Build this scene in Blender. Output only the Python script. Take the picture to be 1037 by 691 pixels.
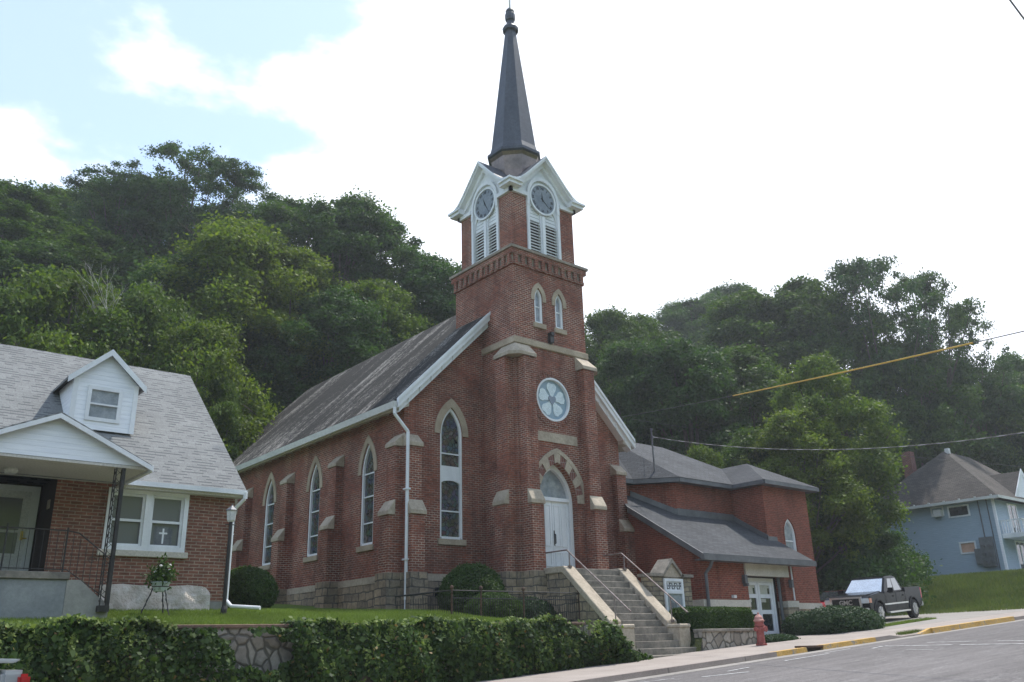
import bpy, bmesh, math, random
import numpy as np
from mathutils import Vector, Matrix
from mathutils.geometry import tessellate_polygon
PI = math.pi
R = math.radians
for o in list(bpy.data.objects):
    bpy.data.objects.remove(o)
SC = bpy.context.scene
COL = SC.collection

# ------------------------------------------------------------------ camera
cam = bpy.data.cameras.new("camera")
cam.sensor_width = 36.0
cam.lens = 870.0 / 1037.0 * 36.0
cam.clip_start = 0.1
cam.clip_end = 3000
camo = bpy.data.objects.new("camera", cam)
COL.objects.link(camo)
_yaw, _p, _r = R(40.024), R(19.521), R(-1.5985)
_f = Vector((math.sin(_yaw) * math.cos(_p), math.cos(_yaw) * math.cos(_p), math.sin(_p)))
_rt = Vector((math.cos(_yaw), -math.sin(_yaw), 0))
_up = _rt.cross(_f)
_rt2 = _rt * math.cos(_r) + _up * math.sin(_r)
_up2 = -_rt * math.sin(_r) + _up * math.cos(_r)
_m = Matrix((_rt2, _up2, -_f)).transposed().to_4x4()
_m.translation = Vector((0, 0, 1.6))
camo.matrix_world = _m
SC.camera = camo

# ------------------------------------------------------------------ sky, sun, exposure
SUN_AZ, SUN_EL = 84.0, 63.0
w = bpy.data.worlds.new("World")
SC.world = w
w.use_nodes = True
nt = w.node_tree
nt.nodes.clear()
def N(nt, t, **kw):
    n = nt.nodes.new(t)
    for k, v in kw.items():
        if k in ('operation', 'blend_type', 'data_type', 'feature', 'distance', 'noise_dimensions', 'wave_type', 'bands_direction', 'sky_type', 'use_clamp', 'offset', 'offset_frequency', 'squash', 'squash_frequency', 'interpolation_type', 'mode', 'invert'):
            setattr(n, k, v)
    return n
out = N(nt, 'ShaderNodeOutputWorld')
bg = N(nt, 'ShaderNodeBackground'); bg.inputs[1].default_value = 0.15
bg2 = N(nt, 'ShaderNodeBackground'); bg2.inputs[1].default_value = 1.0
bg2.inputs[0].default_value = (0.92, 0.97, 1.07, 1)
sky = N(nt, 'ShaderNodeTexSky', sky_type='NISHITA')
sky.sun_disc = False
sky.sun_elevation = R(SUN_EL); sky.sun_rotation = R(SUN_AZ)
sky.dust_density = 0.6; sky.air_density = 1.0
tint = nt.nodes.new('ShaderNodeMix'); tint.data_type = 'RGBA'; tint.blend_type = 'MULTIPLY'; tint.inputs[0].default_value = 1.0; tint.inputs[7].default_value = (0.98, 1.13, 1.18, 1)
nt.links.new(sky.outputs[0], tint.inputs[6]); nt.links.new(tint.outputs[2], bg.inputs[0])
tc = N(nt, 'ShaderNodeTexCoord')
# cloud cover: noise in sky direction, thicker towards the sun side
no = N(nt, 'ShaderNodeTexNoise'); no.inputs['Scale'].default_value = 4.2
no.inputs['Detail'].default_value = 8; no.inputs['Roughness'].default_value = 0.55
mp = N(nt, 'ShaderNodeMapping'); mp.inputs['Scale'].default_value = (1, 1, 2.0)
mp.inputs['Location'].default_value = (3.1, 0.4, 0.2)
nt.links.new(tc.outputs['Generated'], mp.inputs[0])
nt.links.new(mp.outputs[0], no.inputs['Vector'])
dotn = nt.nodes.new('ShaderNodeVectorMath'); dotn.operation = 'DOT_PRODUCT'
dotn.inputs[1].default_value = (math.sin(R(72)) * 0.9, math.cos(R(72)) * 0.9, 0.1)
nt.links.new(tc.outputs['Generated'], dotn.inputs[0])
mr = nt.nodes.new('ShaderNodeMapRange')
mr.inputs['From Min'].default_value = 0.50; mr.inputs['From Max'].default_value = 0.70
mr.inputs['To Min'].default_value = -0.06; mr.inputs['To Max'].default_value = 0.5
mr.clamp = True
nt.links.new(dotn.outputs['Value'], mr.inputs['Value'])
ad = nt.nodes.new('ShaderNodeMath'); ad.operation = 'ADD'
nt.links.new(no.outputs['Fac'], ad.inputs[0]); nt.links.new(mr.outputs[0], ad.inputs[1])
cr = nt.nodes.new('ShaderNodeMapRange'); cr.interpolation_type = 'SMOOTHSTEP'
cr.inputs['To Min'].default_value = 0.27; cr.inputs['From Min'].default_value = 0.47; cr.inputs['From Max'].default_value = 0.62
nt.links.new(ad.outputs[0], cr.inputs['Value'])
mx = nt.nodes.new('ShaderNodeMixShader')
nt.links.new(cr.outputs[0], mx.inputs[0]); nt.links.new(bg.outputs[0], mx.inputs[1]); nt.links.new(bg2.outputs[0], mx.inputs[2])
nt.links.new(mx.outputs[0], out.inputs[0])

sl = bpy.data.lights.new("sun", 'SUN'); sl.energy = 3.0; sl.angle = R(0.6); sl.color = (1.0, 0.95, 0.87)
so = bpy.data.objects.new("sun", sl); COL.objects.link(so)
sd = Vector((math.sin(R(SUN_AZ)) * math.cos(R(SUN_EL)), math.cos(R(SUN_AZ)) * math.cos(R(SUN_EL)), math.sin(R(SUN_EL))))
so.rotation_euler = sd.to_track_quat('Z', 'Y').to_euler()
so.location = (40, 30, 60)
SC.view_settings.view_transform = 'Standard'
SC.view_settings.look = 'None'
SC.view_settings.gamma = 1.0
SC.view_settings.use_curve_mapping = False
SC.view_settings.exposure = 0.7
SC.render.engine = 'CYCLES'

# ------------------------------------------------------------------ mesh helpers
class MB:
    def __init__(s): s.v = []; s.f = []
    def poly(s, pts):
        n = len(s.v); s.v += [tuple(p) for p in pts]; s.f.append(tuple(range(n, n + len(pts)))); return s
    def box(s, x0, x1, y0, y1, z0, z1):
        n = len(s.v)
        s.v += [(x0,y0,z0),(x1,y0,z0),(x1,y1,z0),(x0,y1,z0),(x0,y0,z1),(x1,y0,z1),(x1,y1,z1),(x0,y1,z1)]
        for f in ((0,3,2,1),(4,5,6,7),(0,1,5,4),(1,2,6,5),(2,3,7,6),(3,0,4,7)): s.f.append(tuple(n + i for i in f))
        return s
    def extr(s, pts, vec):
        """solid: planar polygon pts extruded by vec"""
        pts = [Vector(p) for p in pts]; vec = Vector(vec); m = len(pts); n = len(s.v)
        nn = Vector((0,0,0))
        for i in range(m): nn += pts[i].cross(pts[(i+1) % m])
        if nn.dot(vec) > 0: pts = pts[::-1]
        s.v += [tuple(p) for p in pts] + [tuple(p + vec) for p in pts]
        s.f.append(tuple(range(n, n + m))); s.f.append(tuple(range(n + 2*m - 1, n + m - 1, -1)))
        for i in range(m):
            j = (i + 1) % m; s.f.append((n + j, n + i, n + m + i, n + m + j))
        return s
    def tube(s, p0, p1, r0, r1=None, k=8, caps=True):
        r1 = r0 if r1 is None else r1
        p0 = Vector(p0); p1 = Vector(p1); d = (p1 - p0)
        if d.length < 1e-6: return s
        d.normalize(); a = d.orthogonal().normalized(); b = d.cross(a); n = len(s.v)
        for p, r in ((p0, r0), (p1, r1)):
            for i in range(k):
                t = 2*PI*i/k; s.v.append(tuple(p + a*math.cos(t)*r + b*math.sin(t)*r))
        for i in range(k):
            j = (i+1) % k; s.f.append((n+i, n+j, n+k+j, n+k+i))
        if caps: s.f.append(tuple(n+i for i in range(k-1,-1,-1))); s.f.append(tuple(n+k+i for i in range(k)))
        return s
    def path(s, pts, r, k=8):
        for a, b in zip(pts[:-1], pts[1:]): s.tube(a, b, r, r, k)
        return s
    def lathe(s, c, prof, k=16, rot=0.0, axis='z'):
        n = len(s.v); c = Vector(c)
        for (r, z) in prof:
            for i in range(k):
                t = rot + 2*PI*i/k
                if axis == 'z': p = c + Vector((r*math.cos(t), r*math.sin(t), z))
                elif axis == 'y': p = c + Vector((r*math.cos(t), z, -r*math.sin(t)))
                else: p = c + Vector((z, r*math.cos(t), r*math.sin(t)))
                s.v.append(tuple(p))
        m = len(prof)
        for q in range(m-1):
            for i in range(k):
                j = (i+1) % k; s.f.append((n+q*k+i, n+q*k+j, n+(q+1)*k+j, n+(q+1)*k+i))
        s.f.append(tuple(n+i for i in range(k-1,-1,-1))); s.f.append(tuple(n+(m-1)*k+i for i in range(k)))
        return s
    def ring(s, P, U, Nn, inner, outer, thick):
        """open band between two equally long (u,z) curves, extruded outward along Nn"""
        n = len(s.v); m = len(inner); P = Vector(P); U = Vector(U); Nn = Vector(Nn)
        for off in (0, thick):
            for cu in (inner, outer):
                for (u, z) in cu: s.v.append(tuple(P + U*u + Vector((0,0,z)) + Nn*off))
        for i in range(m-1):
            a, b = n+i, n+i+1; c, d = n+m+i, n+m+i+1
            e, f = n+2*m+i, n+2*m+i+1; g, h = n+3*m+i, n+3*m+i+1
            s.f += [(e,f,h,g), (a,c,d,b), (c,g,h,d), (a,b,f,e)]
        s.f += [(n, n+2*m, n+3*m, n+m), (n+m-1, n+2*m-1, n+4*m-1, n+3*m-1)]
        return s
    def build(s, name, mat, parent=None, bevel=0.0, smooth=False, label=None):
        me = bpy.data.meshes.new(name)
        org = Vector((0,0,0)) if parent is None else ROOT(parent)
        me.from_pydata([(x-org.x, y-org.y, z-org.z) for x, y, z in s.v], [], s.f)
        me.validate(); 
        if mat: me.materials.append(mat)
        if bevel > 0:
            bm = bmesh.new(); bm.from_mesh(me)
            bmesh.ops.bevel(bm, geom=bm.edges[:], offset=bevel, segments=1, affect='EDGES', clamp_overlap=True)
            bm.to_mesh(me); bm.free()
        if smooth:
            for p in me.polygons: p.use_smooth = True
        o = bpy.data.objects.new(name, me); COL.objects.link(o)
        if parent: o.parent = parent
        if label: o['label'] = label
        return o
def split(mb, name, mat, parent=None, bevel=0.0, label=None):
    """one object per connected piece"""
    n = len(mb.v); par = list(range(n))
    def fd(i):
        while par[i] != i: par[i] = par[par[i]]; i = par[i]
        return i
    key = {}
    for i, v in enumerate(mb.v):
        k = (round(v[0],4), round(v[1],4), round(v[2],4))
        if k in key: par[fd(i)] = fd(key[k])
        else: key[k] = i
    for f in mb.f:
        for j in f[1:]: par[fd(j)] = fd(f[0])
    gr = {}
    for f in mb.f: gr.setdefault(fd(f[0]), []).append(f)
    out = []
    for fs in gr.values():
        m2 = MB(); mp = {}
        for f in fs:
            for j in f:
                if j not in mp: mp[j] = len(m2.v); m2.v.append(mb.v[j])
            m2.f.append(tuple(mp[j] for j in f))
        out.append(m2.build(name, mat, parent, bevel, label=label))
    return out
def ROOT(o):
    v = Vector((0,0,0))
    while o is not None: v += o.location; o = o.parent
    return v
def thing(name, label, cat, loc, group=None, rz=0):
    o = bpy.data.objects.new(name, None); COL.objects.link(o)
    o.location = loc; o.rotation_euler = (0,0,rz); o.empty_display_size = 0.3
    o['label'] = label; o['category'] = cat
    if group: o['group'] = group
    return o
def tag(o, label=None, cat=None, group=None, kind=None):
    if label: o['label'] = label
    if cat: o['category'] = cat
    if group: o['group'] = group
    if kind: o['kind'] = kind
    return o
def wallface(mb, P, U, Nn, outline, holes, depth):
    """flat wall face with real openings and reveals"""
    P = Vector(P); U = Vector(U); Nn = Vector(Nn)
    polys = [[Vector((u, z, 0)) for u, z in outline]] + [[Vector((u, z, 0)) for u, z in h] for h in holes]
    flat = [p for q in polys for p in q]
    n = len(mb.v)
    for p in flat: mb.v.append(tuple(P + U*p.x + Vector((0,0,p.y))))
    for t in tessellate_polygon(polys):
        a, b, c = [Vector(mb.v[n+i]) for i in t]
        if (b-a).cross(c-a).dot(Nn) < 0: t = t[::-1]
        mb.f.append(tuple(n+i for i in t))
    for h in holes:
        k = len(h)
        for i in range(k):
            u0, z0 = h[i]; u1, z1 = h[(i+1) % k]
            a = P + U*u0 + Vector((0,0,z0)); b = P + U*u1 + Vector((0,0,z1))
            mb.poly([a, b, b - Nn*depth, a - Nn*depth])
def arch(cu, hw, zs, za, n=10):
    """pointed arch curve from right spring over the apex to left spring"""
    h = za - zs; Rr = (hw*hw + h*h) / (2*hw)
    c = cu + hw - Rr; a1 = math.atan2(h, cu - c)
    pts = [(c + Rr*math.cos(a1*i/n), zs + Rr*math.sin(a1*i/n)) for i in range(n+1)]
    left = [(2*cu - u, z) for u, z in pts[:-1]][::-1]
    return pts + left
def lancet(cu, hw, z0, zs, za, n=10):
    return [(cu - hw, z0), (cu + hw, z0)] + arch(cu, hw, zs, za, n)
def circ(cu, cz, r, n=28): return [(cu + r*math.cos(2*PI*i/n), cz + r*math.sin(2*PI*i/n)) for i in range(n)]
def fbox(mb, P, U, Nn, u0, u1, z0, z1, d0, d1):
    P = Vector(P); U = Vector(U); Nn = Vector(Nn)
    q = [P + U*u + Vector((0,0,z)) + Nn*d0 for u, z in ((u0,z0),(u1,z0),(u1,z1),(u0,z1))]
    mb.extr(q, Nn*(d1-d0)); return mb
def fpoly(mb, P, U, Nn, pts, d0, d1):
    P = Vector(P); U = Vector(U); Nn = Vector(Nn)
    mb.extr([P + U*u + Vector((0,0,z)) + Nn*d0 for u, z in pts], Nn*(d1-d0)); return mb

# ------------------------------------------------------------------ materials
MAT = {}
def new_mat(name, rough=0.8, col=(0.5,0.5,0.5), metal=0.0, spec=0.3):
    m = bpy.data.materials.new(name); m.use_nodes = True
    nt = m.node_tree; b = nt.nodes['Principled BSDF']
    b.inputs['Base Color'].default_value = (*col, 1); b.inputs['Roughness'].default_value = rough
    b.inputs['Metallic'].default_value = metal; b.inputs['Specular IOR Level'].default_value = spec
    MAT[name] = m; return m, nt, b
def objco(nt):
    return nt.nodes.new('ShaderNodeTexCoord').outputs['Object']
def mathn(nt, op, a, b=None, c=None):
    n = nt.nodes.new('ShaderNodeMath'); n.operation = op
    for i, x in enumerate((a, b, c)):
        if x is None: continue
        if isinstance(x, (int, float)): n.inputs[i].default_value = x
        else: nt.links.new(x, n.inputs[i])
    return n.outputs[0]
def noise(nt, vec, scale, detail=4, rough=0.5, stretch=None):
    if stretch:
        mp = nt.nodes.new('ShaderNodeMapping'); mp.inputs['Scale'].default_value = stretch
        nt.links.new(vec, mp.inputs[0]); vec = mp.outputs[0]
    n = nt.nodes.new('ShaderNodeTexNoise'); n.inputs['Scale'].default_value = scale
    n.inputs['Detail'].default_value = detail; n.inputs['Roughness'].default_value = rough
    nt.links.new(vec, n.inputs['Vector']); return n.outputs['Fac']
def ramp(nt, fac, stops):
    n = nt.nodes.new('ShaderNodeValToRGB'); cr = n.color_ramp
    while len(cr.elements) < len(stops): cr.elements.new(0.5)
    for e, (p, c) in zip(cr.elements, stops):
        e.position = p; e.color = (*c, 1) if len(c) == 3 else c
    nt.links.new(fac, n.inputs[0]); return n.outputs[0]
def mixc(nt, fac, a, b, mode='MIX'):
    n = nt.nodes.new('ShaderNodeMix'); n.data_type = 'RGBA'; n.blend_type = mode
    for sock, x in ((n.inputs[0], fac), (n.inputs[6], a), (n.inputs[7], b)):
        if isinstance(x, (int, float)): sock.default_value = x
        elif isinstance(x, tuple): sock.default_value = (*x, 1)
        else: nt.links.new(x, sock)
    return n.outputs[2]
def bump(nt, b, h, strength=0.5, dist=0.02):
    n = nt.nodes.new('ShaderNodeBump'); n.inputs['Strength'].default_value = strength; n.inputs['Distance'].default_value = dist
    nt.links.new(h, n.inputs['Height']); nt.links.new(n.outputs[0], b.inputs['Normal'])
def boxuv(nt, slope=1.0):
    """(horizontal run, height) coordinates on upright or sloping faces"""
    co = objco(nt); s = nt.nodes.new('ShaderNodeSeparateXYZ'); nt.links.new(co, s.inputs[0])
    g = nt.nodes.new('ShaderNodeNewGeometry'); s2 = nt.nodes.new('ShaderNodeSeparateXYZ'); nt.links.new(g.outputs['True Normal'], s2.inputs[0])
    ax = mathn(nt, 'ABSOLUTE', s2.outputs[0]); ay = mathn(nt, 'ABSOLUTE', s2.outputs[1])
    fac = mathn(nt, 'GREATER_THAN', ax, ay)
    u = nt.nodes.new('ShaderNodeMix'); u.data_type = 'FLOAT'
    nt.links.new(fac, u.inputs[0]); nt.links.new(s.outputs[0], u.inputs[2]); nt.links.new(s.outputs[1], u.inputs[3])
    c = nt.nodes.new('ShaderNodeCombineXYZ'); nt.links.new(u.outputs[0], c.inputs[0])
    nt.links.new(mathn(nt, 'MULTIPLY', s.outputs[2], slope), c.inputs[1])
    return c.outputs[0], co
def brickmat(name, c1, c2, mortar, bw=0.215, bh=0.075, ms=0.012, dirt=0.35, bumpd=0.01, offset=0.5, slope=1.0, rough=0.9, spots=None, squash=1.0, mortarfade=None):
    m, nt, b = new_mat(name, rough)
    uv, co = boxuv(nt, slope)
    t = nt.nodes.new('ShaderNodeTexBrick'); t.offset = offset; t.inputs['Scale'].default_value = 1.0
    t.inputs['Brick Width'].default_value = bw; t.inputs['Row Height'].default_value = bh
    t.inputs['Mortar Size'].default_value = ms; t.inputs['Mortar Smooth'].default_value = 0.25; t.inputs['Bias'].default_value = -0.1
    t.inputs['Color1'].default_value = (*c1, 1); t.inputs['Color2'].default_value = (*c2, 1); t.inputs['Mortar'].default_value = (*mortar, 1)
    nt.links.new(uv, t.inputs['Vector'])
    col = t.outputs['Color']
    if mortarfade:
        dk = mixc(nt, mathn(nt, 'MULTIPLY', t.outputs['Fac'], 0.75), col, tuple(x*0.9 for x in c2))
        f = ramp(nt, noise(nt, co, 0.9, 5, 0.6), [(0.4, (0,0,0)), (0.62, (1,1,1))])
        col = mixc(nt, f, dk, col)
    big = noise(nt, co, 0.35, 6, 0.65)
    d = ramp(nt, big, [(0.3, (1-dirt,)*3), (0.62, (1.12,)*3)])
    col = mixc(nt, 1.0, col, d, 'MULTIPLY')
    fine = noise(nt, uv, 5.0, 3, 0.7, (1, 2.6, 1))
    col = mixc(nt, 1.0, col, ramp(nt, fine, [(0.25, (0.62,)*3), (0.75, (1.35,)*3)]), 'MULTIPLY')
    st = noise(nt, co, 1.3, 4, 0.6, (1.6, 1.6, 0.18))
    col = mixc(nt, 1.0, col, ramp(nt, st, [(0.28, (0.68, 0.66, 0.66)), (0.46, (1.0,)*3)]), 'MULTIPLY')
    if spots:
        sp = noise(nt, uv, spots[0], 2, 0.9, (1, 3, 1))
        col = mixc(nt, ramp(nt, sp, [(spots[1], (0,0,0)), (spots[1]+0.06, (1,1,1))]), col, spots[2])
    nt.links.new(col, b.inputs['Base Color'])
    bump(nt, b, mathn(nt, 'ADD', mathn(nt, 'MULTIPLY', t.outputs['Fac'], -1.0), mathn(nt, 'MULTIPLY', fine, 0.5)), 0.7, bumpd)
    return m
brickmat('brick_church', (0.270,0.082,0.048), (0.155,0.054,0.038), (0.46,0.37,0.30), dirt=0.34, ms=0.0108, mortarfade=True, spots=(7.0, 0.64, (0.42,0.34,0.29)))
brickmat('brick_hall', (0.255,0.062,0.036), (0.175,0.043,0.027), (0.27,0.15,0.11), dirt=0.28, ms=0.010, spots=(6.0,0.68,(0.30,0.16,0.11)))
brickmat('brick_house', (0.235,0.098,0.066), (0.150,0.064,0.046), (0.30,0.235,0.18), bw=0.24, dirt=0.2, ms=0.011)
brickmat('brick_arch', (0.22,0.075,0.055), (0.14,0.05,0.04), (0.3,0.25,0.22), bw=0.09, bh=0.3)
brickmat('brick_chimney', (0.20,0.06,0.045), (0.14,0.045,0.035), (0.25,0.18,0.15))
def stonemat(name, c1, c2, mortar, bw=0.62, bh=0.33, ms=0.018, distort=0.05):
    m, nt, b = new_mat(name, 0.92)
    uv, co = boxuv(nt)
    nz = nt.nodes.new('ShaderNodeTexNoise'); nz.inputs['Scale'].default_value = 2.2; nt.links.new(uv, nz.inputs['Vector'])
    vm = nt.nodes.new('ShaderNodeVectorMath'); vm.operation = 'MULTIPLY_ADD'
    nt.links.new(nz.outputs['Color'], vm.inputs[0]); vm.inputs[1].default_value = (distort*2,)*3; nt.links.new(uv, vm.inputs[2])
    t = nt.nodes.new('ShaderNodeTexBrick'); t.offset = 0.42; t.offset_frequency = 2; t.squash = 0.72; t.squash_frequency = 3
    t.inputs['Scale'].default_value = 1.0
    t.inputs['Brick Width'].default_value = bw; t.inputs['Row Height'].default_value = bh; t.inputs['Mortar Size'].default_value = ms
    t.inputs['Mortar Smooth'].default_value = 0.4
    t.inputs['Color1'].default_value = (*c1, 1); t.inputs['Color2'].default_value = (*c2, 1); t.inputs['Mortar'].default_value = (*mortar, 1)
    nt.links.new(vm.outputs[0], t.inputs['Vector'])
    n1 = noise(nt, co, 0.8, 6, 0.7); n2 = noise(nt, co, 7, 6, 0.7)
    col = mixc(nt, 1.0, t.outputs['Color'], ramp(nt, n1, [(0.3, (0.6,0.6,0.62)), (0.65, (1.2,1.15,1.05))]), 'MULTIPLY')
    col = mixc(nt, 1.0, col, ramp(nt, n2, [(0.3, (0.7,)*3), (0.7, (1.25,)*3)]), 'MULTIPLY')
    nt.links.new(col, b.inputs['Base Color'])
    bump(nt, b, mathn(nt, 'ADD', mathn(nt, 'MULTIPLY', t.outputs['Fac'], -1.2), n2), 0.9, 0.05)
    return m
stonemat('stone_base', (0.43,0.345,0.25), (0.24,0.205,0.16), (0.14,0.13,0.115), bw=0.46, bh=0.25, ms=0.022, distort=0.07)
stonemat('stone_hall', (0.40,0.34,0.25), (0.27,0.22,0.165), (0.2,0.18,0.15), bw=0.4, bh=0.2)
stonemat('stone_sign', (0.36,0.31,0.23), (0.24,0.21,0.16), (0.17,0.15,0.125), bw=0.42, bh=0.15, ms=0.02)
def mottled(name, c1, c2, scale=2.0, rough=0.85, bmp=0.0, scale2=25.0, fine=0.25, metal=0.0, spec=0.3, streak=False):
    m, nt, b = new_mat(name, rough, metal=metal, spec=spec)
    co = objco(nt)
    a = noise(nt, co, scale, 6, 0.65, (1,1,0.3) if streak else None)
    col = ramp(nt, a, [(0.32, c1), (0.68, c2)])
    f = noise(nt, co, scale2, 4, 0.7)
    col = mixc(nt, 1.0, col, ramp(nt, f, [(0.25, (1-fine,)*3), (0.75, (1+fine,)*3)]), 'MULTIPLY')
    nt.links.new(col, b.inputs['Base Color'])
    if bmp: bump(nt, b, f, 0.6, bmp)
    return m
mottled('limestone', (0.30,0.24,0.175), (0.46,0.385,0.29), 1.5, 0.9, 0.01)
mottled('limestone_pale', (0.46,0.42,0.36), (0.58,0.54,0.47), 1.5, 0.9, 0.006)
mottled('cap_stone', (0.31,0.26,0.20), (0.48,0.41,0.32), 1.2, 0.9, 0.01, 12, 0.25)
mottled('step_stone', (0.12,0.11,0.095), (0.31,0.275,0.23), 1.6, 0.95, 0.01, 9, 0.3)
mottled('old_cornice', (0.20,0.175,0.15), (0.33,0.28,0.22), 1.6, 0.9, 0.01, 8, 0.3)
mottled('white_paint', (0.64,0.66,0.68), (0.84,0.85,0.87), 1.3, 0.55, 0, 18, 0.06, streak=True)
mottled('frieze_paint', (0.42,0.38,0.32), (0.54,0.50,0.43), 1.3, 0.7, 0, 10, 0.12)
mottled('gutter_paint', (0.50,0.50,0.48), (0.66,0.66,0.64), 0.8, 0.5, 0, 10, 0.1)
mottled('spire_metal', (0.036,0.042,0.055), (0.070,0.078,0.095), 1.2, 0.5, 0, 9, 0.25, metal=0.2, spec=0.5, streak=True)
mottled('copper', (0.13,0.11,0.10), (0.26,0.20,0.17), 1.4, 0.34, 0, 8, 0.2, metal=0.8)
mottled('gray_metal', (0.10,0.105,0.115), (0.16,0.165,0.175), 2, 0.5, 0, 14, 0.15, metal=0.3)
mottled('black_iron', (0.012,0.012,0.013), (0.035,0.03,0.028), 5, 0.5, 0, 20, 0.3, spec=0.5)
mottled('rusty_iron', (0.05,0.035,0.028), (0.13,0.07,0.045), 6, 0.75, 0, 20, 0.3)
mottled('rail_metal', (0.16,0.12,0.11), (0.30,0.26,0.25), 6, 0.4, 0, 20, 0.3, metal=0.5)
mottled('dark_stain_and_shade', (0.018,0.012,0.010), (0.04,0.025,0.02), 2, 0.7)  # dark boards of the house entry, also painted shade inside openings
mottled('concrete', (0.23,0.225,0.21), (0.36,0.345,0.315), 1.0, 0.9, 0.005, 12, 0.15)
mottled('concrete_bluish', (0.20,0.21,0.22), (0.31,0.32,0.32), 0.9, 0.9, 0.005, 14, 0.15)
mottled('soffit', (0.50,0.48,0.44), (0.56,0.54,0.50), 1.0, 0.8)
mottled('bark', (0.055,0.045,0.035), (0.14,0.12,0.10), 3, 0.95, 0.02)
mottled('dead_wood', (0.36,0.34,0.31), (0.52,0.50,0.46), 3, 0.9)
mottled('yellow_paint', (0.46,0.265,0.055), (0.62,0.39,0.13), 2.5, 0.8, 0, 14, 0.3)
_m = MAT['yellow_paint']; _nt = _m.node_tree; _b = _nt.nodes['Principled BSDF']; _c = _b.inputs['Base Color'].links[0].from_socket
_nt.links.new(mixc(_nt, ramp(_nt, noise(_nt, objco(_nt), 5.0, 6, 0.75), [(0.54, (0,0,0)), (0.60, (1,1,1))]), _c, (0.27,0.24,0.21)), _b.inputs['Base Color'])
mottled('road_paint', (0.24,0.235,0.23), (0.66,0.66,0.65), 6.0, 0.8, 0, 18, 0.3)
mottled('hydrant_paint', (0.24,0.050,0.045), (0.38,0.12,0.105), 7, 0.7, 0, 20, 0.25)
mottled('hydrant_top', (0.40,0.17,0.145), (0.52,0.29,0.25), 7, 0.7)
mottled('rubber', (0.012,0.012,0.012), (0.025,0.025,0.025), 8, 0.85)
mottled('chrome', (0.72,0.72,0.73), (0.82,0.82,0.83), 3, 0.32, metal=0.85)
mottled('wheel_alloy', (0.45,0.45,0.46), (0.6,0.6,0.6), 5, 0.35, metal=0.8)
mottled('terracotta_band', (0.15,0.095,0.07), (0.24,0.15,0.11), 4, 0.8)
mottled('pale_pot', (0.35,0.42,0.42), (0.5,0.56,0.55), 4, 0.5)
mottled('flower_white', (0.75,0.72,0.70), (0.85,0.82,0.8), 6, 0.7)
mottled('asphalt_flat', (0.09,0.085,0.085), (0.14,0.13,0.13), 2, 0.95)
mottled('orange_panel', (0.50,0.30,0.22), (0.62,0.40,0.3), 3, 0.8)
mottled('meter_gray', (0.13,0.14,0.15), (0.2,0.21,0.22), 3, 0.5, metal=0.2)
mottled('plastic_white', (0.6,0.6,0.6), (0.72,0.72,0.72), 3, 0.4)
mottled('lamp_glass', (0.50,0.50,0.50), (0.68,0.68,0.66), 3, 0.3)
mottled('brass', (0.7,0.5,0.15), (0.8,0.6,0.2), 3, 0.3, metal=1.0)
mottled('blind', (0.42,0.42,0.36), (0.55,0.55,0.48), 1.5, 0.9)
mottled('curtain', (0.10,0.11,0.12), (0.22,0.23,0.24), 6, 0.9, streak=True)
def paint(name, col, rough=0.25, flake=0.0):
    m, nt, b = new_mat(name, rough, col, spec=0.3 if name != 'truck_black' else 0.12)
    b.inputs['Coat Weight'].default_value = 0.12 if name != 'truck_black' else 0.0; b.inputs['Coat Roughness'].default_value = 0.06
    co = objco(nt); f = noise(nt, co, 3, 3, 0.5)
    nt.links.new(ramp(nt, f, [(0.3, tuple(c*0.85 for c in col)), (0.7, tuple(min(1, c*1.15) for c in col))]), b.inputs['Base Color'])
    return m
paint('truck_black', (0.008,0.009,0.013), 0.22)
paint('car_red', (0.38,0.05,0.07)); paint('car_silver', (0.42,0.43,0.44))
new_mat('lamp_red', 0.2, (0.45,0.02,0.03), spec=0.6); new_mat('lamp_amber', 0.2, (0.6,0.22,0.12), spec=0.6); new_mat('lamp_clear', 0.12, (0.6,0.62,0.65), spec=0.7)
def glass(name, col=(0.02,0.025,0.03), rough=0.06):
    m, nt, b = new_mat(name, rough, col, spec=0.8)
    b.inputs['IOR'].default_value = 1.55 if name != 'glass_car' else 2.4
    co = objco(nt); bump(nt, b, noise(nt, co, 1.3, 2, 0.4), 0.12, 0.05)
    return m
glass('glass_dark'); glass('glass_car', (0.03,0.035,0.04), 0.03); glass('glass_porch', (0.15,0.155,0.165), 0.14)
mottled('glare_glass', (0.55,0.58,0.60), (0.68,0.71,0.73), 1.5, 0.12, metal=0.75)  # pale metallic colour stands in for bright sky reflected in the windshield
# leaded, coloured glass
m, nt, b = new_mat('stained_glass', 0.16, spec=0.6)
uv, co = boxuv(nt)
v = nt.nodes.new('ShaderNodeTexVoronoi'); v.inputs['Scale'].default_value = 7.0; nt.links.new(uv, v.inputs['Vector'])
hs = ramp(nt, noise(nt, uv, 2.3, 3, 0.6), [(0.3, (0.05,0.065,0.09)), (0.45, (0.12,0.14,0.16)), (0.55, (0.10,0.085,0.06)), (0.7, (0.20,0.21,0.21))])
col = mixc(nt, 0.35, hs, v.outputs['Color'], 'MULTIPLY')
v2 = nt.nodes.new('ShaderNodeTexVoronoi'); v2.feature = 'DISTANCE_TO_EDGE'; v2.inputs['Scale'].default_value = 7.0; nt.links.new(uv, v2.inputs['Vector'])
col = mixc(nt, ramp(nt, v2.outputs['Distance'], [(0.02, (1,1,1)), (0.05, (0,0,0))]), col, (0.01,0.01,0.012))
nt.links.new(col, b.inputs['Base Color'])
m, nt, b = new_mat('rose_glass', 0.3, (0.26,0.36,0.43), spec=0.5)
mottled('rose_petal', (0.56,0.66,0.70), (0.72,0.80,0.82), 5, 0.4, 0, 30, 0.35)
mottled('rose_heart', (0.20,0.24,0.30), (0.26,0.3,0.36), 5, 0.4)
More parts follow.
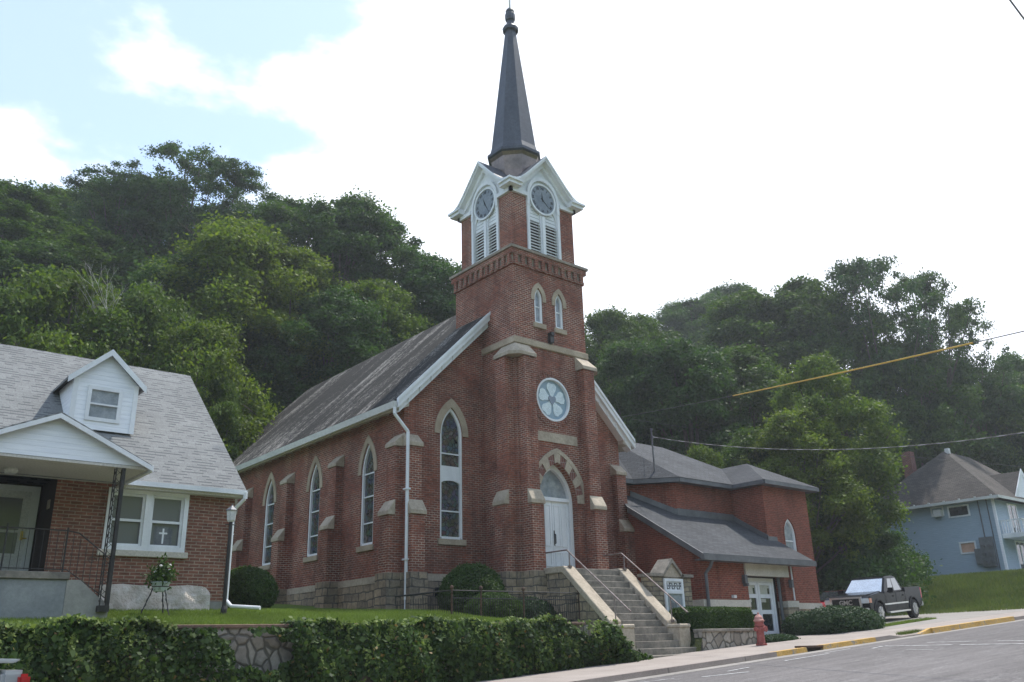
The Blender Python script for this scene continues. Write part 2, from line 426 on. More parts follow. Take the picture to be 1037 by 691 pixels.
mottled('clock_face', (0.17,0.20,0.24), (0.27,0.30,0.33), 2.5, 0.6, 0, 14, 0.2)
mottled('clock_marks', (0.03,0.035,0.045), (0.05,0.055,0.065), 3, 0.6)
mottled('transom_glass', (0.20,0.23,0.27), (0.36,0.38,0.40), 2.2, 0.2, 0, 5, 0.3, spec=0.6)
# lap siding
def siding(name, c, lap=0.115, dark=0.45):
    m, nt, b = new_mat(name, 0.6)
    uv, co = boxuv(nt); s = nt.nodes.new('ShaderNodeSeparateXYZ'); nt.links.new(uv, s.inputs[0])
    fr = mathn(nt, 'FRACT', mathn(nt, 'DIVIDE', s.outputs[1], lap))
    f = noise(nt, uv, 3, 4, 0.6, (0.5, 6, 1))
    base = ramp(nt, f, [(0.3, tuple(x*0.88 for x in c)), (0.7, tuple(min(0.85, x*1.08) for x in c))])
    nt.links.new(base, b.inputs['Base Color'])
    bump(nt, b, mathn(nt, 'MULTIPLY', fr, -1.0), 1.0, 0.035)
    return m
siding('siding_white', (0.78,0.80,0.83)); siding('siding_blue', (0.30,0.385,0.455), 0.12)
# shingles
def shingle(name, c1, c2, gap, bw, bh, slope, dirt=0.25, ms=0.012, streak=None, tab=None):
    m, nt, b = new_mat(name, 0.95)
    uv, co = boxuv(nt, slope)
    t = nt.nodes.new('ShaderNodeTexBrick'); t.offset = 0.5; t.inputs['Scale'].default_value = 1.0
    t.inputs['Brick Width'].default_value = bw; t.inputs['Row Height'].default_value = bh; t.inputs['Mortar Size'].default_value = ms
    t.inputs['Mortar Smooth'].default_value = 0.1
    t.inputs['Color1'].default_value = (*c1, 1); t.inputs['Color2'].default_value = (*c2, 1); t.inputs['Mortar'].default_value = (*gap, 1)
    nt.links.new(uv, t.inputs['Vector']); col = t.outputs['Color']
    if tab:
        t2 = nt.nodes.new('ShaderNodeTexBrick'); t2.offset = 0.37; t2.inputs['Scale'].default_value = 1.0
        t2.inputs['Brick Width'].default_value = bw*0.55; t2.inputs['Row Height'].default_value = bh; t2.inputs['Mortar Size'].default_value = 0.0
        t2.inputs['Color1'].default_value = (0,0,0,1); t2.inputs['Color2'].default_value = (1,1,1,1)
        nt.links.new(uv, t2.inputs['Vector']); sx = nt.nodes.new('ShaderNodeSeparateXYZ'); nt.links.new(uv, sx.inputs[0])
        rowf = mathn(nt, 'FRACT', mathn(nt, 'DIVIDE', sx.outputs[1], bh)); lo = mathn(nt, 'LESS_THAN', rowf, 0.36)
        rn = mathn(nt, 'GREATER_THAN', t2.outputs['Color'], 0.45); mk = mathn(nt, 'MULTIPLY', lo, rn)
        col = mixc(nt, mathn(nt, 'MULTIPLY', mk, 0.75), col, (0.075,0.08,0.085))
    col = mixc(nt, 1.0, col, ramp(nt, noise(nt, co, 0.5, 5, 0.6), [(0.3, (1-dirt,)*3), (0.7, (1.1,)*3)]), 'MULTIPLY')
    col = mixc(nt, 1.0, col, ramp(nt, noise(nt, co, 28, 3, 0.7), [(0.3, (0.8,)*3), (0.7, (1.2,)*3)]), 'MULTIPLY')
    if streak: col = streak(nt, uv, co, col)
    nt.links.new(col, b.inputs['Base Color'])
    bump(nt, b, mathn(nt, 'ADD', mathn(nt, 'MULTIPLY', t.outputs['Fac'], -1.0), noise(nt, co, 40, 2, 0.6)), 0.5, 0.012)
    return m
shingle('shingle_gray', (0.215,0.222,0.22), (0.185,0.19,0.19), (0.14,0.14,0.14), 0.33, 0.14, 1.56, 0.10, 0.004, tab=True)
shingle('shingle_hall', (0.088,0.092,0.10), (0.060,0.063,0.07), (0.045,0.047,0.05), 0.3, 0.14, 1.95, 0.3)
shingle('shingle_brown', (0.115,0.10,0.09), (0.075,0.068,0.062), (0.04,0.036,0.033), 0.3, 0.14, 1.6, 0.35)
def lichen(nt, uv, co, col):
    s = noise(nt, uv, 1.0, 5, 0.65, (1.0, 0.16, 1)); f = noise(nt, uv, 7, 5, 0.85, (1.2, 0.7, 1))
    s2 = mathn(nt, 'ADD', mathn(nt, 'MULTIPLY', s, 0.5), mathn(nt, 'MULTIPLY', f, 0.5))
    return mixc(nt, ramp(nt, s2, [(0.515, (0,0,0)), (0.585, (0.9,)*3)]), col, (0.30,0.275,0.245))
shingle('shingle_church', (0.034,0.030,0.026), (0.019,0.017,0.015), (0.007,0.007,0.007), 0.22, 0.16, 1.42, 0.45, streak=lichen)
# flagstone wall
m, nt, b = new_mat('flagstone', 0.9)
uv, co = boxuv(nt)
nz = nt.nodes.new('ShaderNodeTexNoise'); nz.inputs['Scale'].default_value = 1.6; nt.links.new(uv, nz.inputs['Vector'])
vm = nt.nodes.new('ShaderNodeVectorMath'); vm.operation = 'MULTIPLY_ADD'
nt.links.new(nz.outputs['Color'], vm.inputs[0]); vm.inputs[1].default_value = (0.25,)*3; nt.links.new(uv, vm.inputs[2])
ve = nt.nodes.new('ShaderNodeTexVoronoi'); ve.feature = 'DISTANCE_TO_EDGE'; ve.inputs['Scale'].default_value = 3.3; nt.links.new(vm.outputs[0], ve.inputs['Vector'])
vc = nt.nodes.new('ShaderNodeTexVoronoi'); vc.inputs['Scale'].default_value = 3.3; nt.links.new(vm.outputs[0], vc.inputs['Vector'])
sp = nt.nodes.new('ShaderNodeSeparateColor'); nt.links.new(vc.outputs['Color'], sp.inputs[0])
col = ramp(nt, sp.outputs[0], [(0.0, (0.24,0.21,0.175)), (0.5, (0.31,0.28,0.24)), (1.0, (0.38,0.345,0.30))])
n2 = noise(nt, co, 9, 5, 0.7)
col = mixc(nt, 1.0, col, ramp(nt, n2, [(0.3, (0.75,)*3), (0.7, (1.15,)*3)]), 'MULTIPLY')
edge = ramp(nt, ve.outputs['Distance'], [(0.045, (1,1,1)), (0.075, (0,0,0))])
col = mixc(nt, edge, col, (0.13,0.12,0.10))
nt.links.new(col, b.inputs['Base Color'])
bump(nt, b, mathn(nt, 'ADD', ramp(nt, ve.outputs['Distance'], [(0.0, (0,0,0)), (0.12, (1,1,1))]), mathn(nt, 'MULTIPLY', n2, 0.3)), 0.8, 0.04)
# asphalt road
m, nt, b = new_mat('asphalt', 0.92)
co = objco(nt)
a = noise(nt, co, 0.25, 5, 0.6, (0.35, 1.4, 1)); f = noise(nt, co, 55, 3, 0.8); f2 = noise(nt, co, 14, 3, 0.7)
col = ramp(nt, a, [(0.3, (0.105,0.097,0.096)), (0.7, (0.155,0.143,0.140))])
col = mixc(nt, 1.0, col, ramp(nt, noise(nt, co, 3.0, 6, 0.75, (0.12,1,1)), [(0.35, (0.78,)*3), (0.65, (1.15,)*3)]), 'MULTIPLY')
col = mixc(nt, ramp(nt, noise(nt, co, 1.1, 4, 0.6), [(0.66, (0,0,0)), (0.80, (0.45,)*3)]), col, (0.06,0.056,0.056))
col = mixc(nt, 1.0, col, ramp(nt, f, [(0.28, (0.5,)*3), (0.72, (1.55,)*3)]), 'MULTIPLY')
col = mixc(nt, 1.0, col, ramp(nt, f2, [(0.3, (0.8,)*3), (0.7, (1.2,)*3)]), 'MULTIPLY')
wv = noise(nt, co, 0.7, 6, 0.55, (0.25, 1, 1))
crk = mathn(nt, 'ABSOLUTE', mathn(nt, 'SUBTRACT', wv, 0.5))
col = mixc(nt, ramp(nt, crk, [(0.0, (0.6,)*3), (0.005, (0,0,0))]), col, (0.24,0.23,0.225))
nt.links.new(col, b.inputs['Base Color']); bump(nt, b, f, 0.6, 0.008)
# pavements
def paving(name, c1, c2, joint=1.5, jc=(0.14,0.12,0.105)):
    m, nt, b = new_mat(name, 0.92)
    co = objco(nt); a = noise(nt, co, 0.9, 6, 0.65); f = noise(nt, co, 35, 3, 0.7)
    col = ramp(nt, a, [(0.3, c1), (0.7, c2)])
    col = mixc(nt, 1.0, col, ramp(nt, f, [(0.3, (0.82,)*3), (0.7, (1.15,)*3)]), 'MULTIPLY')
    if joint:
        s = nt.nodes.new('ShaderNodeSeparateXYZ'); nt.links.new(co, s.inputs[0])
        fr = mathn(nt, 'ABSOLUTE', mathn(nt, 'SUBTRACT', mathn(nt, 'FRACT', mathn(nt, 'DIVIDE', s.outputs[0], joint)), 0.5))
        col = mixc(nt, ramp(nt, fr, [(0.0, (1,1,1)), (0.012, (0,0,0))]), col, jc)
    nt.links.new(col, b.inputs['Base Color']); bump(nt, b, f, 0.4, 0.005)
    return m
paving('sidewalk', (0.27,0.232,0.205), (0.36,0.312,0.278)); paving('kerb_stone', (0.23,0.19,0.17), (0.33,0.28,0.25), 3.0)
paving('lot', (0.23,0.212,0.192), (0.32,0.295,0.268), None)
# grass and soil
def grassmat(name, c1, c2, c3):
    m, nt, b = new_mat(name, 0.95, spec=0.15)
    co = objco(nt); a = noise(nt, co, 0.5, 6, 0.7); f = noise(nt, co, 30, 4, 0.8)
    col = ramp(nt, a, [(0.3, c1), (0.55, c2), (0.75, c3)])
    col = mixc(nt, 1.0, col, ramp(nt, f, [(0.25, (0.45,)*3), (0.75, (1.5,)*3)]), 'MULTIPLY')
    nt.links.new(col, b.inputs['Base Color']); bump(nt, b, f, 1.0, 0.05)
    return m
grassmat('lawn', (0.10,0.165,0.03), (0.14,0.205,0.038), (0.18,0.225,0.055))
grassmat('bank', (0.065,0.105,0.02), (0.095,0.13,0.028), (0.13,0.145,0.04))
grassmat('forest_floor', (0.03,0.04,0.014), (0.04,0.05,0.018), (0.05,0.05,0.022))
def leafmat(name, c1, c2, trans=0.35, rnd=True, sat=1.0):
    m = bpy.data.materials.new(name); m.use_nodes = True; MAT[name] = m
    nt = m.node_tree; nt.nodes.clear()
    out = nt.nodes.new('ShaderNodeOutputMaterial')
    d = nt.nodes.new('ShaderNodeBsdfPrincipled'); d.inputs['Roughness'].default_value = 0.6; d.inputs['Specular IOR Level'].default_value = 0.25
    t = nt.nodes.new('ShaderNodeBsdfTranslucent'); mx = nt.nodes.new('ShaderNodeMixShader'); mx.inputs[0].default_value = trans
    g = nt.nodes.new('ShaderNodeNewGeometry')
    col = ramp(nt, g.outputs['Random Per Island'], [(0.0, c1), (1.0, c2)])
    co = objco(nt)
    col = mixc(nt, 1.0, col, ramp(nt, noise(nt, co, 0.45, 2, 0.5), [(0.3, (0.75,)*3), (0.7, (1.25,)*3)]), 'MULTIPLY')
    if rnd:
        oi = nt.nodes.new('ShaderNodeObjectInfo')
        col = mixc(nt, 1.0, col, ramp(nt, oi.outputs['Random'], [(0.0, (0.78,0.88,1.0)), (0.5, (1.0,1.0,1.0)), (1.0, (1.25,1.12,0.8))]), 'MULTIPLY')
    nt.links.new(col, d.inputs['Base Color']); 
    tcx = mixc(nt, 1.0, col, (1.3,1.35,0.7), 'MULTIPLY'); nt.links.new(tcx, t.inputs['Color'])
    nt.links.new(d.outputs[0], mx.inputs[1]); nt.links.new(t.outputs[0], mx.inputs[2]); nt.links.new(mx.outputs[0], out.inputs['Surface'])
    return m
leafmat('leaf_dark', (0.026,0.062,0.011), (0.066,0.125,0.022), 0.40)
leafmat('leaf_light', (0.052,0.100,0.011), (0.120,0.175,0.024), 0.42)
leafmat('leaf_locust', (0.028,0.062,0.020), (0.060,0.108,0.030), 0.42)
leafmat('leaf_hedge', (0.030,0.065,0.014), (0.065,0.115,0.025), 0.3, False)
leafmat('leaf_yew', (0.022,0.050,0.020), (0.042,0.082,0.030), 0.2, False)
leafmat('leaf_ivy', (0.017,0.040,0.009), (0.055,0.100,0.018), 0.3, False)
leafmat('leaf_brown', (0.08,0.05,0.02), (0.20,0.14,0.05), 0.2, False)
leafmat('leaf_ivy_bright', (0.10,0.155,0.03), (0.17,0.22,0.06), 0.35, False)
leafmat('blade', (0.11,0.17,0.03), (0.19,0.25,0.055), 0.3, False)
leafmat('blade_bank', (0.065,0.11,0.02), (0.14,0.165,0.04), 0.3, False)
# crumpled plastic sheeting
m, nt, b = new_mat('tarp', 0.35, spec=0.5)
co = objco(nt); a = noise(nt, co, 3.5, 6, 0.7)
nt.links.new(ramp(nt, a, [(0.35, (0.48,0.41,0.35)), (0.6, (0.62,0.56,0.51)), (0.75, (0.74,0.72,0.70))]), b.inputs['Base Color'])
bump(nt, b, a, 1.0, 0.12)
M = MAT
# ------------------------------------------------------------------ terrain
def gz(x): return 0.055 * max(-60.0, min(x, 60.0))
def smooth(t): t = max(0.0, min(1.0, t)); return t*t*(3-2*t)
def hill(x, y):
    c = 44.5 + 15.5*smooth((x-30)/32.0)
    if x > 62: c += 0.30*(x-62)
    s = 0.45*x + 0.9*y - c
    if s <= 0: return 0.0
    return 0.74*min(s, 34) * smooth(s/9.0 + 0.25) + 0.12*max(0, s-34)
def terr(x, y):
    """ground height behind the retaining walls and beyond"""
    g = gz(x)
    if 18.75 <= x < 21.9 and y < 21.75: return g - 0.35
    if x < 19.2:
        if y < 21: z = 2.13 + 0.135*(y-17.7)
        elif y < 23.6: z = 2.575 + 0.02*(y-21)
        else: z = 2.63 + 0.085*(y-23.6)
        if x > 14.6:
            k = smooth((x-14.6)/1.2) * smooth((23.8-y)/0.6) * smooth((y-18.2)/1.5); z += (2.14 - z)*k
        if x > 16.9 and y < 19.6:
            k = smooth((x-16.9)/1.0)*smooth((19.6-y)/1.0); z += (g+0.08-z)*k
    elif x < 25.15 and y < 21.5: z = 1.86
    elif x < 40:
        z = g + 0.02
        if y > 26: z += (y-26)*0.10
    else:
        z = g
    if x > 40:
        # grass bank rising to the blue house
        z += 1.75*smooth((x-45.5 + 0.25*(y-20))/13.0) * smooth((y-15.6)/3.0)
    return z + hill(x, y)
def grid(name, x0, x1, nx, y0, y1, ny, f, mat, skip=None):
    xs = np.linspace(x0, x1, nx+1); ys = np.linspace(y0, y1, ny+1)
    v = [(x, y, f(x, y)) for y in ys for x in xs]; fc = []
    for j in range(ny):
        for i in range(nx):
            if skip and skip(xs[i], xs[i+1], ys[j], ys[j+1]): continue
            a = j*(nx+1)+i; fc.append((a, a+1, a+nx+2, a+nx+1))
    me = bpy.data.meshes.new(name); me.from_pydata(v, [], fc); me.materials.append(mat)
    for p in me.polygons: p.use_smooth = True
    o = bpy.data.objects.new(name, me); COL.objects.link(o); return o
KY = 14.42          # kerb line
def opp(x, y):
    # unseen bluff added across the valley behind the camera, to darken reflections
    return gz(x) - 0.03 + 46*smooth((-28-y)/80.0)
o = grid('ground', -140, 240, 76, -170, 17.55, 60, opp, M['bank']); tag(o, kind='structure')
o = grid('lawn', -140, 19.2, 318, 17.72, 44, 66, terr, M['lawn']); tag(o, kind='structure')
o = grid('terrain', 19.2, 46, 67, 17.55, 44, 60, lambda x, y: terr(x, y) - (0.0 if x < 25.2 else 0.05), M['forest_floor']); tag(o, kind='structure')
o = grid('grass_bank', 44.0, 110, 82, 14.9, 44, 40, lambda x, y: terr(x, y) - 0.02, M['bank'], None); tag(o, kind='structure')
o = grid('hillside', -140, 240, 95, 44, 200, 48, terr, M['forest_floor']); tag(o, kind='structure')
o = grid('far_ground', 110, 240, 20, 14.9, 44, 6, lambda x, y: terr(x, y)-0.02, M['bank']); tag(o, kind='structure')
def sheet(name, x0, x1, y0, y1, off, mat, nx=1):
    mb = MB()
    for i in range(nx):
        a = x0 + (x1-x0)*i/nx; b = x0 + (x1-x0)*(i+1)/nx
        mb.poly([(a,y0,gz(a)+off),(b,y0,gz(b)+off),(b,y1,gz(b)+off),(a,y1,gz(a)+off)])
    return tag(mb.build(name, mat), kind='structure')
sheet('road', -60, 60, 2.0, KY-0.14, -0.012, M['asphalt'])
sheet('sidewalk', -60, 27.0, KY, 17.56, 0.10, M['sidewalk'])
# apron sloping down into the parking lot entrance, then the lot
mb = MB(); mb.poly([(27.0,KY,gz(27)+0.10),(27.6,KY,gz(27.6)+0.03),(27.6,20.0,gz(27.6)+0.10),(27.0,20.0,gz(27.0)+0.10)])
mb.poly([(27.6,KY,gz(27.6)+0.03),(28.9,KY,gz(28.9)+0.03),(28.9,20.0,gz(28.9)+0.10),(27.6,20.0,gz(27.6)+0.10)])
mb.poly([(28.9,KY,gz(28.9)+0.03),(29.7,KY,gz(29.7)+0.10),(29.7,20.0,gz(29.7)+0.10),(28.9,20.0,gz(28.9)+0.10)])
tag(mb.build('driveway_apron', M['sidewalk']), kind='structure')
mb = MB(); mb.poly([(25.3,17.56,gz(25.3)+0.10),(27.0,17.56,gz(27.0)+0.10),(27.0,20.2,gz(27.0)+0.10),(25.3,20.2,gz(25.3)+0.10)])
tag(mb.build('entrance_paving', M['sidewalk']), kind='structure')
mb = MB()
for a, b in ((29.7, 36.2), (36.2, 60)):
    mb.poly([(a,KY,gz(a)+0.10),(b,KY,gz(b)+0.10),(b,16.4,gz(b)+0.10),(a,16.4,gz(a)+0.10)])
tag(mb.build('parking_lot_walk', M['sidewalk']), kind='structure')
mb = MB()
mb.poly([(29.7,16.4,gz(29.7)+0.102),(52,16.4,gz(52)+0.102),(45.2,22.5,gz(45.2)+0.11),(44.5,30,gz(44.5)+0.12),(34.9,30,gz(34.9)+0.12),(34.9,21.0,gz(34.9)+0.10),(29.7,21.0,gz(29.7)+0.10)])
tag(mb.build('parking_lot', M['lot']), kind='structure')
# kerbs: real steps, painted lengths butted end to end
def kerb(name, x0, x1, y, h0, h1, mat, wd=0.14):
    mb = MB()
    P = [(x0, h0), (x1, h1)]
    a = [(x0,y-wd,gz(x0)-0.05),(x1,y-wd,gz(x1)-0.05),(x1,y-wd+0.02,gz(x1)+h1),(x0,y-wd+0.02,gz(x0)+h0)]
    b = [(x0,y,gz(x0)-0.05),(x1,y,gz(x1)-0.05),(x1,y,gz(x1)+h1),(x0,y,gz(x0)+h0)]
    mb.poly(a); mb.poly([a[3],a[2],b[2],b[3]]); mb.poly([a[0],a[3],b[3],b[0]]); mb.poly([a[1],b[1],b[2],a[2]])
    return tag(mb.build(name, mat), kind='structure')
kerb('kerb', -60, 20.9, KY, 0.112, 0.112, M['kerb_stone'])
kerb('yellow_kerb', 20.9, 22.35, KY, 0.115, 0.115, M['yellow_paint'])
kerb('yellow_kerb', 23.15, 26.1, KY, 0.115, 0.115, M['yellow_paint'])
kerb('kerb', 26.1, 27.0, KY, 0.112, 0.112, M['kerb_stone'])
kerb('kerb', 27.0, 27.7, KY, 0.112, 0.03, M['kerb_stone'])
kerb('kerb', 27.7, 28.95, KY, 0.03, 0.03, M['kerb_stone'])
kerb('yellow_kerb', 28.95, 29.7, KY, 0.03, 0.15, M['yellow_paint'])
kerb('yellow_kerb', 29.7, 36.3, KY, 0.15, 0.15, M['yellow_paint'], 0.22)
kerb('kerb', 36.3, 60, KY, 0.112, 0.112, M['kerb_stone'])
mb = MB(); mb.poly([(20.9,KY,gz(20.9)+0.104),(22.35,KY,gz(22.35)+0.104),(22.35,KY+0.16,gz(22.35)+0.104),(20.9,KY+0.16,gz(20.9)+0.104)])
mb.poly([(23.15,KY,gz(23.15)+0.104),(26.1,KY,gz(26.1)+0.104),(26.1,KY+0.16,gz(26.1)+0.104),(23.15,KY+0.16,gz(23.15)+0.104)])
mb.poly([(29.7,KY,gz(29.7)+0.135),(36.3,KY,gz(36.3)+0.135),(36.3,KY+0.22,gz(36.3)+0.104),(29.7,KY+0.22,gz(29.7)+0.104)])
tag(mb.build('kerb_paint', M['yellow_paint']), kind='structure')
t = thing('storm_drain', 'storm drain inlet with rusty iron lip in the yellow kerb', 'drain', (22.75, KY, gz(22.75)))
mb = MB(); mb.box(22.35,23.15,KY-0.15,KY+0.26,gz(22.7)+0.085,gz(22.7)+0.135); mb.build('iron_hood', M['rusty_iron'], t)
mb = MB(); mb.box(22.4,23.1,KY-0.07,KY-0.02,gz(22.7)-0.05,gz(22.7)+0.085); mb.build('opening', M['dark_stain_and_shade'], t)  # near-black box painted as the shade inside the inlet
sheet('gutter_strip', -60, 60, KY-0.55, KY-0.14, -0.008, M['lot'])
# worn road markings
def mark(pts):
    mb = MB(); mb.poly([(x, y, gz(x)-0.0035) for x, y in pts]); tag(mb.build('road_marking', M['road_paint']), kind='structure')
def strip(x0, y0, x1, y1, wd=0.1):
    d = Vector((x1-x0, y1-y0)); d.normalize(); n = Vector((-d.y, d.x))*wd/2
    mark([(x0-n.x,y0-n.y),(x1-n.x,y1-n.y),(x1+n.x,y1+n.y),(x0+n.x,y0+n.y)])
strip(15.75,12.72,16.85,12.30,0.10); strip(16.95,12.95,17.9,13.05,0.07); strip(14.1,13.45,15.4,13.2,0.05)
strip(19.6,13.2,21.7,13.25,0.08); strip(21.9,13.5,23.3,13.55,0.05); strip(24.0,13.1,24.1,11.1,0.12); strip(24.1,10.9,23.9,8.0,0.13); strip(23.3,12.9,24.2,12.95,0.08)
strip(25.2,12.3,25.35,11.0,0.10); strip(25.2,10.4,25.1,9.6,0.10); strip(24.9,9.2,24.8,6.0,0.10); strip(22.6,11.6,22.6,10.9,0.06)
# verge strips with grass
def verge(pts, name='grass_verge'):
    mb = MB(); mb.poly([(x,y,gz(x)+0.112) for x, y in pts]); tag(mb.build(name, M['bank']), kind='structure')
verge([(31.9,17.3),(34.2,17.6),(37.6,18.0),(38.6,18.35),(37.2,18.5),(34.3,18.35),(32.6,18.2)])

# ------------------------------------------------------------------ CHURCH
CX = 20.16
ch = thing('church', 'red brick church with tall dark spire, clock gables and steep nave roof', 'church', (CX, 23.6, 2.2))
BR = M['brick_church']; LS = M['limestone']; WP = M['white_paint']
X0, X1 = 15.04, 25.28; Y0, Y1 = 23.6, 40.8; ZF = 3.83; ZE = 9.15; ZR = ZE + (CX-X0)
# nave walls with openings
side_w = [25.85, 29.76, 33.70, 37.62]
mb = MB()
holes = [lancet(y, 0.44, 4.90, 7.35, 8.42) for y in side_w]
wallface(mb, (X0,0,0), (0,1,0), (-1,0,0), [(Y0,ZF),(Y1,ZF),(Y1,ZE+0.3),(Y0,ZE+0.3)], holes, 0.16)
holes = [lancet(u, 0.47, 4.97, 8.50, 9.48) for u in (16.97, 2*CX-16.97)]
wallface(mb, (0,Y0,0), (1,0,0), (0,-1,0), [(X0,ZF),(X1,ZF),(X1,ZE+0.3),(CX,ZR+0.3),(X0,ZE+0.3)], holes, 0.16)
holes = [lancet(y, 0.44, 4.90, 7.35, 8.42) for y in side_w[2:]]
wallface(mb, (X1,0,0), (0,1,0), (1,0,0), [(Y0,ZF),(Y1,ZF),(Y1,ZE+0.3),(Y0,ZE+0.3)], holes, 0.16)
wallface(mb, (0,Y1,0), (1,0,0), (0,1,0), [(X0,ZF),(X1,ZF),(X1,ZE),(CX,ZR),(X0,ZE)], [], 0.1)
mb.build('nave_wall', BR, ch)
mb = MB(); e = 0.07
mb.box(X0-e,X1+e,Y0-e,Y1+e,1.4,ZF); mb.build('foundation', M['stone_base'], ch)
mb = MB(); mb.box(X0-e-.02,X1+e+.02,Y0-e-.02,Y1+e+.02,3.62,ZF+0.004); mb.build('water_table', M['cap_stone'], ch)
# basement vents
for P, U, Nn, u in (((0,Y0-e-.02,0),(1,0,0),(0,-1,0),16.46), ((X0-e,0,0),(0,1,0),(-1,0,0),36.3)):
    mb = MB(); fbox(mb, P, U, Nn, u-.22, u+.22, 3.12, 3.42, 0.0, 0.012); v = mb.build('basement_window', M['glass_dark'], ch)
# windows
def church_window(P, U, Nn, u, hw, z0, zs, za, bars, transom=None, ringw=0.24, parent=ch, drop=0.0, stone=True, glassm='stained_glass', sill=True):
    Pv = Vector(P); Nv = Vector(Nn)
    W = thing_part = None
    mb = MB(); dpt = -0.13
    inner = [(u+hw-0.085, z0+0.09)] + arch(u, hw-0.085, zs, za-0.12) + [(u-hw+0.085, z0+0.09)]
    outer = [(u+hw, z0)] + arch(u, hw, zs, za) + [(u-hw, z0)]
    mb.ring(Pv + Nv*dpt, U, Nn, inner, outer, 0.09)
    fbox(mb, Pv, U, Nn, u-hw+0.085, u+hw-0.085, z0, z0+0.09, dpt, dpt+0.09)
    for zb in bars: fbox(mb, Pv, U, Nn, u-hw+0.085, u+hw-0.085, zb-0.022, zb+0.022, dpt, dpt+0.05)
    fr = mb.build('window', WP, parent)
    mb = MB(); fpoly(mb, Pv, U, Nn, lancet(u, hw-0.02, z0, zs, za-0.02), dpt-0.02, dpt+0.012); mb.build('pane', M[glassm], fr)
    if transom:
        mb = MB(); fbox(mb, Pv, U, Nn, u-hw+0.08, u+hw-0.08, transom[0], transom[1], dpt, dpt+0.07)
        k = []
        for i in range(11):
            a = PI*i/10; k.append((u+(hw-0.08)*math.cos(a), transom[0]-0.13+0.13*math.sin(a)))
        fpoly(mb, Pv, U, Nn, [(u-hw+0.08, transom[0]), (u+hw-0.08, transom[0])] + k, dpt, dpt+0.075)
        mb.build('transom_panel', WP, fr)
    if sill:
        mb = MB(); fbox(mb, Pv, U, Nn, u-hw-0.1, u+hw+0.1, z0-0.19, z0-0.002, -0.12, 0.07); mb.build('sill', LS, fr, bevel=0.01)
    if stone:
        mb = MB(); a = [(u+hw, zs-drop)] + arch(u, hw, zs, za) + [(u-hw, zs-drop)]
        c = [(u+hw+ringw, zs-drop)] + arch(u, hw+ringw, zs, za+ringw*1.35) + [(u-hw-ringw, zs-drop)]
        mb.ring(Pv, U, Nn, a, c, 0.035); mb.build('arch_stone', LS, fr)
    return fr
for y in side_w: church_window((X0,0,0), (0,1,0), (-1,0,0), y, 0.44, 4.90, 7.35, 8.42, [5.65, 6.55, 7.35], ringw=0.2)
for u in (16.97, 2*CX-16.97): church_window((0,Y0,0), (1,0,0), (0,-1,0), u, 0.47, 4.97, 8.50, 9.48, [5.9, 7.85], transom=(6.93,7.42), ringw=0.24)
for y in side_w[2:]: church_window((X1,0,0), (0,1,0), (1,0,0), y, 0.44, 4.90, 7.35, 8.42, [5.65, 6.55, 7.35], ringw=0.2)
# buttresses: (outward dir, along interval)
def buttress(axis, sgn, wall, a0, a1, d1, d2, zbase, zl, zu, zt, base=True, parent=ch):
    """axis 'x': projects along x from plane x=wall. d1 lower depth up to zl, d2 upper depth up to zt"""
    def bx(mb, d, z0, z1, g=0.0, ga=0.0):
        if axis == 'x': xs = sorted((wall, wall+sgn*(d+g))); mb.box(xs[0], xs[1], a0-ga, a1+ga, z0, z1)
        else: ys = sorted((wall, wall+sgn*(d+g))); mb.box(a0-ga, a1+ga, ys[0], ys[1], z0, z1)
    def cap(mb, di, do, z, hgt):
        g = 0.045
        pr = [(do+0.05, z), (do+0.05, z+0.13), (di-0.001, z+hgt), (di-0.001, z)]
        if axis == 'x': pts = [(wall+sgn*q, a0-g, zz) for q, zz in pr]; mb.extr(pts, (0, a1-a0+2*g, 0))
        else: pts = [(a0-g, wall+sgn*q, zz) for q, zz in pr]; mb.extr(pts, (a1-a0+2*g, 0, 0))
    mb = MB(); bx(mb, d1, zbase, zl); bx(mb, d2, zl, zt); b = mb.build('buttress', BR, parent)
    if base:
        mb = MB(); bx(mb, d1, 1.4, zbase, 0.07, 0.07); mb.build('stone_foot', M['stone_base'], b)
    mb = MB(); cap(mb, d2, d1, zl, 0.50); mb.build('cap_stone', M['cap_stone'], b, bevel=0.012)
    if zt: mb = MB(); cap(mb, 0.0, d2, zt, 0.46); mb.build('cap_stone', M['cap_stone'], b, bevel=0.012)
    return b
for yc in (27.85, 31.80, 35.75): buttress('x', -1, X0, yc-0.27, yc+0.27, 0.52, 0.30, ZF, 5.62, 0, 7.86)
buttress('x', -1, X0, 23.602, 24.15, 0.52, 0.30, ZF, 5.62, 0, 7.86)
buttress('y', -1, Y0, X0+0.002, X0+0.52, 0.52, 0.30, ZF, 5.62, 0, 7.86)
buttress('y', -1, Y0, X1-0.52, X1-0.002, 0.52, 0.30, ZF, 5.62, 0, 7.86)
buttress('x', -1, X0, Y1-0.56, Y1-0.01, 0.52, 0.30, ZF, 5.62, 0, 7.86)
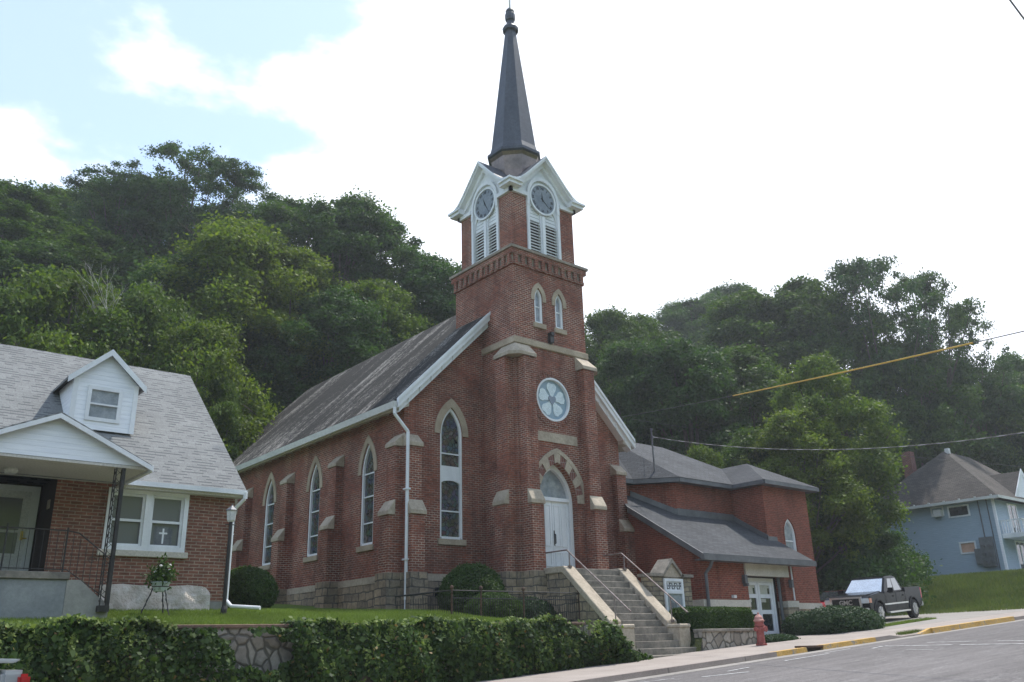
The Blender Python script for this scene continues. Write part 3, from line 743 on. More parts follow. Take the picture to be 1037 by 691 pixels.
# roof slabs
ov, fo = 0.52, 0.38
for s in (-1, 1):
    xe = CX + s*(CX-X0+ov); ze = ZR - (CX-X0+ov)
    t0 = 0.42; t1 = 0.69
    pr = [(CX, ZR+t0), (xe, ze+t0), (xe, ze+t1), (CX, ZR+t1)]
    mb = MB(); mb.extr([(x, Y0-fo+0.06, z) for x, z in pr], (0, Y1-Y0+2*fo-0.12, 0)); mb.build('roof', M['shingle_church'], ch)
    # rake trim front: crown board + lower panelled board (white)
    mb = MB()
    for yy in (Y0-fo-0.07,):
        pr2 = [(CX, ZR+0.40), (xe-s*0.02, ze+0.40), (xe-s*0.02, ze+t1+0.03), (CX, ZR+t1+0.03)]
        mb.extr([(x, yy, z) for x, z in pr2], (0, 0.12, 0))
    mb.extr([(x, Y0-fo-0.11, z) for x, z in [(CX, ZR+0.60), (xe, ze+0.60), (xe, ze+t1+0.05), (CX, ZR+t1+0.05)]], (0, 0.04, 0))
    r_ = mb.build('rake_board', WP, ch)
    mb = MB()
    xq = xe-s*0.12
    pr3 = [(CX, ZR+0.16), (xq, ze+0.12+0.16), (xq, ze+0.12+0.415), (CX, ZR+0.415)]
    mb.extr([(x, Y0-fo+0.05, z) for x, z in pr3], (0, fo-0.052, 0))
    fz = mb.build('rake_frieze', WP, ch)
    mb = MB()
    for k in range(11):
        q = 0.62 + k*0.455; x = CX + s*q; z = ZR - q
        mb.extr([(x-0.025, Y0-fo+0.048, z+0.41+0.025*s), (x+0.025, Y0-fo+0.048, z+0.41-0.025*s), (x+0.025, Y0-fo+0.048, z+0.18-0.025*s), (x-0.025, Y0-fo+0.048, z+0.18+0.025*s)], (0, -0.035, 0))
    split(mb, 'bracket', WP, fz, bevel=0.008)
    # side eave: soffit frieze and gutter
    mb = MB(); xo = X0 if s < 0 else X1
    mb.extr([(xo, Y0-0.30, 9.17), (xe-s*0.02, Y0-0.30, 8.99), (xe-s*0.02, Y0-0.30, 9.06), (xo, Y0-0.30, 9.56)], (0, Y1-Y0+0.5, 0))
    ef = mb.build('eave_frieze', M['frieze_paint'], ch)
    mb = MB()
    for k in range(26):
        y = Y0+0.3+k*0.66; mb.extr([(xo+s*0.01, y-0.03, 9.168), (xe-s*0.06, y-0.03, 9.004), (xe-s*0.06, y-0.03, 8.975), (xo+s*0.01, y-0.03, 9.13)], (0, 0.06, 0))
    split(mb, 'frieze_block', M['frieze_paint'], ef)
    mb = MB(); gx = xe + s*0.06
    mb.extr([(xe+s*0.002, Y0-fo, 9.03), (xe+s*0.09, Y0-fo, 9.03), (xe+s*0.13, Y0-fo, 9.24), (xe+s*0.002, Y0-fo, 9.24)], (0, Y1-Y0+2*fo, 0))
    mb.build('gutter', M['gutter_paint'], ch)
# downspout down the re-entrant corner
mb = MB(); xg = X0-0.62
mb.path([(xg+0.05, 23.27, 9.05), (xg+0.05, 23.27, 8.82), (X0-0.04, 23.28, 8.30), (X0-0.04, 23.28, 2.68)], 0.055, 10)
mb.lathe((X0-0.04,23.28,2.62), [(0.075,0),(0.075,0.12)], 10)
for z in (4.2, 6.4): mb.box(X0-0.12, X0+0.04, 23.2, 23.42, z, z+0.05)
mb.build('downspout', WP, ch, smooth=False)
mb = MB(); mb.box(15.0,15.75,22.9,23.2,2.58,2.64); mb.build('splash_block', M['concrete'], ch)

# --- tower
TX0, TX1, TY0, TY1 = 18.41, 21.91, 21.77, 25.27
mb = MB()
DU = 20.16
door_hole = lancet(DU, 0.90, 3.90, 6.22, 7.58, 12)
holes = [door_hole, circ(20.13, 9.84, 0.80, 32)] + [lancet(u, 0.20, 12.62, 13.62, 14.02, 6) for u in (19.60, 20.62)]
zt = 14.72
wallface(mb, (0,TY0,0), (1,0,0), (0,-1,0), [(TX0,ZF),(TX1,ZF),(TX1,zt),(TX0,zt)], holes, 0.22)
wallface(mb, (TX0,0,0), (0,1,0), (-1,0,0), [(TY0,ZF),(TY1,ZF),(TY1,zt),(TY0,zt)], [], 0.2)
wallface(mb, (TX1,0,0), (0,1,0), (1,0,0), [(TY0,ZF),(TY1,ZF),(TY1,zt),(TY0,zt)], [], 0.2)
wallface(mb, (0,TY1,0), (1,0,0), (0,1,0), [(TX0,ZF),(TX1,ZF),(TX1,zt),(TX0,zt)], [], 0.2)
mb.build('tower_wall', BR, ch)
# recess walls of the entry
mb = MB(); 
pts = door_hole
for i in range(len(pts)):
    u0, z0 = pts[i]; u1, z1 = pts[(i+1) % len(pts)]
    mb.poly([(u0, TY0+0.22, z0), (u1, TY0+0.22, z1), (u1, TY0+0.5, z1), (u0, TY0+0.5, z0)])
mb.build('entry_reveal', BR, ch)
mb = MB(); e = 0.08
mb.box(TX0-e, TX1+e, TY0-e, TY1-1.5, 1.2, ZF); mb.build('tower_foundation', M['stone_base'], ch)
# belt course
mb = MB(); mb.extr([(TX0-0.07,TY0-0.07,11.66),(TX1+0.07,TY0-0.07,11.66),(TX1+0.07,TY1,11.66),(TX0-0.07,TY1,11.66)], (0,0,0.24)); mb.build('belt_course', LS, ch, bevel=0.02)
for (ax, sg, wl, a0, a1) in (('x',-1,TX0,21.90,22.46), ('y',-1,TY0,18.50,19.02), ('y',-1,TY0,21.36,21.90), ('x',1,TX1,21.90,22.46)):
    buttress(ax, sg, wl, a0, a1, 0.52, 0.36, ZF, 5.98, 0, 11.12)
# pyramid stones where the paired buttresses meet the belt
for (cx_, sx) in ((TX0, -1), (TX1, 1)):
    mb = MB(); a = 0.42; zb, zm, zt2 = 11.12, 11.24, 11.68
    o1 = (cx_+sx*a, TY0-a); i1 = (cx_-sx*0.02, TY0+0.02)
    xin = cx_-sx*0.62; yin = TY0+0.72
    base = [(cx_+sx*a, TY0-a*0.25), (cx_+sx*a*0.25, TY0-a)]
    n = len(mb.v)
    P = [(xin, TY0-a), (cx_+sx*0.12, TY0-a), (cx_+sx*a, TY0-0.12), (cx_+sx*a, yin), (cx_, yin), (cx_, TY0), (xin, TY0)]
    T = [(xin, TY0), (cx_, TY0), (cx_, yin)]
    mb.extr([(x,y,zb) for x, y in P], (0,0,zm-zb))
    A=(xin,TY0-a,zm); B=(cx_+sx*0.12,TY0-a,zm); C=(cx_+sx*a,TY0-0.12,zm); D=(cx_+sx*a,yin,zm)
    t1=(xin,TY0,zt2); t2=(cx_,TY0,zt2); t3=(cx_,yin,zt2)
    mb.poly([A,B,t2,t1]); mb.poly([B,C,t2]); mb.poly([C,D,t3,t2]); mb.poly([A,t1,(xin,TY0,zm)]); mb.poly([D,(cx_,yin,zm),t3])
    mb.build('corner_cap', M['cap_stone'], ch)
# small tower windows
for u in (19.60, 20.62):
    w_ = church_window((0,TY0,0), (1,0,0), (0,-1,0), u, 0.20, 12.62, 13.62, 14.02, [13.3], ringw=0.16, drop=0.12, glassm='transom_glass')
# floodlight on the belt
mb = MB(); mb.box(19.98,20.16,TY0-0.16,TY0-0.02,11.95,12.2); mb.tube((20.07,TY0-0.09,11.9),(20.07,TY0-0.09,11.96),0.05); mb.box(20.0,20.14,TY0-0.2,TY0,12.2,12.34)
mb.build('floodlight', M['black_iron'], ch)
# rose window
mb = MB(); P = Vector((0,TY0-0.004,0)); U = Vector((1,0,0)); Nn = Vector((0,-1,0)); rc = (20.13, 9.84)
mb.ring(P+Nn*(-0.14), U, Nn, circ(*rc,0.73,40)+[circ(*rc,0.73,40)[0]], circ(*rc,0.80,40)+[circ(*rc,0.80,40)[0]], 0.15)
rw = mb.build('rose_window', WP, ch)
mb = MB(); fpoly(mb, P, U, Nn, circ(*rc,0.75,40), -0.12, -0.10); mb.build('pane', M['rose_glass'], rw)
for k in range(5):
    mb = MB(); a0 = PI/2 + 2*PI*k/5; pts = []
    for r_, da in ((0.13,-0.5),(0.30,-0.44),(0.46,-0.50),(0.58,-0.40),(0.635,-0.20),(0.60,0.0),(0.635,0.20),(0.58,0.40),(0.46,0.50),(0.30,0.44),(0.13,0.5)):
        pts.append((rc[0]+r_*math.cos(a0+da), rc[1]+r_*math.sin(a0+da)))
    fpoly(mb, P, U, Nn, pts, -0.10, -0.075); mb.build('petal', M['rose_petal'], rw)
mb = MB(); hp = []
for i in range(20):
    t = 2*PI*i/20; hp.append((rc[0]+0.0125*16*math.sin(t)**3*0.9, rc[1]+0.0125*(13*math.cos(t)-5*math.cos(2*t)-2*math.cos(3*t)-math.cos(4*t))))
fpoly(mb, P, U, Nn, hp, -0.08, -0.055); mb.build('heart', M['rose_heart'], rw)
# radial brick ring round the rose window
mb = MB()
for i in range(56):
    a = 2*PI*i/56; c, s_ = math.cos(a), math.sin(a); wv_ = 0.038
    pts = []
    for r_, q in ((0.81,-wv_),(0.81,wv_),(1.03,wv_*1.25),(1.03,-wv_*1.25)):
        pts.append((rc[0]+r_*c-q*s_, rc[1]+r_*s_+q*c))
    fpoly(mb, P, U, Nn, pts, 0, 0.012 if i % 2 else 0.02)
mb.build('brick_surround', BR, rw)
# inscribed tablet (letters worn beyond reading)
mb = MB(); fbox(mb, P, U, Nn, 19.16, 21.18, 8.26, 8.60, 0, 0.03); tb = mb.build('tablet', M['cap_stone'], ch)
# door arch of alternating stone and brick
n = 13; full = arch(DU, 0.90, 6.22, 7.58, n); fullo = arch(DU, 1.20, 6.22, 7.91, n)
segs = list(range(0, 2*n))
for k in range(13):
    i0, i1 = 2*k, 2*k+2
    mb = MB(); st = (k % 2 == 0)
    mb.ring((0,TY0,0), (1,0,0), (0,-1,0), full[i0:i1+1], fullo[i0:i1+1], 0.045 if st else 0.02)
    mb.build('arch_stone' if st else 'arch_brick', M['cap_stone'] if st else M['brick_arch'], ch)
# hood mould + inner return stones
mb = MB(); mb.ring((0,TY0,0), (1,0,0), (0,-1,0), arch(DU,1.20,6.22,7.91,n), arch(DU,1.34,6.22,8.07,n), 0.055)
mb.build('hood_mould', M['cap_stone'], ch)
# doors
DY = TY0+0.42
Pd = Vector((0,DY,0))
mb = MB(); inn = [(DU+0.76,3.92)]+arch(DU,0.76,6.25,7.38,12)+[(DU-0.76,3.92)]; ou = [(DU+0.90,3.92)]+arch(DU,0.90,6.22,7.58,12)+[(DU-0.90,3.92)]
mb.ring(Pd, U, Nn, inn, ou, 0.16); fbox(mb, Pd, U, Nn, DU-0.76, DU+0.76, 6.28, 6.40, 0, 0.14)
df = mb.build('door_frame', WP, ch)
mb = MB(); fpoly(mb, Pd, U, Nn, [(DU-0.76,6.40),(DU+0.76,6.40)]+arch(DU,0.76,6.42,7.38,12), 0.0, 0.03); mb.build('transom_window', M['transom_glass'], df)
for s in (-1, 1):
    mb = MB(); u0, u1 = sorted((DU+s*0.008, DU+s*0.76)); fbox(mb, Pd, U, Nn, u0, u1, 3.94, 6.28, 0.0, 0.06)
    dr = mb.build('door', WP, ch)
    mb = MB()
    for (za, zb) in ((4.08,4.55),(4.75,6.15)):
        for q in range(2):
            a = u0+0.08+q*0.33; mb.ring(Pd+Nn*0.06, U, Nn, [(a+0.03,za+0.03),(a+0.24,za+0.03),(a+0.24,zb-0.03),(a+0.03,zb-0.03),(a+0.03,za+0.03)], [(a,za),(a+0.27,za),(a+0.27,zb),(a,zb),(a,za)], 0.022)
    mb.build('panel_moulding', WP, dr)
    if s > 0:
        mb = MB(); fbox(mb, Pd, U, Nn, DU+0.05, DU+0.12, 4.78, 5.28, 0.06, 0.075); mb.tube((DU+0.085,DY-0.12,4.85),(DU+0.085,DY-0.12,5.15),0.018)
        mb.tube((DU+0.085,DY-0.07,4.85),(DU+0.085,DY-0.12,4.85),0.014); mb.tube((DU+0.085,DY-0.07,5.15),(DU+0.085,DY-0.12,5.15),0.014); mb.build('handle', M['black_iron'], dr)
mb = MB(); mb.box(DU-0.9, DU+0.9, TY0-0.02, TY0+0.5, 3.80, 3.93); mb.build('door_step', M['step_stone'], ch)
# corbelled cornice
mb = MB()
mb.box(TX0-0.06,TX1+0.06,TY0-0.06,TY1+0.06,14.70,14.82); mb.box(TX0-0.13,TX1+0.13,TY0-0.13,TY1+0.13,15.10,15.30)
c2 = mb.build('cornice_brick', BR, ch)
mb = MB()
for k in range(11):
    u = 0.10 + k*0.33
    for P0, U0, N0 in (((TX0,TY0,0),(1,0,0),(0,-1,0)), ((TX0,TY0,0),(0,1,0),(-1,0,0)), ((TX1,TY0,0),(0,1,0),(1,0,0))):
        fbox(mb, P0, U0, N0, u-0.075, u+0.075, 14.82, 15.10, 0, 0.115); fbox(mb, P0, U0, N0, u-0.075, u+0.075, 14.72, 14.82, 0.062, 0.11)
split(mb, 'corbel', BR, c2)
mb = MB(); mb.box(TX0-0.02,TX1+0.02,TY0-0.02,TY1+0.02,14.82,15.10); mb.build('cornice_back', M['old_cornice'], c2)
mb = MB(); n0 = TX0-0.19; n1 = TX1+0.19; m0 = TY0-0.19; m1 = TY1+0.19
mb.extr([(n0,m0,15.30),(n1,m0,15.30),(n1,m1,15.30),(n0,m1,15.30)], (0,0,0.10))
B0 = [(n0,m0,15.40),(n1,m0,15.40),(n1,m1,15.40),(n0,m1,15.40)]; q = 0.32; T0 = [(n0+q,m0+q,15.56),(n1-q,m0+q,15.56),(n1-q,m1-q,15.56),(n0+q,m1-q,15.56)]
for i in range(4): j = (i+1) % 4; mb.poly([B0[i],B0[j],T0[j],T0[i]])
mb.build('cornice_stone', M['old_cornice'], ch)
# belfry
BX0, BX1 = 18.58, 21.74; BY0 = 21.94; BY1 = BY0+3.16; BCY = (BY0+BY1)/2; BW = 1.58
def bface(k):
    c = Vector((CX, BCY, 0)); Ns = [Vector((0,-1,0)), Vector((-1,0,0)), Vector((0,1,0)), Vector((1,0,0))][k]
    Us = [Vector((1,0,0)), Vector((0,-1,0)), Vector((-1,0,0)), Vector((0,1,0))][k]
    return c + Ns*BW, Us, Ns
mb = MB()
for sx in (0, 1):
    for sy in (0, 1):
        x0 = BX0 if not sx else BX1-0.74; y0 = BY0 if not sy else BY1-0.74
        mb.box(x0, x0+0.74, y0, y0+0.74, 15.40, 18.0)
split(mb, 'belfry_pier', BR, ch)
prof = [(0.0,19.74),(0.35,19.37),(0.72,18.98),(1.05,18.64),(1.35,18.37),(1.58,18.25),(1.90,18.19)]
def gprof(dz=0.0, mxu=99): 
    r_ = [(u, z+dz) for u, z in prof if u <= mxu]; return [(-u, z) for u, z in r_[::-1]] + r_[1:]
core = MB(); core.box(BX0+0.5, BX1-0.5, BY0+0.5, BY1-0.5, 15.3, 18.9); core.build('belfry_core', M['dark_stain_and_shade'], ch)  # dark box stands for the unlit inside behind the louvres
def txt(s, size, mat, parent, P, U, Nn, cu, cz, extr=0.006, rot=0.0, name='lettering', bold=0.0):
    cv = bpy.data.curves.new(name, 'FONT'); cv.body = s; cv.size = size; cv.align_x = 'CENTER'; cv.align_y = 'CENTER'; cv.extrude = extr; cv.offset = bold
    to = bpy.data.objects.new('tmp', cv); COL.objects.link(to)
    dg = bpy.context.evaluated_depsgraph_get(); me = bpy.data.meshes.new_from_object(to.evaluated_get(dg)); bpy.data.objects.remove(to)
    P = Vector(P); U = Vector(U); Nn = Vector(Nn); V = Vector((0,0,1)); c, s_ = math.cos(rot), math.sin(rot); org = ROOT(parent)
    for v in me.vertices:
        a, b, d = v.co; a, b = a*c-b*s_, a*s_+b*c
        v.co = P + U*(cu+a) + V*(cz+b) + Nn*d - org
    me.materials.clear(); me.materials.append(mat)
    o = bpy.data.objects.new(name, me); COL.objects.link(o); o.parent = parent; return o
rom = ['XII','I','II','III','IIII','V','VI','VII','VIII','IX','X','XI']
for k in range(4):
    P, U, Nn = bface(k)
    # white panel filling the bay and the gable
    mb = MB()
    bodyp = [(-0.84,15.44),(0.84,15.44),(0.84,17.82),(1.60,17.82)] + [(u,z-0.3) for u,z in prof[::-1] if u < 1.6][0:] + [(-u,z-0.3) for u,z in prof if 0 < u < 1.6] + [(-1.60,17.82),(-0.84,17.82)]
    lou = [lancet(u, 0.30, 15.50, 17.12, 17.62, 8) for u in (-0.42, 0.42)]
    wallface(mb, P - Nn*0.03, U, Nn, bodyp, lou, 0.14)
    pn = mb.build('belfry_panel', WP, ch)
    # raised band around the bay opening + clock hood
    mb = MB()
    hood_i = [(0.72,17.5)] + [(0.70*math.cos(PI*i/16), 17.95+0.78*math.sin(PI*i/16)) for i in range(17)] + [(-0.72,17.5)]
    hood_o = [(0.84,17.5)] + [(0.82*math.cos(PI*i/16), 17.95+0.94*math.sin(PI*i/16)) for i in range(17)] + [(-0.84,17.5)]
    mb.ring(P - Nn*0.03, U, Nn, hood_i, hood_o, 0.11)
    for u in (-0.84, 0.72): fbox(mb, P, U, Nn, u, u+0.12, 15.44, 17.5, -0.03, 0.06)
    fbox(mb, P, U, Nn, -0.07, 0.07, 15.44, 17.2, -0.03, 0.05)
    # white cornice band over the brick piers
    for u in (0.84, -1.68): fbox(mb, P, U, Nn, u, u+0.84, 17.82, 17.98, -0.02, 0.10)
    mb.build('panel_trim', WP, pn)
    # louvres
    for cu in (-0.42, 0.42):
        mb = MB(); 
        for q in range(11):
            z = 15.56 + q*0.125; p0 = P - Nn*0.15
            mb.extr([p0 + U*(cu-0.28) + Vector((0,0,z+0.10)), p0 + U*(cu-0.28) + Vector((0,0,z+0.125)), p0 + U*(cu-0.28) + Nn*0.12 + Vector((0,0,z+0.045)), p0 + U*(cu-0.28) + Nn*0.12 + Vector((0,0,z-0.005))], U*0.56)
        lv = mb.build('louvre', M['gutter_paint'], pn)
        mb = MB(); fpoly(mb, P, U, Nn, [(cu-0.29,16.95)]+[(cu+0.29,16.95)]+arch(cu,0.29,17.12,17.6,8), -0.13, -0.07); mb.build('louvre_head', WP, pn)
        mb = MB()
        for q in range(3):
            zz = 17.08+q*0.14; ww = (0.26, 0.22, 0.13)[q]
            fbox(mb, P, U, Nn, cu-ww, cu+ww, zz, zz+0.012, -0.072, -0.062)
        mb.build('head_lines', M['clock_face'], pn)
    # clock
    mb = MB(); fpoly(mb, P, U, Nn, circ(0,17.95,0.60,36), -0.03, 0.015); ck = mb.build('clock_dial', M['clock_face'], ch)
    mb = MB(); mb.ring(P, U, Nn, circ(0,17.95,0.60,36)+[circ(0,17.95,0.60,36)[0]], circ(0,17.95,0.67,36)+[circ(0,17.95,0.67,36)[0]], 0.05); mb.build('clock_rim', WP, ck)
    for h_ in range(12):
        a = PI/2 - 2*PI*h_/12
        txt(rom[h_], 0.15, M['clock_marks'], ck, P+Nn*0.018, U, Nn, 0.48*math.cos(a), 17.95+0.48*math.sin(a), 0.004, a-PI/2, 'numeral', 0.004)
    for nm, L, wd, ang in (('minute_hand', 0.44, 0.03, (R(-42) if k == 0 else R(-62))), ('hour_hand', 0.30, 0.045, (R(96) if k == 0 else R(112)))):
        mb = MB(); c, s_ = math.cos(ang), math.sin(ang)
        fpoly(mb, P, U, Nn, [(-0.08*c+wd*s_*.6, 17.95-0.08*s_-wd*c*.6), (L*c, 17.95+L*s_), (-0.08*c-wd*s_*.6, 17.95-0.08*s_+wd*c*.6)], 0.026, 0.036); mb.build(nm, M['clock_marks'], ck)
    # gable: bargeboard following the bell-cast curve, deep soffit
    fo2 = 0.28
    up = gprof(0.0); lo = gprof(-0.17)
    mb = MB(); mb.ring(P + Nn*(fo2-0.05), U, Nn, lo, up, 0.07); mb.ring(P + Nn*(fo2+0.02), U, Nn, gprof(-0.07), gprof(0.02), 0.05); 
    mb.ring(P + Nn*(-0.03), U, Nn, gprof(-0.40, 1.7), gprof(-0.15, 1.7), 0.12)
    gb = mb.build('bargeboard', WP, ch)
    mb = MB(); mb.ring(P - Nn*0.02, U, Nn, gprof(-0.17, 1.7), gprof(-0.05, 1.7), fo2-0.02); mb.build('soffit', WP, gb)
    mb = MB(); C0 = P - Nn*BW; nm_ = BW+fo2+0.04; gp = gprof(0.03)
    for (ua, za_), (ub, zb_) in zip(gp[:-1], gp[1:]):
        q = [C0+U*ua+Nn*min(abs(ua),nm_)+Vector((0,0,za_)), C0+U*ub+Nn*min(abs(ub),nm_)+Vector((0,0,zb_)), C0+U*ub+Nn*nm_+Vector((0,0,zb_)), C0+U*ua+Nn*nm_+Vector((0,0,za_))]
        mb.poly(q); mb.poly([p-Vector((0,0,0.06)) for p in q[::-1]]); mb.poly([q[2], q[3], q[3]-Vector((0,0,0.06)), q[2]-Vector((0,0,0.06))])
    mb.build('gable_roof', M['spire_metal'], ch)
# little white return caps at the four belfry corners
for sx in (-1, 1):
    for sy in (-1, 1):
        cx_ = CX+sx*BW; cy_ = BCY+sy*BW
        mb = MB(); mb.box(*sorted((cx_-sx*0.30, cx_+sx*0.33)), *sorted((cy_-sy*0.30, cy_+sy*0.33)), 17.99, 18.12)
        mb.box(*sorted((cx_-sx*0.30, cx_+sx*0.40)), *sorted((cy_-sy*0.30, cy_+sy*0.40)), 18.12, 18.20)
        cc = mb.build('corner_cornice', WP, ch)
# spire
mb = MB(); r8 = R(22.5)
mb.lathe((CX,BCY,0), [(0.84,18.6),(0.90,19.6),(1.0,20.22),(1.08,20.36)], 8, r8); mb.build('spire_drum', M['copper'], ch)
mb = MB(); mb.lathe((CX,BCY,0), [(1.08,20.36),(1.16,20.42),(1.16,20.54),(1.06,20.60)], 8, r8); mb.build('spire_ring', M['spire_metal'], ch)
mb = MB(); pr = [(1.05,20.60)]
for i in range(1, 24):
    z = 20.60 + i*6.35/23; r_ = 1.0 - (0.77)*(i/23); pr.append((r_+0.012, z)); 
mb.lathe((CX,BCY,0), pr, 8, r8); mb.build('spire', M['spire_metal'], ch)
mb = MB(); mb.lathe((CX,BCY,0), [(0.22,26.9),(0.34,26.95),(0.36,27.08),(0.31,27.18),(0.19,27.28),(0.15,27.5),(0.21,27.56),(0.23,27.66),(0.23,27.85),(0.17,27.95),(0.20,28.03),(0.16,28.13),(0.07,28.22)], 12); mb.build('finial', M['spire_metal'], ch)
mb = MB(); mb.tube((CX,BCY,28.2),(CX,BCY,30.1),0.05,0.035,8); mb.box(CX-0.35,CX+0.35,BCY-0.035,BCY+0.035,29.45,29.52); mb.build('cross_pole', M['gutter_paint'], ch)

# ------------------------------------------------------------------ ENTRANCE STAIRS
stp = thing('entrance_stairs', 'stone steps with sloping stone side walls climbing to the church door', 'steps', (20.4, 19.5, 1.1))
mb = MB()
mb.box(18.85,21.95,17.25,18.0,0.9,1.235)
mb.box(18.85,22.05,17.72,18.5,1.0,1.42)
nz_ = 12; rz = (3.86-1.42)/nz_; ty = (20.50-18.05)/nz_
for i in range(nz_):
    mb.box(19.32, 21.52, 18.05+i*ty, 21.70, 1.42+i*rz-(0.0 if i else 0.2), 1.42+(i+1)*rz)
mb.build('steps', M['step_stone'], stp, bevel=0.012)
for x0 in (18.92, 21.42):
    x1 = x0+0.46
    mb = MB(); mb.extr([(x0+0.04,18.3,1.0),(x0+0.04,21.68,1.0),(x0+0.04,21.68,3.74),(x0+0.04,20.42,3.74),(x0+0.04,18.3,1.86)], (0.38,0,0)); sw = mb.build('side_wall', M['stone_base'], stp)
    mb = MB(); mb.extr([(x0-0.02,18.45,1.96),(x0-0.02,20.40,3.72),(x0-0.02,21.68,3.72),(x0-0.02,21.68,3.92),(x0-0.02,20.36,3.92),(x0-0.02,18.45,2.20)], (0.50,0,0)); mb.build('coping', M['cap_stone'], sw, bevel=0.02)
    mb = MB(); mb.box(x0,x0+0.5,17.98,18.5,1.30,1.98); pi_ = mb.build('pier', M['cap_stone'], stp, bevel=0.01)
    mb = MB(); mb.box(x0-0.02,x0+0.52,17.95,18.50,1.98,2.10); mb.build('pier_cap', M['terracotta_band'] if False else M['cap_stone'], pi_, bevel=0.03)
for x0, ya, hi in ((19.16, 21.72, 0), (21.66, 21.55, 0)):
    mb = MB()
    mb.path([(x0,ya,4.42),(x0,20.40,4.42),(x0,17.82,2.43)], 0.024, 8)
    mb.tube((x0,20.30,3.9),(x0,20.30,4.34),0.02); mb.tube((x0,18.45,2.15),(x0,18.45,2.92),0.02); mb.box(x0-.05,x0+.05,20.25,20.35,3.86,3.93); mb.box(x0-.05,x0+.05,18.4,18.5,2.14,2.24)
    mb.build('handrail', M['rail_metal'], stp, smooth=False)
# ------------------------------------------------------------------ PARISH HALL
ph = thing('parish_hall', 'low red brick church hall with dark shed roof and white glazed doors', 'hall', (29.5, 22.0, 1.5))
BH = M['brick_hall']
mb = MB()
# street front with door recess
wallface(mb, (0,20.03,0), (1,0,0), (0,-1,0), [(25.28,2.95),(31.07,2.95),(31.07,4.42),(25.28,4.42)], [[(27.98,2.951),(30.36,2.951),(30.36,3.84),(27.98,3.84)]], 0.0)
wallface(mb, (25.28,0,0), (0,1,0), (-1,0,0), [(20.03,2.95),(23.6,2.95),(23.6,6.55),(20.03,4.42)], [], 0)
wallface(mb, (31.07,0,0), (0,1,0), (1,0,0), [(20.03,2.95),(21.2,2.95),(21.2,5.1),(20.03,4.42)], [], 0)
# jambs and back of the recess
wallface(mb, (30.36,0,0), (0,1,0), (-1,0,0), [(20.03,2.95),(20.9,2.95),(20.9,3.84),(20.03,3.84)], [], 0)
# block with the lancet window, and the walls stepping back behind the shed roof
wallface(mb, (0,21.2,0), (1,0,0), (0,-1,0), [(31.36,2.95),(34.62,2.95),(34.62,7.72),(31.36,7.72)], [lancet(33.0,0.42,4.75,5.75,6.45)], 0.14)
wallface(mb, (31.36,0,0), (0,1,0), (-1,0,0), [(21.2,2.95),(22.8,2.95),(22.8,7.72),(21.2,7.72)], [], 0)
wallface(mb, (34.62,0,0), (0,1,0), (1,0,0), [(21.2,2.95),(29,2.95),(29,7.72),(21.2,7.72)], [], 0)
wallface(mb, (0,22.8,0), (1,0,0), (0,-1,0), [(27.65,5.5),(31.36,5.5),(31.36,7.72),(27.65,7.72)], [], 0)
d_ = Vector((27.65-26.4, 22.8-24.2, 0)); L_ = d_.length; d_.normalize(); nn_ = Vector((d_.y, -d_.x, 0))
wallface(mb, (26.4,24.2,0), d_, (nn_ if nn_.y < 0 else -nn_), [(0,5.5),(L_,5.5),(L_,7.72),(0,7.72)], [], 0)
wallface(mb, (0,24.2,0), (1,0,0), (0,-1,0), [(25.2,5.5),(26.4,5.5),(26.4,7.72),(25.2,7.72)], [], 0)
mb.build('wall', BH, ph)
mb = MB()
mb.box(25.25,27.98,20.0,20.15,1.3,2.72); mb.box(25.25,25.4,20.15,23.5,1.3,2.72); mb.box(30.36,31.10,20.0,21.2,1.3,2.72); mb.box(31.10,34.66,21.17,21.4,1.3,2.72); mb.box(34.5,34.66,21.4,29,1.3,2.72)
split(mb, 'stone_base', M['stone_hall'], ph)
mb = MB()
mb.box(25.23,27.98,19.98,20.15,2.722,2.96); mb.box(25.23,25.4,20.15,23.5,2.722,2.96); mb.box(30.36,31.12,19.98,21.19,2.722,2.96); mb.box(31.12,34.68,21.15,21.4,2.722,2.96); mb.box(34.5,34.68,21.4,29,2.722,2.96)
split(mb, 'stone_band', M['limestone_pale'], ph)
mb = MB(); mb.box(27.84,30.62,19.95,20.12,3.84,4.30); mb.build('lintel', M['limestone_pale'], ph, bevel=0.01)
# flashing where the shed roof meets the brick
mb = MB()
def rz_(y): return 4.50 + 0.61*(y-19.62)
mb.box(27.6,31.33,22.74,22.79,rz_(22.8)-0.1,rz_(22.8)+0.24)
mb.extr([(31.30,21.15,rz_(21.15)-0.02),(31.30,22.74,rz_(22.74)-0.02),(31.30,22.74,rz_(22.74)+0.20),(31.30,21.15,rz_(21.15)+0.20)], (0.055,0,0))
mb.box(31.30,31.95,21.14,21.19,rz_(21.15)-0.05,rz_(21.15)+0.16)
a = Vector((26.4,24.15,0)); b = Vector((27.62,22.74,0)); mb.extr([(a.x,a.y,rz_(a.y)),(b.x,b.y,rz_(b.y)),(b.x,b.y,rz_(b.y)+0.22),(a.x,a.y,rz_(a.y)+0.22)], tuple(-nn_*0.03 if nn_.y > 0 else nn_*0.03))
split(mb, 'flashing', M['gray_metal'], ph)
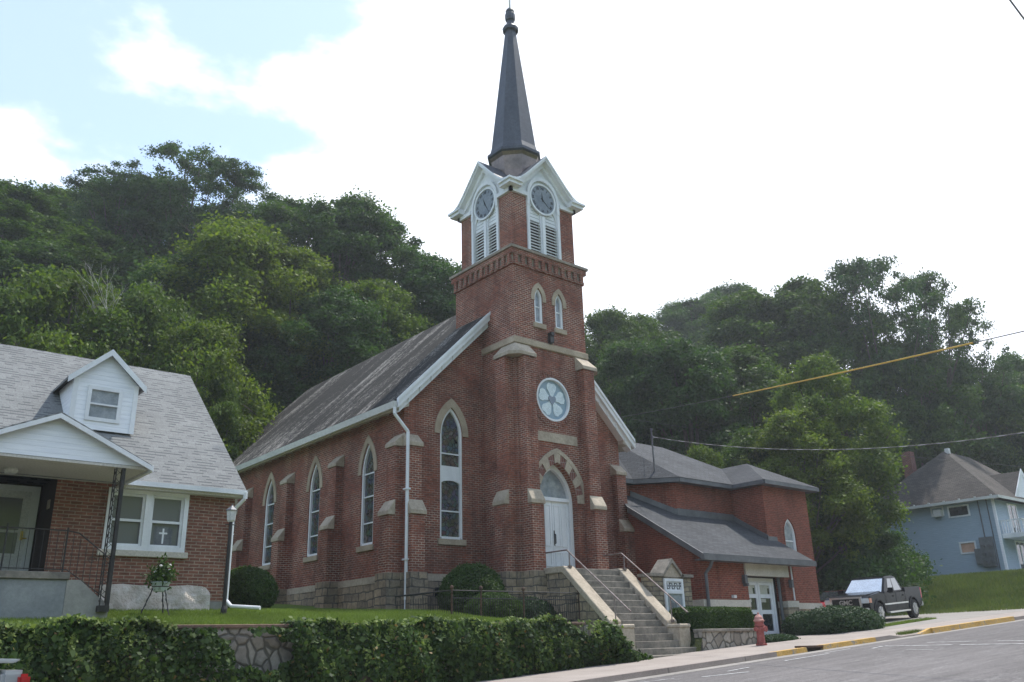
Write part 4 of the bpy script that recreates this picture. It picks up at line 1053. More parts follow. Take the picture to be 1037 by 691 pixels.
# shed roof
mb = MB()
mb.extr([(24.95,19.62,rz_(19.62)),(31.98,19.62,rz_(19.62)),(31.98,21.16,rz_(21.16)),(31.33,21.16,rz_(21.16)),(31.33,22.78,rz_(22.78)),(27.65,22.78,rz_(22.78)),(26.4,24.18,rz_(24.18)),(25.29,24.18,rz_(24.18)),(25.29,23.58,rz_(23.58)),(24.95,23.06,rz_(23.06))], (0,0,-0.10))
mb.build('shed_roof', M['shingle_hall'], ph)
mb = MB()
mb.box(24.93,32.0,19.53,19.615,4.27,4.475); mb.extr([(24.90,19.56,4.26),(24.90,23.0,4.26+0.61*3.44),(24.90,23.0,4.49+0.61*3.44),(24.90,19.56,4.49)], (0.045,0,0))
mb.build('gutter', M['gray_metal'], ph)
mb = MB(); mb.box(25.0,31.9,19.66,20.02,4.28,4.32); mb.build('soffit', M['gray_metal'], ph)
# main hipped roof of the hall, ridge along x
mb = MB(); ez = 7.74; t = 0.14
rg = [(27.2,26.2,10.25),(31.1,26.2,10.25)]; E_ = [(27.45,22.35),(35.05,22.35),(35.05,30.0),(25.3,30.0),(25.3,23.75),(26.2,23.75)]
for q, mtl, nm in ((0.0, 'shingle_hall', 'hip_roof'),):
    mb = MB(); ev = [(x,y,ez+t) for x, y in E_]
    mb.poly([ev[0],ev[1],rg[1],rg[0]]); mb.poly([ev[1],ev[2],rg[1]]); mb.poly([ev[2],ev[3],rg[0],rg[1]]); mb.poly([ev[3],ev[4],rg[0]]); mb.poly([ev[4],ev[5],rg[0]]); mb.poly([ev[5],ev[0],rg[0]]); mb.poly([(x,y,ez+t-0.001) for x,y in E_[::-1]])
    mb.build(nm, M[mtl], ph)
mb = MB(); ap = (33.0,22.95,8.98+t); bk = (33.0,25.6,8.98+t)
mb.poly([(30.95,20.78,ez+t),(35.05,20.78,ez+t),ap]); mb.poly([(35.05,20.78,ez+t),(35.05,25.6,ez+t),bk,ap]); mb.poly([(30.95,25.6,ez+t),(30.95,20.78,ez+t),ap,bk])
mb.build('hip_roof', M['shingle_hall'], ph)
mb = MB(); mb.box(27.48,30.96,22.37,22.45,ez-0.04,ez+0.13); mb.box(25.3,26.2,23.76,23.84,ez-0.04,ez+0.13); mb.extr([(26.2,23.78,ez-0.04),(27.46,22.38,ez-0.04),(27.46,22.38,ez+0.13),(26.2,23.78,ez+0.13)], (0.06,0.05,0)); mb.box(30.9,30.98,20.80,22.45,ez-0.04,ez+0.13); mb.box(30.98,35.03,20.74,20.82,ez-0.04,ez+0.13); mb.box(34.99,35.07,20.82,29.8,ez-0.04,ez+0.13)
mb.box(30.98,34.99,20.82,21.19,ez-0.02,ez+0.01); mb.box(30.98,31.35,21.19,22.78,ez-0.02,ez+0.01); mb.box(27.7,30.98,22.45,22.79,ez-0.02,ez+0.01)
mb.build('eave_gutter', M['gray_metal'], ph)
# lancet window
fr = church_window((0,21.2,0), (1,0,0), (0,-1,0), 33.0, 0.42, 4.75, 5.75, 6.45, [5.5], ringw=0.06, stone=False, parent=ph, glassm='transom_glass', sill=False)
mb = MB(); mb.ring((0,21.2,0), (1,0,0), (0,-1,0), [(33.42,5.0)]+arch(33.0,0.42,5.75,6.45)+[(32.58,5.0)], [(33.47,5.0)]+arch(33.0,0.47,5.75,6.53)+[(32.53,5.0)], 0.02); mb.build('brick_surround', BH, fr)
# entrance doors
DYh = 20.42; P = Vector((0,DYh,0)); U = Vector((1,0,0)); Nn = Vector((0,-1,0)); z0 = gz(29)+0.11
zt_ = 3.80
mb = MB(); mb.box(27.98,30.36,DYh+0.02,DYh+0.1,z0-0.1,3.95); mb.build('entry_back', M['dark_stain_and_shade'], ph)  # near-black sheet painted as the shade at the back of the recess
mb = MB(); fbox(mb, P, U, Nn, 28.0, 28.08, z0, zt_, 0, 0.1); fbox(mb, P, U, Nn, 29.94, 30.04, z0, zt_, 0, 0.1); fbox(mb, P, U, Nn, 28.08, 29.94, zt_-0.14, zt_, 0, 0.1)
df = mb.build('door_frame', WP, ph)
for x0 in (28.09, 29.02):
    x1 = x0+0.91; mb = MB(); zs = [z0+0.02, z0+0.17, z0+0.78, z0+0.93, z0+1.36, z0+1.50, zt_-0.26, zt_-0.15]
    fbox(mb, P, U, Nn, x0, x0+0.13, zs[0], zs[7], 0, 0.07); fbox(mb, P, U, Nn, x1-0.13, x1, zs[0], zs[7], 0, 0.07)
    for a, b in ((0,1),(2,3),(4,5),(6,7)): fbox(mb, P, U, Nn, x0+0.13, x1-0.13, zs[a], zs[b], 0, 0.07)
    dr = mb.build('door', WP, ph)
    for a, b, mt in ((1,2,'glass_dark'),(3,4,'glass_dark'),(5,6,'blind')):
        mb = MB(); fbox(mb, P, U, Nn, x0+0.13, x1-0.13, zs[a], zs[b], 0.01, 0.03); mb.build('pane' if mt != 'blind' else 'blind_pane', M[mt], dr)
        if a == 5: mb = MB(); fbox(mb, P, U, Nn, x1-0.25, x1-0.14, zs[5]+0.02, zs[6]-0.1, 0.031, 0.036); mb.build('curtain_gap', M['glass_dark'], dr)
        if a == 3: mb = MB(); fbox(mb, P, U, Nn, x0+0.15, x0+0.5, zs[3]+0.28, zs[4]-0.02, 0.031, 0.036); mb.build('notice', M['blind'], dr)
mb = MB(); mb.tube((30.22,20.2,z0),(30.22,20.2,3.84),0.06); mb.build('post', M['gray_metal'], ph)
mb = MB(); mb.path([(25.42,19.56,4.3),(25.42,19.7,4.05),(25.42,19.92,3.85),(25.42,19.92,1.9)], 0.06); mb.build('downspout', M['gray_metal'], ph)
mb = MB(); mb.path([(30.80,19.95,4.26),(30.80,19.95,2.98)], 0.03); mb.build('conduit', WP, ph)
mb = MB(); mb.box(27.62,27.78,19.86,20.0,3.55,3.85); mb.box(27.66,27.74,19.80,20.0,3.45,3.55); mb.build('wall_lamp', M['gray_metal'], ph)
mb = MB(); mb.box(26.9,27.05,19.9,20.02,3.02,3.12); mb.build('outlet', M['plastic_white'], ph)
mb = MB(); mb.box(30.6,30.74,19.86,20.0,3.45,3.75); mb.build('wall_lamp', M['gray_metal'], ph)
mb = MB(); mb.tube((27.05,23.3,8.1),(27.05,23.3,9.95),0.035); mb.tube((27.05,23.3,9.95),(27.05,23.3,10.03),0.06); mb.box(26.98,27.12,23.22,23.3,9.6,9.7); mb.build('service_mast', M['gray_metal'], ph)

# ------------------------------------------------------------------ STONE NOTICE BOARD
sg = thing('notice_board', 'stone gabled pier with a white framed notice board', 'notice board', (22.95, 19.6, 1.86))
SX0, SX1, SY = 21.98, 23.95, 19.42
mb = MB(); mb.box(SX0,SX1,SY,SY+0.5,1.7,3.62); mb.build('pier', M['stone_sign'], sg, bevel=0.02)
mb = MB(); mb.box(SX0-0.07,SX0+0.46,SY-0.07,SY+0.57,3.62,3.72); mb.box(SX1-0.52,SX1+0.07,SY-0.07,SY+0.57,3.62,3.72)
cg = (22.98, 4.20)
mb.extr([(22.42,SY-0.07,3.66),(cg[0],SY-0.07,cg[1]+0.02),(23.52,SY-0.07,3.66),(23.45,SY-0.07,3.62),(cg[0],SY-0.07,4.08),(22.5,SY-0.07,3.62)], (0,0.64,0)); mb.build('coping', M['step_stone'], sg)
mb = MB(); mb.extr([(22.46,SY,3.62),(cg[0],SY,4.12),(23.48,SY,3.62)], (0,0.5,0)); mb.build('gable', M['cap_stone'], sg)
P = Vector((0,SY,0)); b0, b1 = 22.52, 23.46
mb = MB(); 
for (u0,u1,za,zb) in ((b0,b0+0.09,2.3,3.56),(b1-0.09,b1,2.3,3.56),(b0+0.09,b1-0.09,3.47,3.56),(b0+0.09,b1-0.09,3.08,3.18),(b0+0.09,b1-0.09,2.3,2.4)): fbox(mb, P, U, Nn, u0, u1, za, zb, 0, 0.06)
fr = mb.build('board_frame', WP, sg)
mb = MB(); fbox(mb, P, U, Nn, b0+0.09, b1-0.09, 3.18, 3.47, 0, 0.02); hd = mb.build('heading_panel', M['white_paint'], fr)
# dark heading letters, too blurred to read in the photograph: strokes only
mb = MB(); random.seed(5)
for q in range(6):
    u = b0+0.13+q*0.125
    fbox(mb, P, U, Nn, u, u+0.03, 3.22, 3.43, 0.021, 0.028); fbox(mb, P, U, Nn, u+0.03, u+0.09, 3.395 if q % 2 else 3.22, 3.43 if q % 2 else 3.255, 0.021, 0.028)
    fbox(mb, P, U, Nn, u+0.06, u+0.09, 3.30, 3.36, 0.021, 0.028)
mb.build('heading_letters', M['clock_marks'], hd)
mb = MB(); fbox(mb, P, U, Nn, b0+0.09, b1-0.09, 2.4, 3.08, 0, 0.02); nb = mb.build('notice_pane', M['transom_glass'], fr)
mb = MB(); fbox(mb, P, U, Nn, b0+0.30, b0+0.55, 2.55, 2.80, 0.021, 0.027); fbox(mb, P, U, Nn, b0+0.28, b0+0.34, 2.5, 2.86, 0.028, 0.032); mb.build('notice_sheet', M['curtain'], fr)

# ------------------------------------------------------------------ RETAINING WALLS
rw = thing('retaining_wall', 'low flagstone retaining wall under the trimmed hedge by the hydrant', 'wall', (23.4, 17.6, 1.1))
mb = MB(); mb.box(21.93,24.92,17.56,17.86,0.9,1.84); mb.box(24.62,24.92,17.86,20.0,0.9,1.84); mb.build('wall_body', M['flagstone'], rw)
mb = MB(); mb.box(21.93,24.97,17.50,17.90,1.84,1.93); mb.box(24.58,24.97,17.90,20.0,1.84,1.93); mb.build('coping', M['step_stone'], rw, bevel=0.015)
lw = thing('garden_wall', 'long flagstone retaining wall mostly hidden under ivy below the lawn', 'wall', (6, 17.6, 0.2))
mb = MB(); mb.box(-30,17.15,17.56,17.80,-2.2,2.08); mb.build('wall_body', M['flagstone'], lw)
mb = MB(); mb.box(-30,17.0,17.50,17.86,2.08,2.15); mb.build('coping', M['terracotta_band'], lw, bevel=0.01)

# ------------------------------------------------------------------ HYDRANT
hx, hy = 23.75, 16.75; hz = gz(hx)+0.10
hd = thing('fire_hydrant', 'faded red fire hydrant at the end of the flagstone wall', 'hydrant', (hx, hy, hz))
mb = MB(); mb.lathe((hx,hy,hz), [(0.17,0),(0.17,0.05),(0.125,0.06),(0.115,0.30),(0.12,0.55),(0.155,0.56),(0.155,0.60),(0.135,0.62),(0.14,0.70)], 18); mb.build('barrel', M['hydrant_paint'], hd, smooth=False)
mb = MB(); mb.lathe((hx,hy,hz), [(0.165,0.70),(0.165,0.74),(0.135,0.76),(0.12,0.83),(0.07,0.89),(0.03,0.91),(0.03,0.96),(0.02,0.97)], 18); mb.build('bonnet', M['hydrant_top'], hd)
for ax, dx, dy, rr in (('x', 1, 0, 0.062), ('x', -1, 0, 0.062), ('y', 0, -1, 0.085)):
    mb = MB(); L = 0.22; mb.tube((hx+dx*0.08,hy+dy*0.08,hz+0.48),(hx+dx*0.2,hy+dy*0.2,hz+0.48),rr*0.9,rr*0.9,12); mb.tube((hx+dx*0.2,hy+dy*0.2,hz+0.48),(hx+dx*0.235,hy+dy*0.235,hz+0.48),rr*1.15,rr*1.1,6); mb.tube((hx+dx*0.235,hy+dy*0.235,hz+0.48),(hx+dx*0.265,hy+dy*0.265,hz+0.48),0.02,0.02,5)
    mb.build('nozzle', M['hydrant_paint'], hd)
mb = MB()
for q in range(8): a = q*PI/4; mb.tube((hx+0.148*math.cos(a),hy+0.148*math.sin(a),hz+0.05),(hx+0.148*math.cos(a),hy+0.148*math.sin(a),hz+0.08),0.014,0.014,6)
split(mb, 'bolt', M['rusty_iron'], hd)

# ------------------------------------------------------------------ IRON FENCE
fe = thing('iron_fence', 'low rusty iron picket fence in front of the church foundation', 'fence', (16.6, 19.9, 2.14))
fx0, fx1, fy = 14.2, 19.0, 19.75
mb = MB(); zb = 2.14
for x in np.arange(fx0+0.06, fx1, 0.085):
    mb.tube((x,fy,zb+0.10),(x,fy,zb+0.80),0.008,0.008,4)
for y in np.arange(fy+0.08, 22.6, 0.085): mb.tube((fx0,y,zb+0.1),(fx0,y,zb+0.80),0.008,0.008,4)
mb.build('picket', M['black_iron'], fe)
mb = MB(); mb.tube((fx0,fy,zb+0.92),(fx1,fy,zb+0.92),0.018); mb.tube((fx0,fy,zb+0.72),(fx1,fy,zb+0.72),0.015); mb.tube((fx0,fy,zb+0.14),(fx1,fy,zb+0.14),0.015)
mb.tube((fx0,fy,zb+0.92),(fx0,22.6,zb+0.92),0.024); mb.tube((fx0,fy,zb+0.14),(fx0,22.6,zb+0.14),0.015); mb.build('rail', M['black_iron'], fe)
for x in (fx0, 15.2, 16.75, fx1-0.03):
    mb = MB(); mb.tube((x,fy,zb-0.1),(x,fy,zb+0.95),0.026,0.026,8); mb.lathe((x,fy,zb+0.95), [(0.03,0),(0.05,0.02),(0.055,0.05),(0.04,0.09),(0.01,0.11)], 10); mb.build('post', M['rusty_iron'], fe)

# ------------------------------------------------------------------ RECTORY
rc_ = thing('rectory', 'brick house with gray shingle roof, white dormer and gabled porch', 'house', (3.5, 21.0, 2.5))
BK = M['brick_house']; RX0, RX1, RY = -7.0, 8.45, 21.0
rs = 0.8475; re_y = 20.72; re_z = 5.32; ry = 25.75
def rr(y): return re_z + rs*(y-re_y)
mb = MB()
win = [(5.50,3.92),(7.26,3.92),(7.26,5.22),(5.50,5.22)]
wallface(mb, (0,RY,0), (1,0,0), (0,-1,0), [(4.37,2.4),(RX1,2.4),(RX1,5.42),(4.37,5.42)], [win], 0.1)
wallface(mb, (0,RY,0), (1,0,0), (0,-1,0), [(RX0,2.4),(0.6,2.4),(0.6,5.42),(RX0,5.42)], [], 0)
wallface(mb, (RX1,0,0), (0,1,0), (1,0,0), [(RY,2.4),(30.4,2.4),(30.4,5.42),(ry,5.42+rs*(ry-RY)),(RY,5.42)], [], 0)
wallface(mb, (RX0,0,0), (0,1,0), (-1,0,0), [(RY,2.4),(30.4,2.4),(30.4,5.42),(ry,5.42+rs*(ry-RY)),(RY,5.42)], [], 0)
wallface(mb, (0,30.4,0), (1,0,0), (0,1,0), [(RX0,2.4),(RX1,2.4),(RX1,5.42),(RX0,5.42)], [], 0)
mb.build('wall', BK, rc_)
mb = MB(); mb.box(4.34,RX1+0.02,20.97,21.05,2.0,2.78); mb.box(RX1-0.05,RX1+0.02,21.05,30.4,1.9,2.78); mb.build('foundation', M['concrete'], rc_)
# entry recess: dark boarded return, door wall set back
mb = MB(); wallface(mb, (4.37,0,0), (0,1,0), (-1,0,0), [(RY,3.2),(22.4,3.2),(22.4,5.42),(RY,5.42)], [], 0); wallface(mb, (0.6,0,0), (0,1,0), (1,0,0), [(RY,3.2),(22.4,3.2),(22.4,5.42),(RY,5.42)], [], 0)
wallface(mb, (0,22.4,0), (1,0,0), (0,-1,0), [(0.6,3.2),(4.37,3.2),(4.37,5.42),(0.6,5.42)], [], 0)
er = mb.build('entry_recess', M['dark_stain_and_shade'], rc_)
mb = MB(); mb.box(4.345,4.366,21.35,21.55,4.75,4.95); mb.build('house_number_plate', M['limestone'], er)
P = Vector((0,22.4,0)); dl, dr_ = 3.20, 4.30; dz = 3.22
mb = MB(); fbox(mb, P, U, Nn, dl-0.12, dl, dz, 5.36, 0, 0.1); fbox(mb, P, U, Nn, dr_-0.14, dr_+0.02, dz, 5.36, 0, 0.1); fbox(mb, P, U, Nn, dl, dr_-0.14, 5.24, 5.36, 0, 0.1); df = mb.build('door_frame', WP, rc_)
mb = MB(); d0, d1 = dl, dr_-0.14
fbox(mb, P, U, Nn, d0, d0+0.14, dz, 5.24, 0, 0.07); fbox(mb, P, U, Nn, d1-0.16, d1, dz, 5.24, 0, 0.07); fbox(mb, P, U, Nn, d0+0.14, d1-0.16, dz, dz+0.62, 0, 0.07); fbox(mb, P, U, Nn, d0+0.14, d1-0.16, 5.08, 5.24, 0, 0.07); fbox(mb, P, U, Nn, d0+0.14, d1-0.16, 4.30, 4.36, 0, 0.07)
dd = mb.build('storm_door', M['plastic_white'], rc_)
mb = MB(); fbox(mb, P, U, Nn, d0+0.14, d1-0.16, dz+0.62, 5.08, 0.01, 0.03); mb.build('pane', M['glass_porch'], dd)
mb = MB(); fbox(mb, P, U, Nn, d1-0.11, d1-0.06, 4.14, 4.34, 0.07, 0.10); mb.tube((d1-0.085,22.3,4.18),(d1+0.02,22.28,4.18),0.015); mb.build('handle', M['brass'], dd)
# window with two double-hung sashes
P = Vector((0,RY,0))
mb = MB(); u0, u1, za, zb = 5.46, 7.30, 3.88, 5.26
for a in ((u0,u0+0.10,za,zb),(u1-0.10,u1,za,zb),(u0+0.1,u1-0.1,zb-0.10,zb),(u0+0.1,u1-0.1,za,za+0.10),(6.30,6.46,za+0.1,zb-0.1)): fbox(mb, P, U, Nn, *a, -0.05, 0.05)
wn = mb.build('window', WP, rc_)
for a, b in ((5.56,6.30),(6.46,7.20)):
    mb = MB()
    for zz0, zz1, dd_ in ((3.98,4.58,-0.05),(4.54,5.16,-0.08)):
        for r_ in ((a,a+0.05,zz0,zz1),(b-0.05,b,zz0,zz1),(a+0.05,b-0.05,zz0,zz0+0.05),(a+0.05,b-0.05,zz1-0.05,zz1)): fbox(mb, P, U, Nn, *r_, dd_, dd_+0.04)
    mb.build('sash', WP, wn)
    mb = MB(); fbox(mb, P, U, Nn, a+0.02, b-0.02, 4.0, 5.14, -0.095, -0.085); mb.build('pane', M['glass_porch'], wn)
# cross hanging in the window
mb = MB(); fbox(mb, P, U, Nn, 6.60, 7.02, 4.02, 4.46, -0.084, -0.080); mb.build('window_banner', M['curtain'], wn)
mb = MB(); fbox(mb, P, U, Nn, 6.785, 6.825, 4.07, 4.42, -0.079, -0.072); fbox(mb, P, U, Nn, 6.71, 6.785, 4.29, 4.33, -0.079, -0.072); fbox(mb, P, U, Nn, 6.825, 6.90, 4.29, 4.33, -0.079, -0.072); mb.build('window_cross', WP, wn)
mb = MB(); fbox(mb, P, U, Nn, 5.38, 7.38, 3.74, 3.878, -0.05, 0.09); mb.build('sill', M['limestone_pale'], wn, bevel=0.01)
# roof
RE1 = 8.62
mb = MB(); th = 0.10
mb.extr([(RX0-0.3,re_y,re_z),(RX0-0.3,ry,rr(ry)),(RX0-0.3,2*ry-re_y,re_z),(RX0-0.3,2*ry-re_y,re_z+th),(RX0-0.3,ry,rr(ry)+th*1.3),(RX0-0.3,re_y,re_z+th)], (RE1-RX0+0.3,0,0)); mb.build('roof', M['shingle_gray'], rc_)
mb = MB(); mb.box(5.72,RE1-0.02,re_y-0.09,re_y-0.005,re_z-0.02,re_z+0.09); mb.box(RX0,1.9,re_y-0.09,re_y-0.005,re_z-0.02,re_z+0.09); mb.build('gutter', WP, rc_)
mb = MB(); mb.box(5.6,RE1-0.08,re_y,RY-0.005,re_z-0.08,re_z-0.02); mb.build('soffit', M['soffit'], rc_)
mb = MB()
for s_ in (0,): 
    mb.extr([(RE1,re_y,re_z-0.10),(RE1,ry,rr(ry)-0.10),(RE1,2*ry-re_y,re_z-0.10),(RE1,2*ry-re_y,re_z+0.05),(RE1,ry,rr(ry)+0.05),(RE1,re_y,re_z+0.05)], (0.03,0,0))
mb.build('rake_board', WP, rc_)
mb = MB(); mb.path([(8.55,20.64,5.36),(8.55,20.66,5.20),(8.40,20.92,4.95),(8.40,20.92,2.80),(8.46,20.75,2.66),(8.95,20.2,2.60)], 0.045); mb.build('downspout', WP, rc_)
mb = MB(); mb.lathe((-1.5,27.0,0), [(0.15,9.0),(0.15,10.6)], 8); mb.build('vent_pipe', M['gray_metal'], rc_)
# dormer
dm = bpy.data.objects.new('dormer', bpy.data.meshes.new('dormer')); 
DFY = 22.32; DC = 5.44; DH = 0.755; dez = 8.12; dpz = 8.12 + 0.755*0.92
mb = MB(); P = Vector((0,DFY,0))
wallface(mb, P, U, Nn, [(DC-DH,6.86),(DC+DH,6.86),(DC+DH,dez),(DC,dpz+0.02),(DC-DH,dez)], [[(5.05,7.12),(5.80,7.12),(5.80,7.92),(5.05,7.92)]], 0.05)
yb = re_y + (dez-re_z)/rs
for sx in (-1,1): mb.poly([(DC+sx*DH,DFY,6.86),(DC+sx*DH,DFY,dez),(DC+sx*DH,yb+0.1,dez)])
dm = mb.build('dormer', M['siding_white'], rc_)
mb = MB(); sl_ = 0.92
for sx in (-1,1):
    xe = DC+sx*(DH+0.17); ze = dez-0.17*sl_+0.06; zp = dpz+0.06; y0_ = DFY-0.12
    ybk = re_y+(zp-re_z)/rs+0.2; ybe = re_y+(ze-re_z)/rs
    mb.extr([(DC,y0_,zp),(xe,y0_,ze),(xe,ybe,ze),(DC,ybk,zp)], (0,0,0.06))
mb.build('dormer_roof', M['shingle_gray'], dm)
mb = MB()
for sx in (-1,1):
    xe = DC+sx*(DH+0.17); ze = dez-0.17*sl_+0.06; zp = dpz+0.06
    mb.extr([(DC,DFY-0.145,zp-0.10),(xe,DFY-0.145,ze-0.10),(xe,DFY-0.145,ze+0.065),(DC,DFY-0.145,zp+0.065)], (0,0.024,0))
    mb.box(*sorted((DC+sx*DH-sx*0.10, DC+sx*DH+sx*0.012)), DFY-0.02, DFY+0.02, 6.86, dez)
mb.build('dormer_trim', WP, dm)
mb = MB(); a, b, z0_, z1_ = 5.02, 5.84, 7.08, 7.96
for q in ((a,a+0.09,z0_,z1_),(b-0.09,b,z0_,z1_),(a+0.09,b-0.09,z0_,z0_+0.09),(a+0.09,b-0.09,z1_-0.09,z1_),(a+0.09,b-0.09,7.49,7.53)): fbox(mb, P, U, Nn, *q, -0.03, 0.03)
dw = mb.build('dormer_window', WP, dm); mb = MB(); fbox(mb, P, U, Nn, a+0.05, b-0.05, z0_+0.05, z1_-0.05, -0.04, -0.025); mb.build('pane', M['transom_glass'], dw)
# porch: gable roof, siding gable, posts
PC = 3.80; PF = 18.95; pez = 5.42; ppz = 6.24; pw = 1.80
mb = MB(); mb.poly([(PC-pw,PF,5.40),(PC+pw,PF,5.40),(PC+pw,PF,5.46),(PC,PF,ppz-0.02),(PC-pw,PF,5.46)]); pg = mb.build('porch_gable', M['siding_white'], rc_)
mb = MB()
for sx in (-1,1):
    xe = PC+sx*(pw+0.10); sl2 = (ppz-pez)/pw
    zp = ppz+0.02; ze = pez-0.06
    yv = re_y+(zp-re_z)/rs; yve = re_y+0.02
    mb.extr([(PC,PF-0.12,zp),(xe,PF-0.12,ze),(xe,yve,ze),(PC,yv+0.1,zp)], (0,0,0.07))
mb.build('porch_roof', M['shingle_gray'], rc_)
mb = MB()
for sx in (-1,1):
    xe = PC+sx*(pw+0.11); mb.extr([(PC,PF-0.15,ppz-0.05),(xe,PF-0.15,pez-0.12),(xe,PF-0.15,pez-0.02),(PC,PF-0.15,ppz+0.05)], (0,0.03,0))
mb.box(PC+pw+0.08,PC+pw+0.14,PF-0.12,re_y-0.1,pez-0.13,pez+0.0)
mb.build('porch_trim', WP, rc_)
mb = MB(); mb.box(PC-pw,PC+pw+0.06,PF+0.01,RY-0.004,5.34,5.395); mb.build('porch_ceiling', M['soffit'], rc_)
mb = MB(); mb.lathe((3.3,20.2,5.22), [(0.12,0.12),(0.14,0.08),(0.11,0.02),(0.05,0.0)], 12); mb.build('ceiling_lamp', M['lamp_glass'], rc_)
mb = MB(); mb.tube((2.62,19.9,5.34),(2.62,19.9,5.15),0.02); mb.lathe((2.62,19.9,4.95), [(0.05,0),(0.07,0.05),(0.06,0.16),(0.02,0.2)], 10); mb.build('hanging_chime', M['black_iron'], rc_)
for xx in (5.12, 2.30):
    mb = MB(); w_ = 0.14; zb = 2.55; zt_ = 5.34
    for dx, dy in ((0,0),(w_,0),(0,w_),(w_,w_)): mb.tube((xx-w_/2+dx,19.02+dy,zb),(xx-w_/2+dx,19.02+dy,zt_),0.012,0.012,6)
    for q in range(15):
        z = zb+0.1+q*0.185
        for a0, a1 in (((-w_/2,0),(w_/2,0)), ((-w_/2,0),(-w_/2,w_))):
            cxp = [(xx+a0[0]+(a1[0]-a0[0])*(0.5+0.5*math.sin(t_)), 19.02+a0[1]+(a1[1]-a0[1])*(0.5+0.5*math.sin(t_)), z+0.185*t_/PI) for t_ in np.linspace(0, PI, 5)]
            mb.path([tuple(p) for p in cxp], 0.006, 4)
            cxp = [(xx+a0[0]+(a1[0]-a0[0])*(0.5-0.5*math.sin(t_)), 19.02+a0[1]+(a1[1]-a0[1])*(0.5-0.5*math.sin(t_)), z+0.185*t_/PI) for t_ in np.linspace(0, PI, 5)]
            mb.path([tuple(p) for p in cxp], 0.006, 4)
    mb.box(xx+w_/2-0.03,xx+w_/2+0.035,18.99,19.05,zb,zt_); mb.box(xx-0.10,xx+0.11,18.98,19.20,zb-0.1,zb+0.02)
    mb.build('porch_post', M['black_iron'], rc_)
# landing and steps
mb = MB(); mb.box(-0.2,4.42,19.12,22.4,2.2,3.06); mb.build('porch_base', M['concrete_bluish'], rc_, bevel=0.01)
mb = MB(); mb.box(-0.25,4.45,19.07,22.4,3.062,3.20); mb.build('porch_floor', M['step_stone'], rc_, bevel=0.01)
mb = MB()
for q in range(4): mb.box(4.45+q*0.18,4.63+q*0.18,19.33,20.9,2.2,3.04-q*0.155)
mb.extr([(4.42,19.12,2.2),(5.25,19.12,2.2),(5.25,19.12,2.56),(4.66,19.12,3.06),(4.42,19.12,3.06)], (0,0.2,0))
mb.build('porch_steps', M['concrete'], rc_)
mb = MB(); yr = 19.22
for x in np.arange(0.0, 4.4, 0.13): mb.tube((x,yr,3.24),(x,yr,4.0),0.007,0.007,4)
for q in range(6):
    x = 4.46+q*0.13; d = -(x-4.40)*0.66; mb.tube((x,yr,3.16+d),(x,yr,4.0+d),0.007,0.007,4)
mb.path([(0,yr,4.02),(4.32,yr,4.02),(4.55,yr,3.98),(5.20,yr,3.50)], 0.014, 6); mb.path([(0,yr,3.26),(4.40,yr,3.26),(5.20,yr,2.72)], 0.01, 6)
for x, zz, hh in ((2.05,3.2,4.1),(3.25,3.2,4.1),(4.33,3.2,4.08),(5.20,2.5,3.55)): mb.tube((x,yr,zz),(x,yr,hh),0.016,0.016,6)
for q in range(5):
    cx0 = 4.75+0.05*q; pts_ = [(4.85+0.09*math.cos(t_)*(1-t_/9), yr, 3.45+0.09*math.sin(t_)*(1-t_/9)) for t_ in np.linspace(0, 8, 14)]
mb.path(pts_, 0.007, 4)
mb.build('railing', M['black_iron'], rc_)

# plastic sheeting along the foundation
mb = MB(); xs = np.linspace(5.52,7.98,26); random.seed(3)
rows = []
for j, z in enumerate((2.50,2.72,2.92,3.14)):
    rows.append([(x, 20.93-(3-j)*0.035+0.03*math.sin(x*9+j)+random.uniform(-.012,.012), z + (-0.04*abs(math.sin(x*2.1)) if j == 3 else 0) - (max(0, x-7.85)*1.0 if j == 3 else 0)) for x in xs])
for j in range(3):
    for i in range(len(xs)-1): mb.poly([rows[j][i], rows[j][i+1], rows[j+1][i+1], rows[j+1][i]])
for i in range(len(xs)-1): mb.poly([rows[3][i], rows[3][i+1], (xs[i+1],20.965,rows[3][i+1][2]), (xs[i],20.965,rows[3][i][2])])
o = mb.build('plastic_sheet', M['tarp'], None, smooth=True); tag(o, 'crumpled plastic sheeting taped along the base of the brick house', 'plastic sheet')

# lamp post
lz = terr(7.95, 19.9)
lp = thing('lamp_post', 'black yard lamp post with a pale glass head on the lawn', 'lamp post', (7.95, 19.9, lz))
mb = MB(); mb.tube((7.95,19.9,lz-0.1),(7.95,19.9,lz+2.08),0.045,0.04,10); mb.lathe((7.95,19.9,lz), [(0.07,0),(0.07,0.12),(0.045,0.2)], 10); mb.tube((7.82,19.9,lz+2.02),(8.08,19.9,lz+2.02),0.012); mb.build('post', M['black_iron'], lp)
mb = MB(); mb.lathe((7.95,19.9,lz+2.08), [(0.07,0),(0.10,0.04),(0.12,0.26)], 6); mb.build('lamp_head', M['lamp_glass'], lp)
mb = MB(); mb.lathe((7.95,19.9,lz+2.34), [(0.15,0),(0.14,0.02),(0.06,0.08),(0.02,0.12),(0.01,0.16)], 6); mb.build('lamp_cap', M['gray_metal'], lp)
mb = MB(); mb.box(8.35,9.1,20.35,20.55,2.56,2.62); 
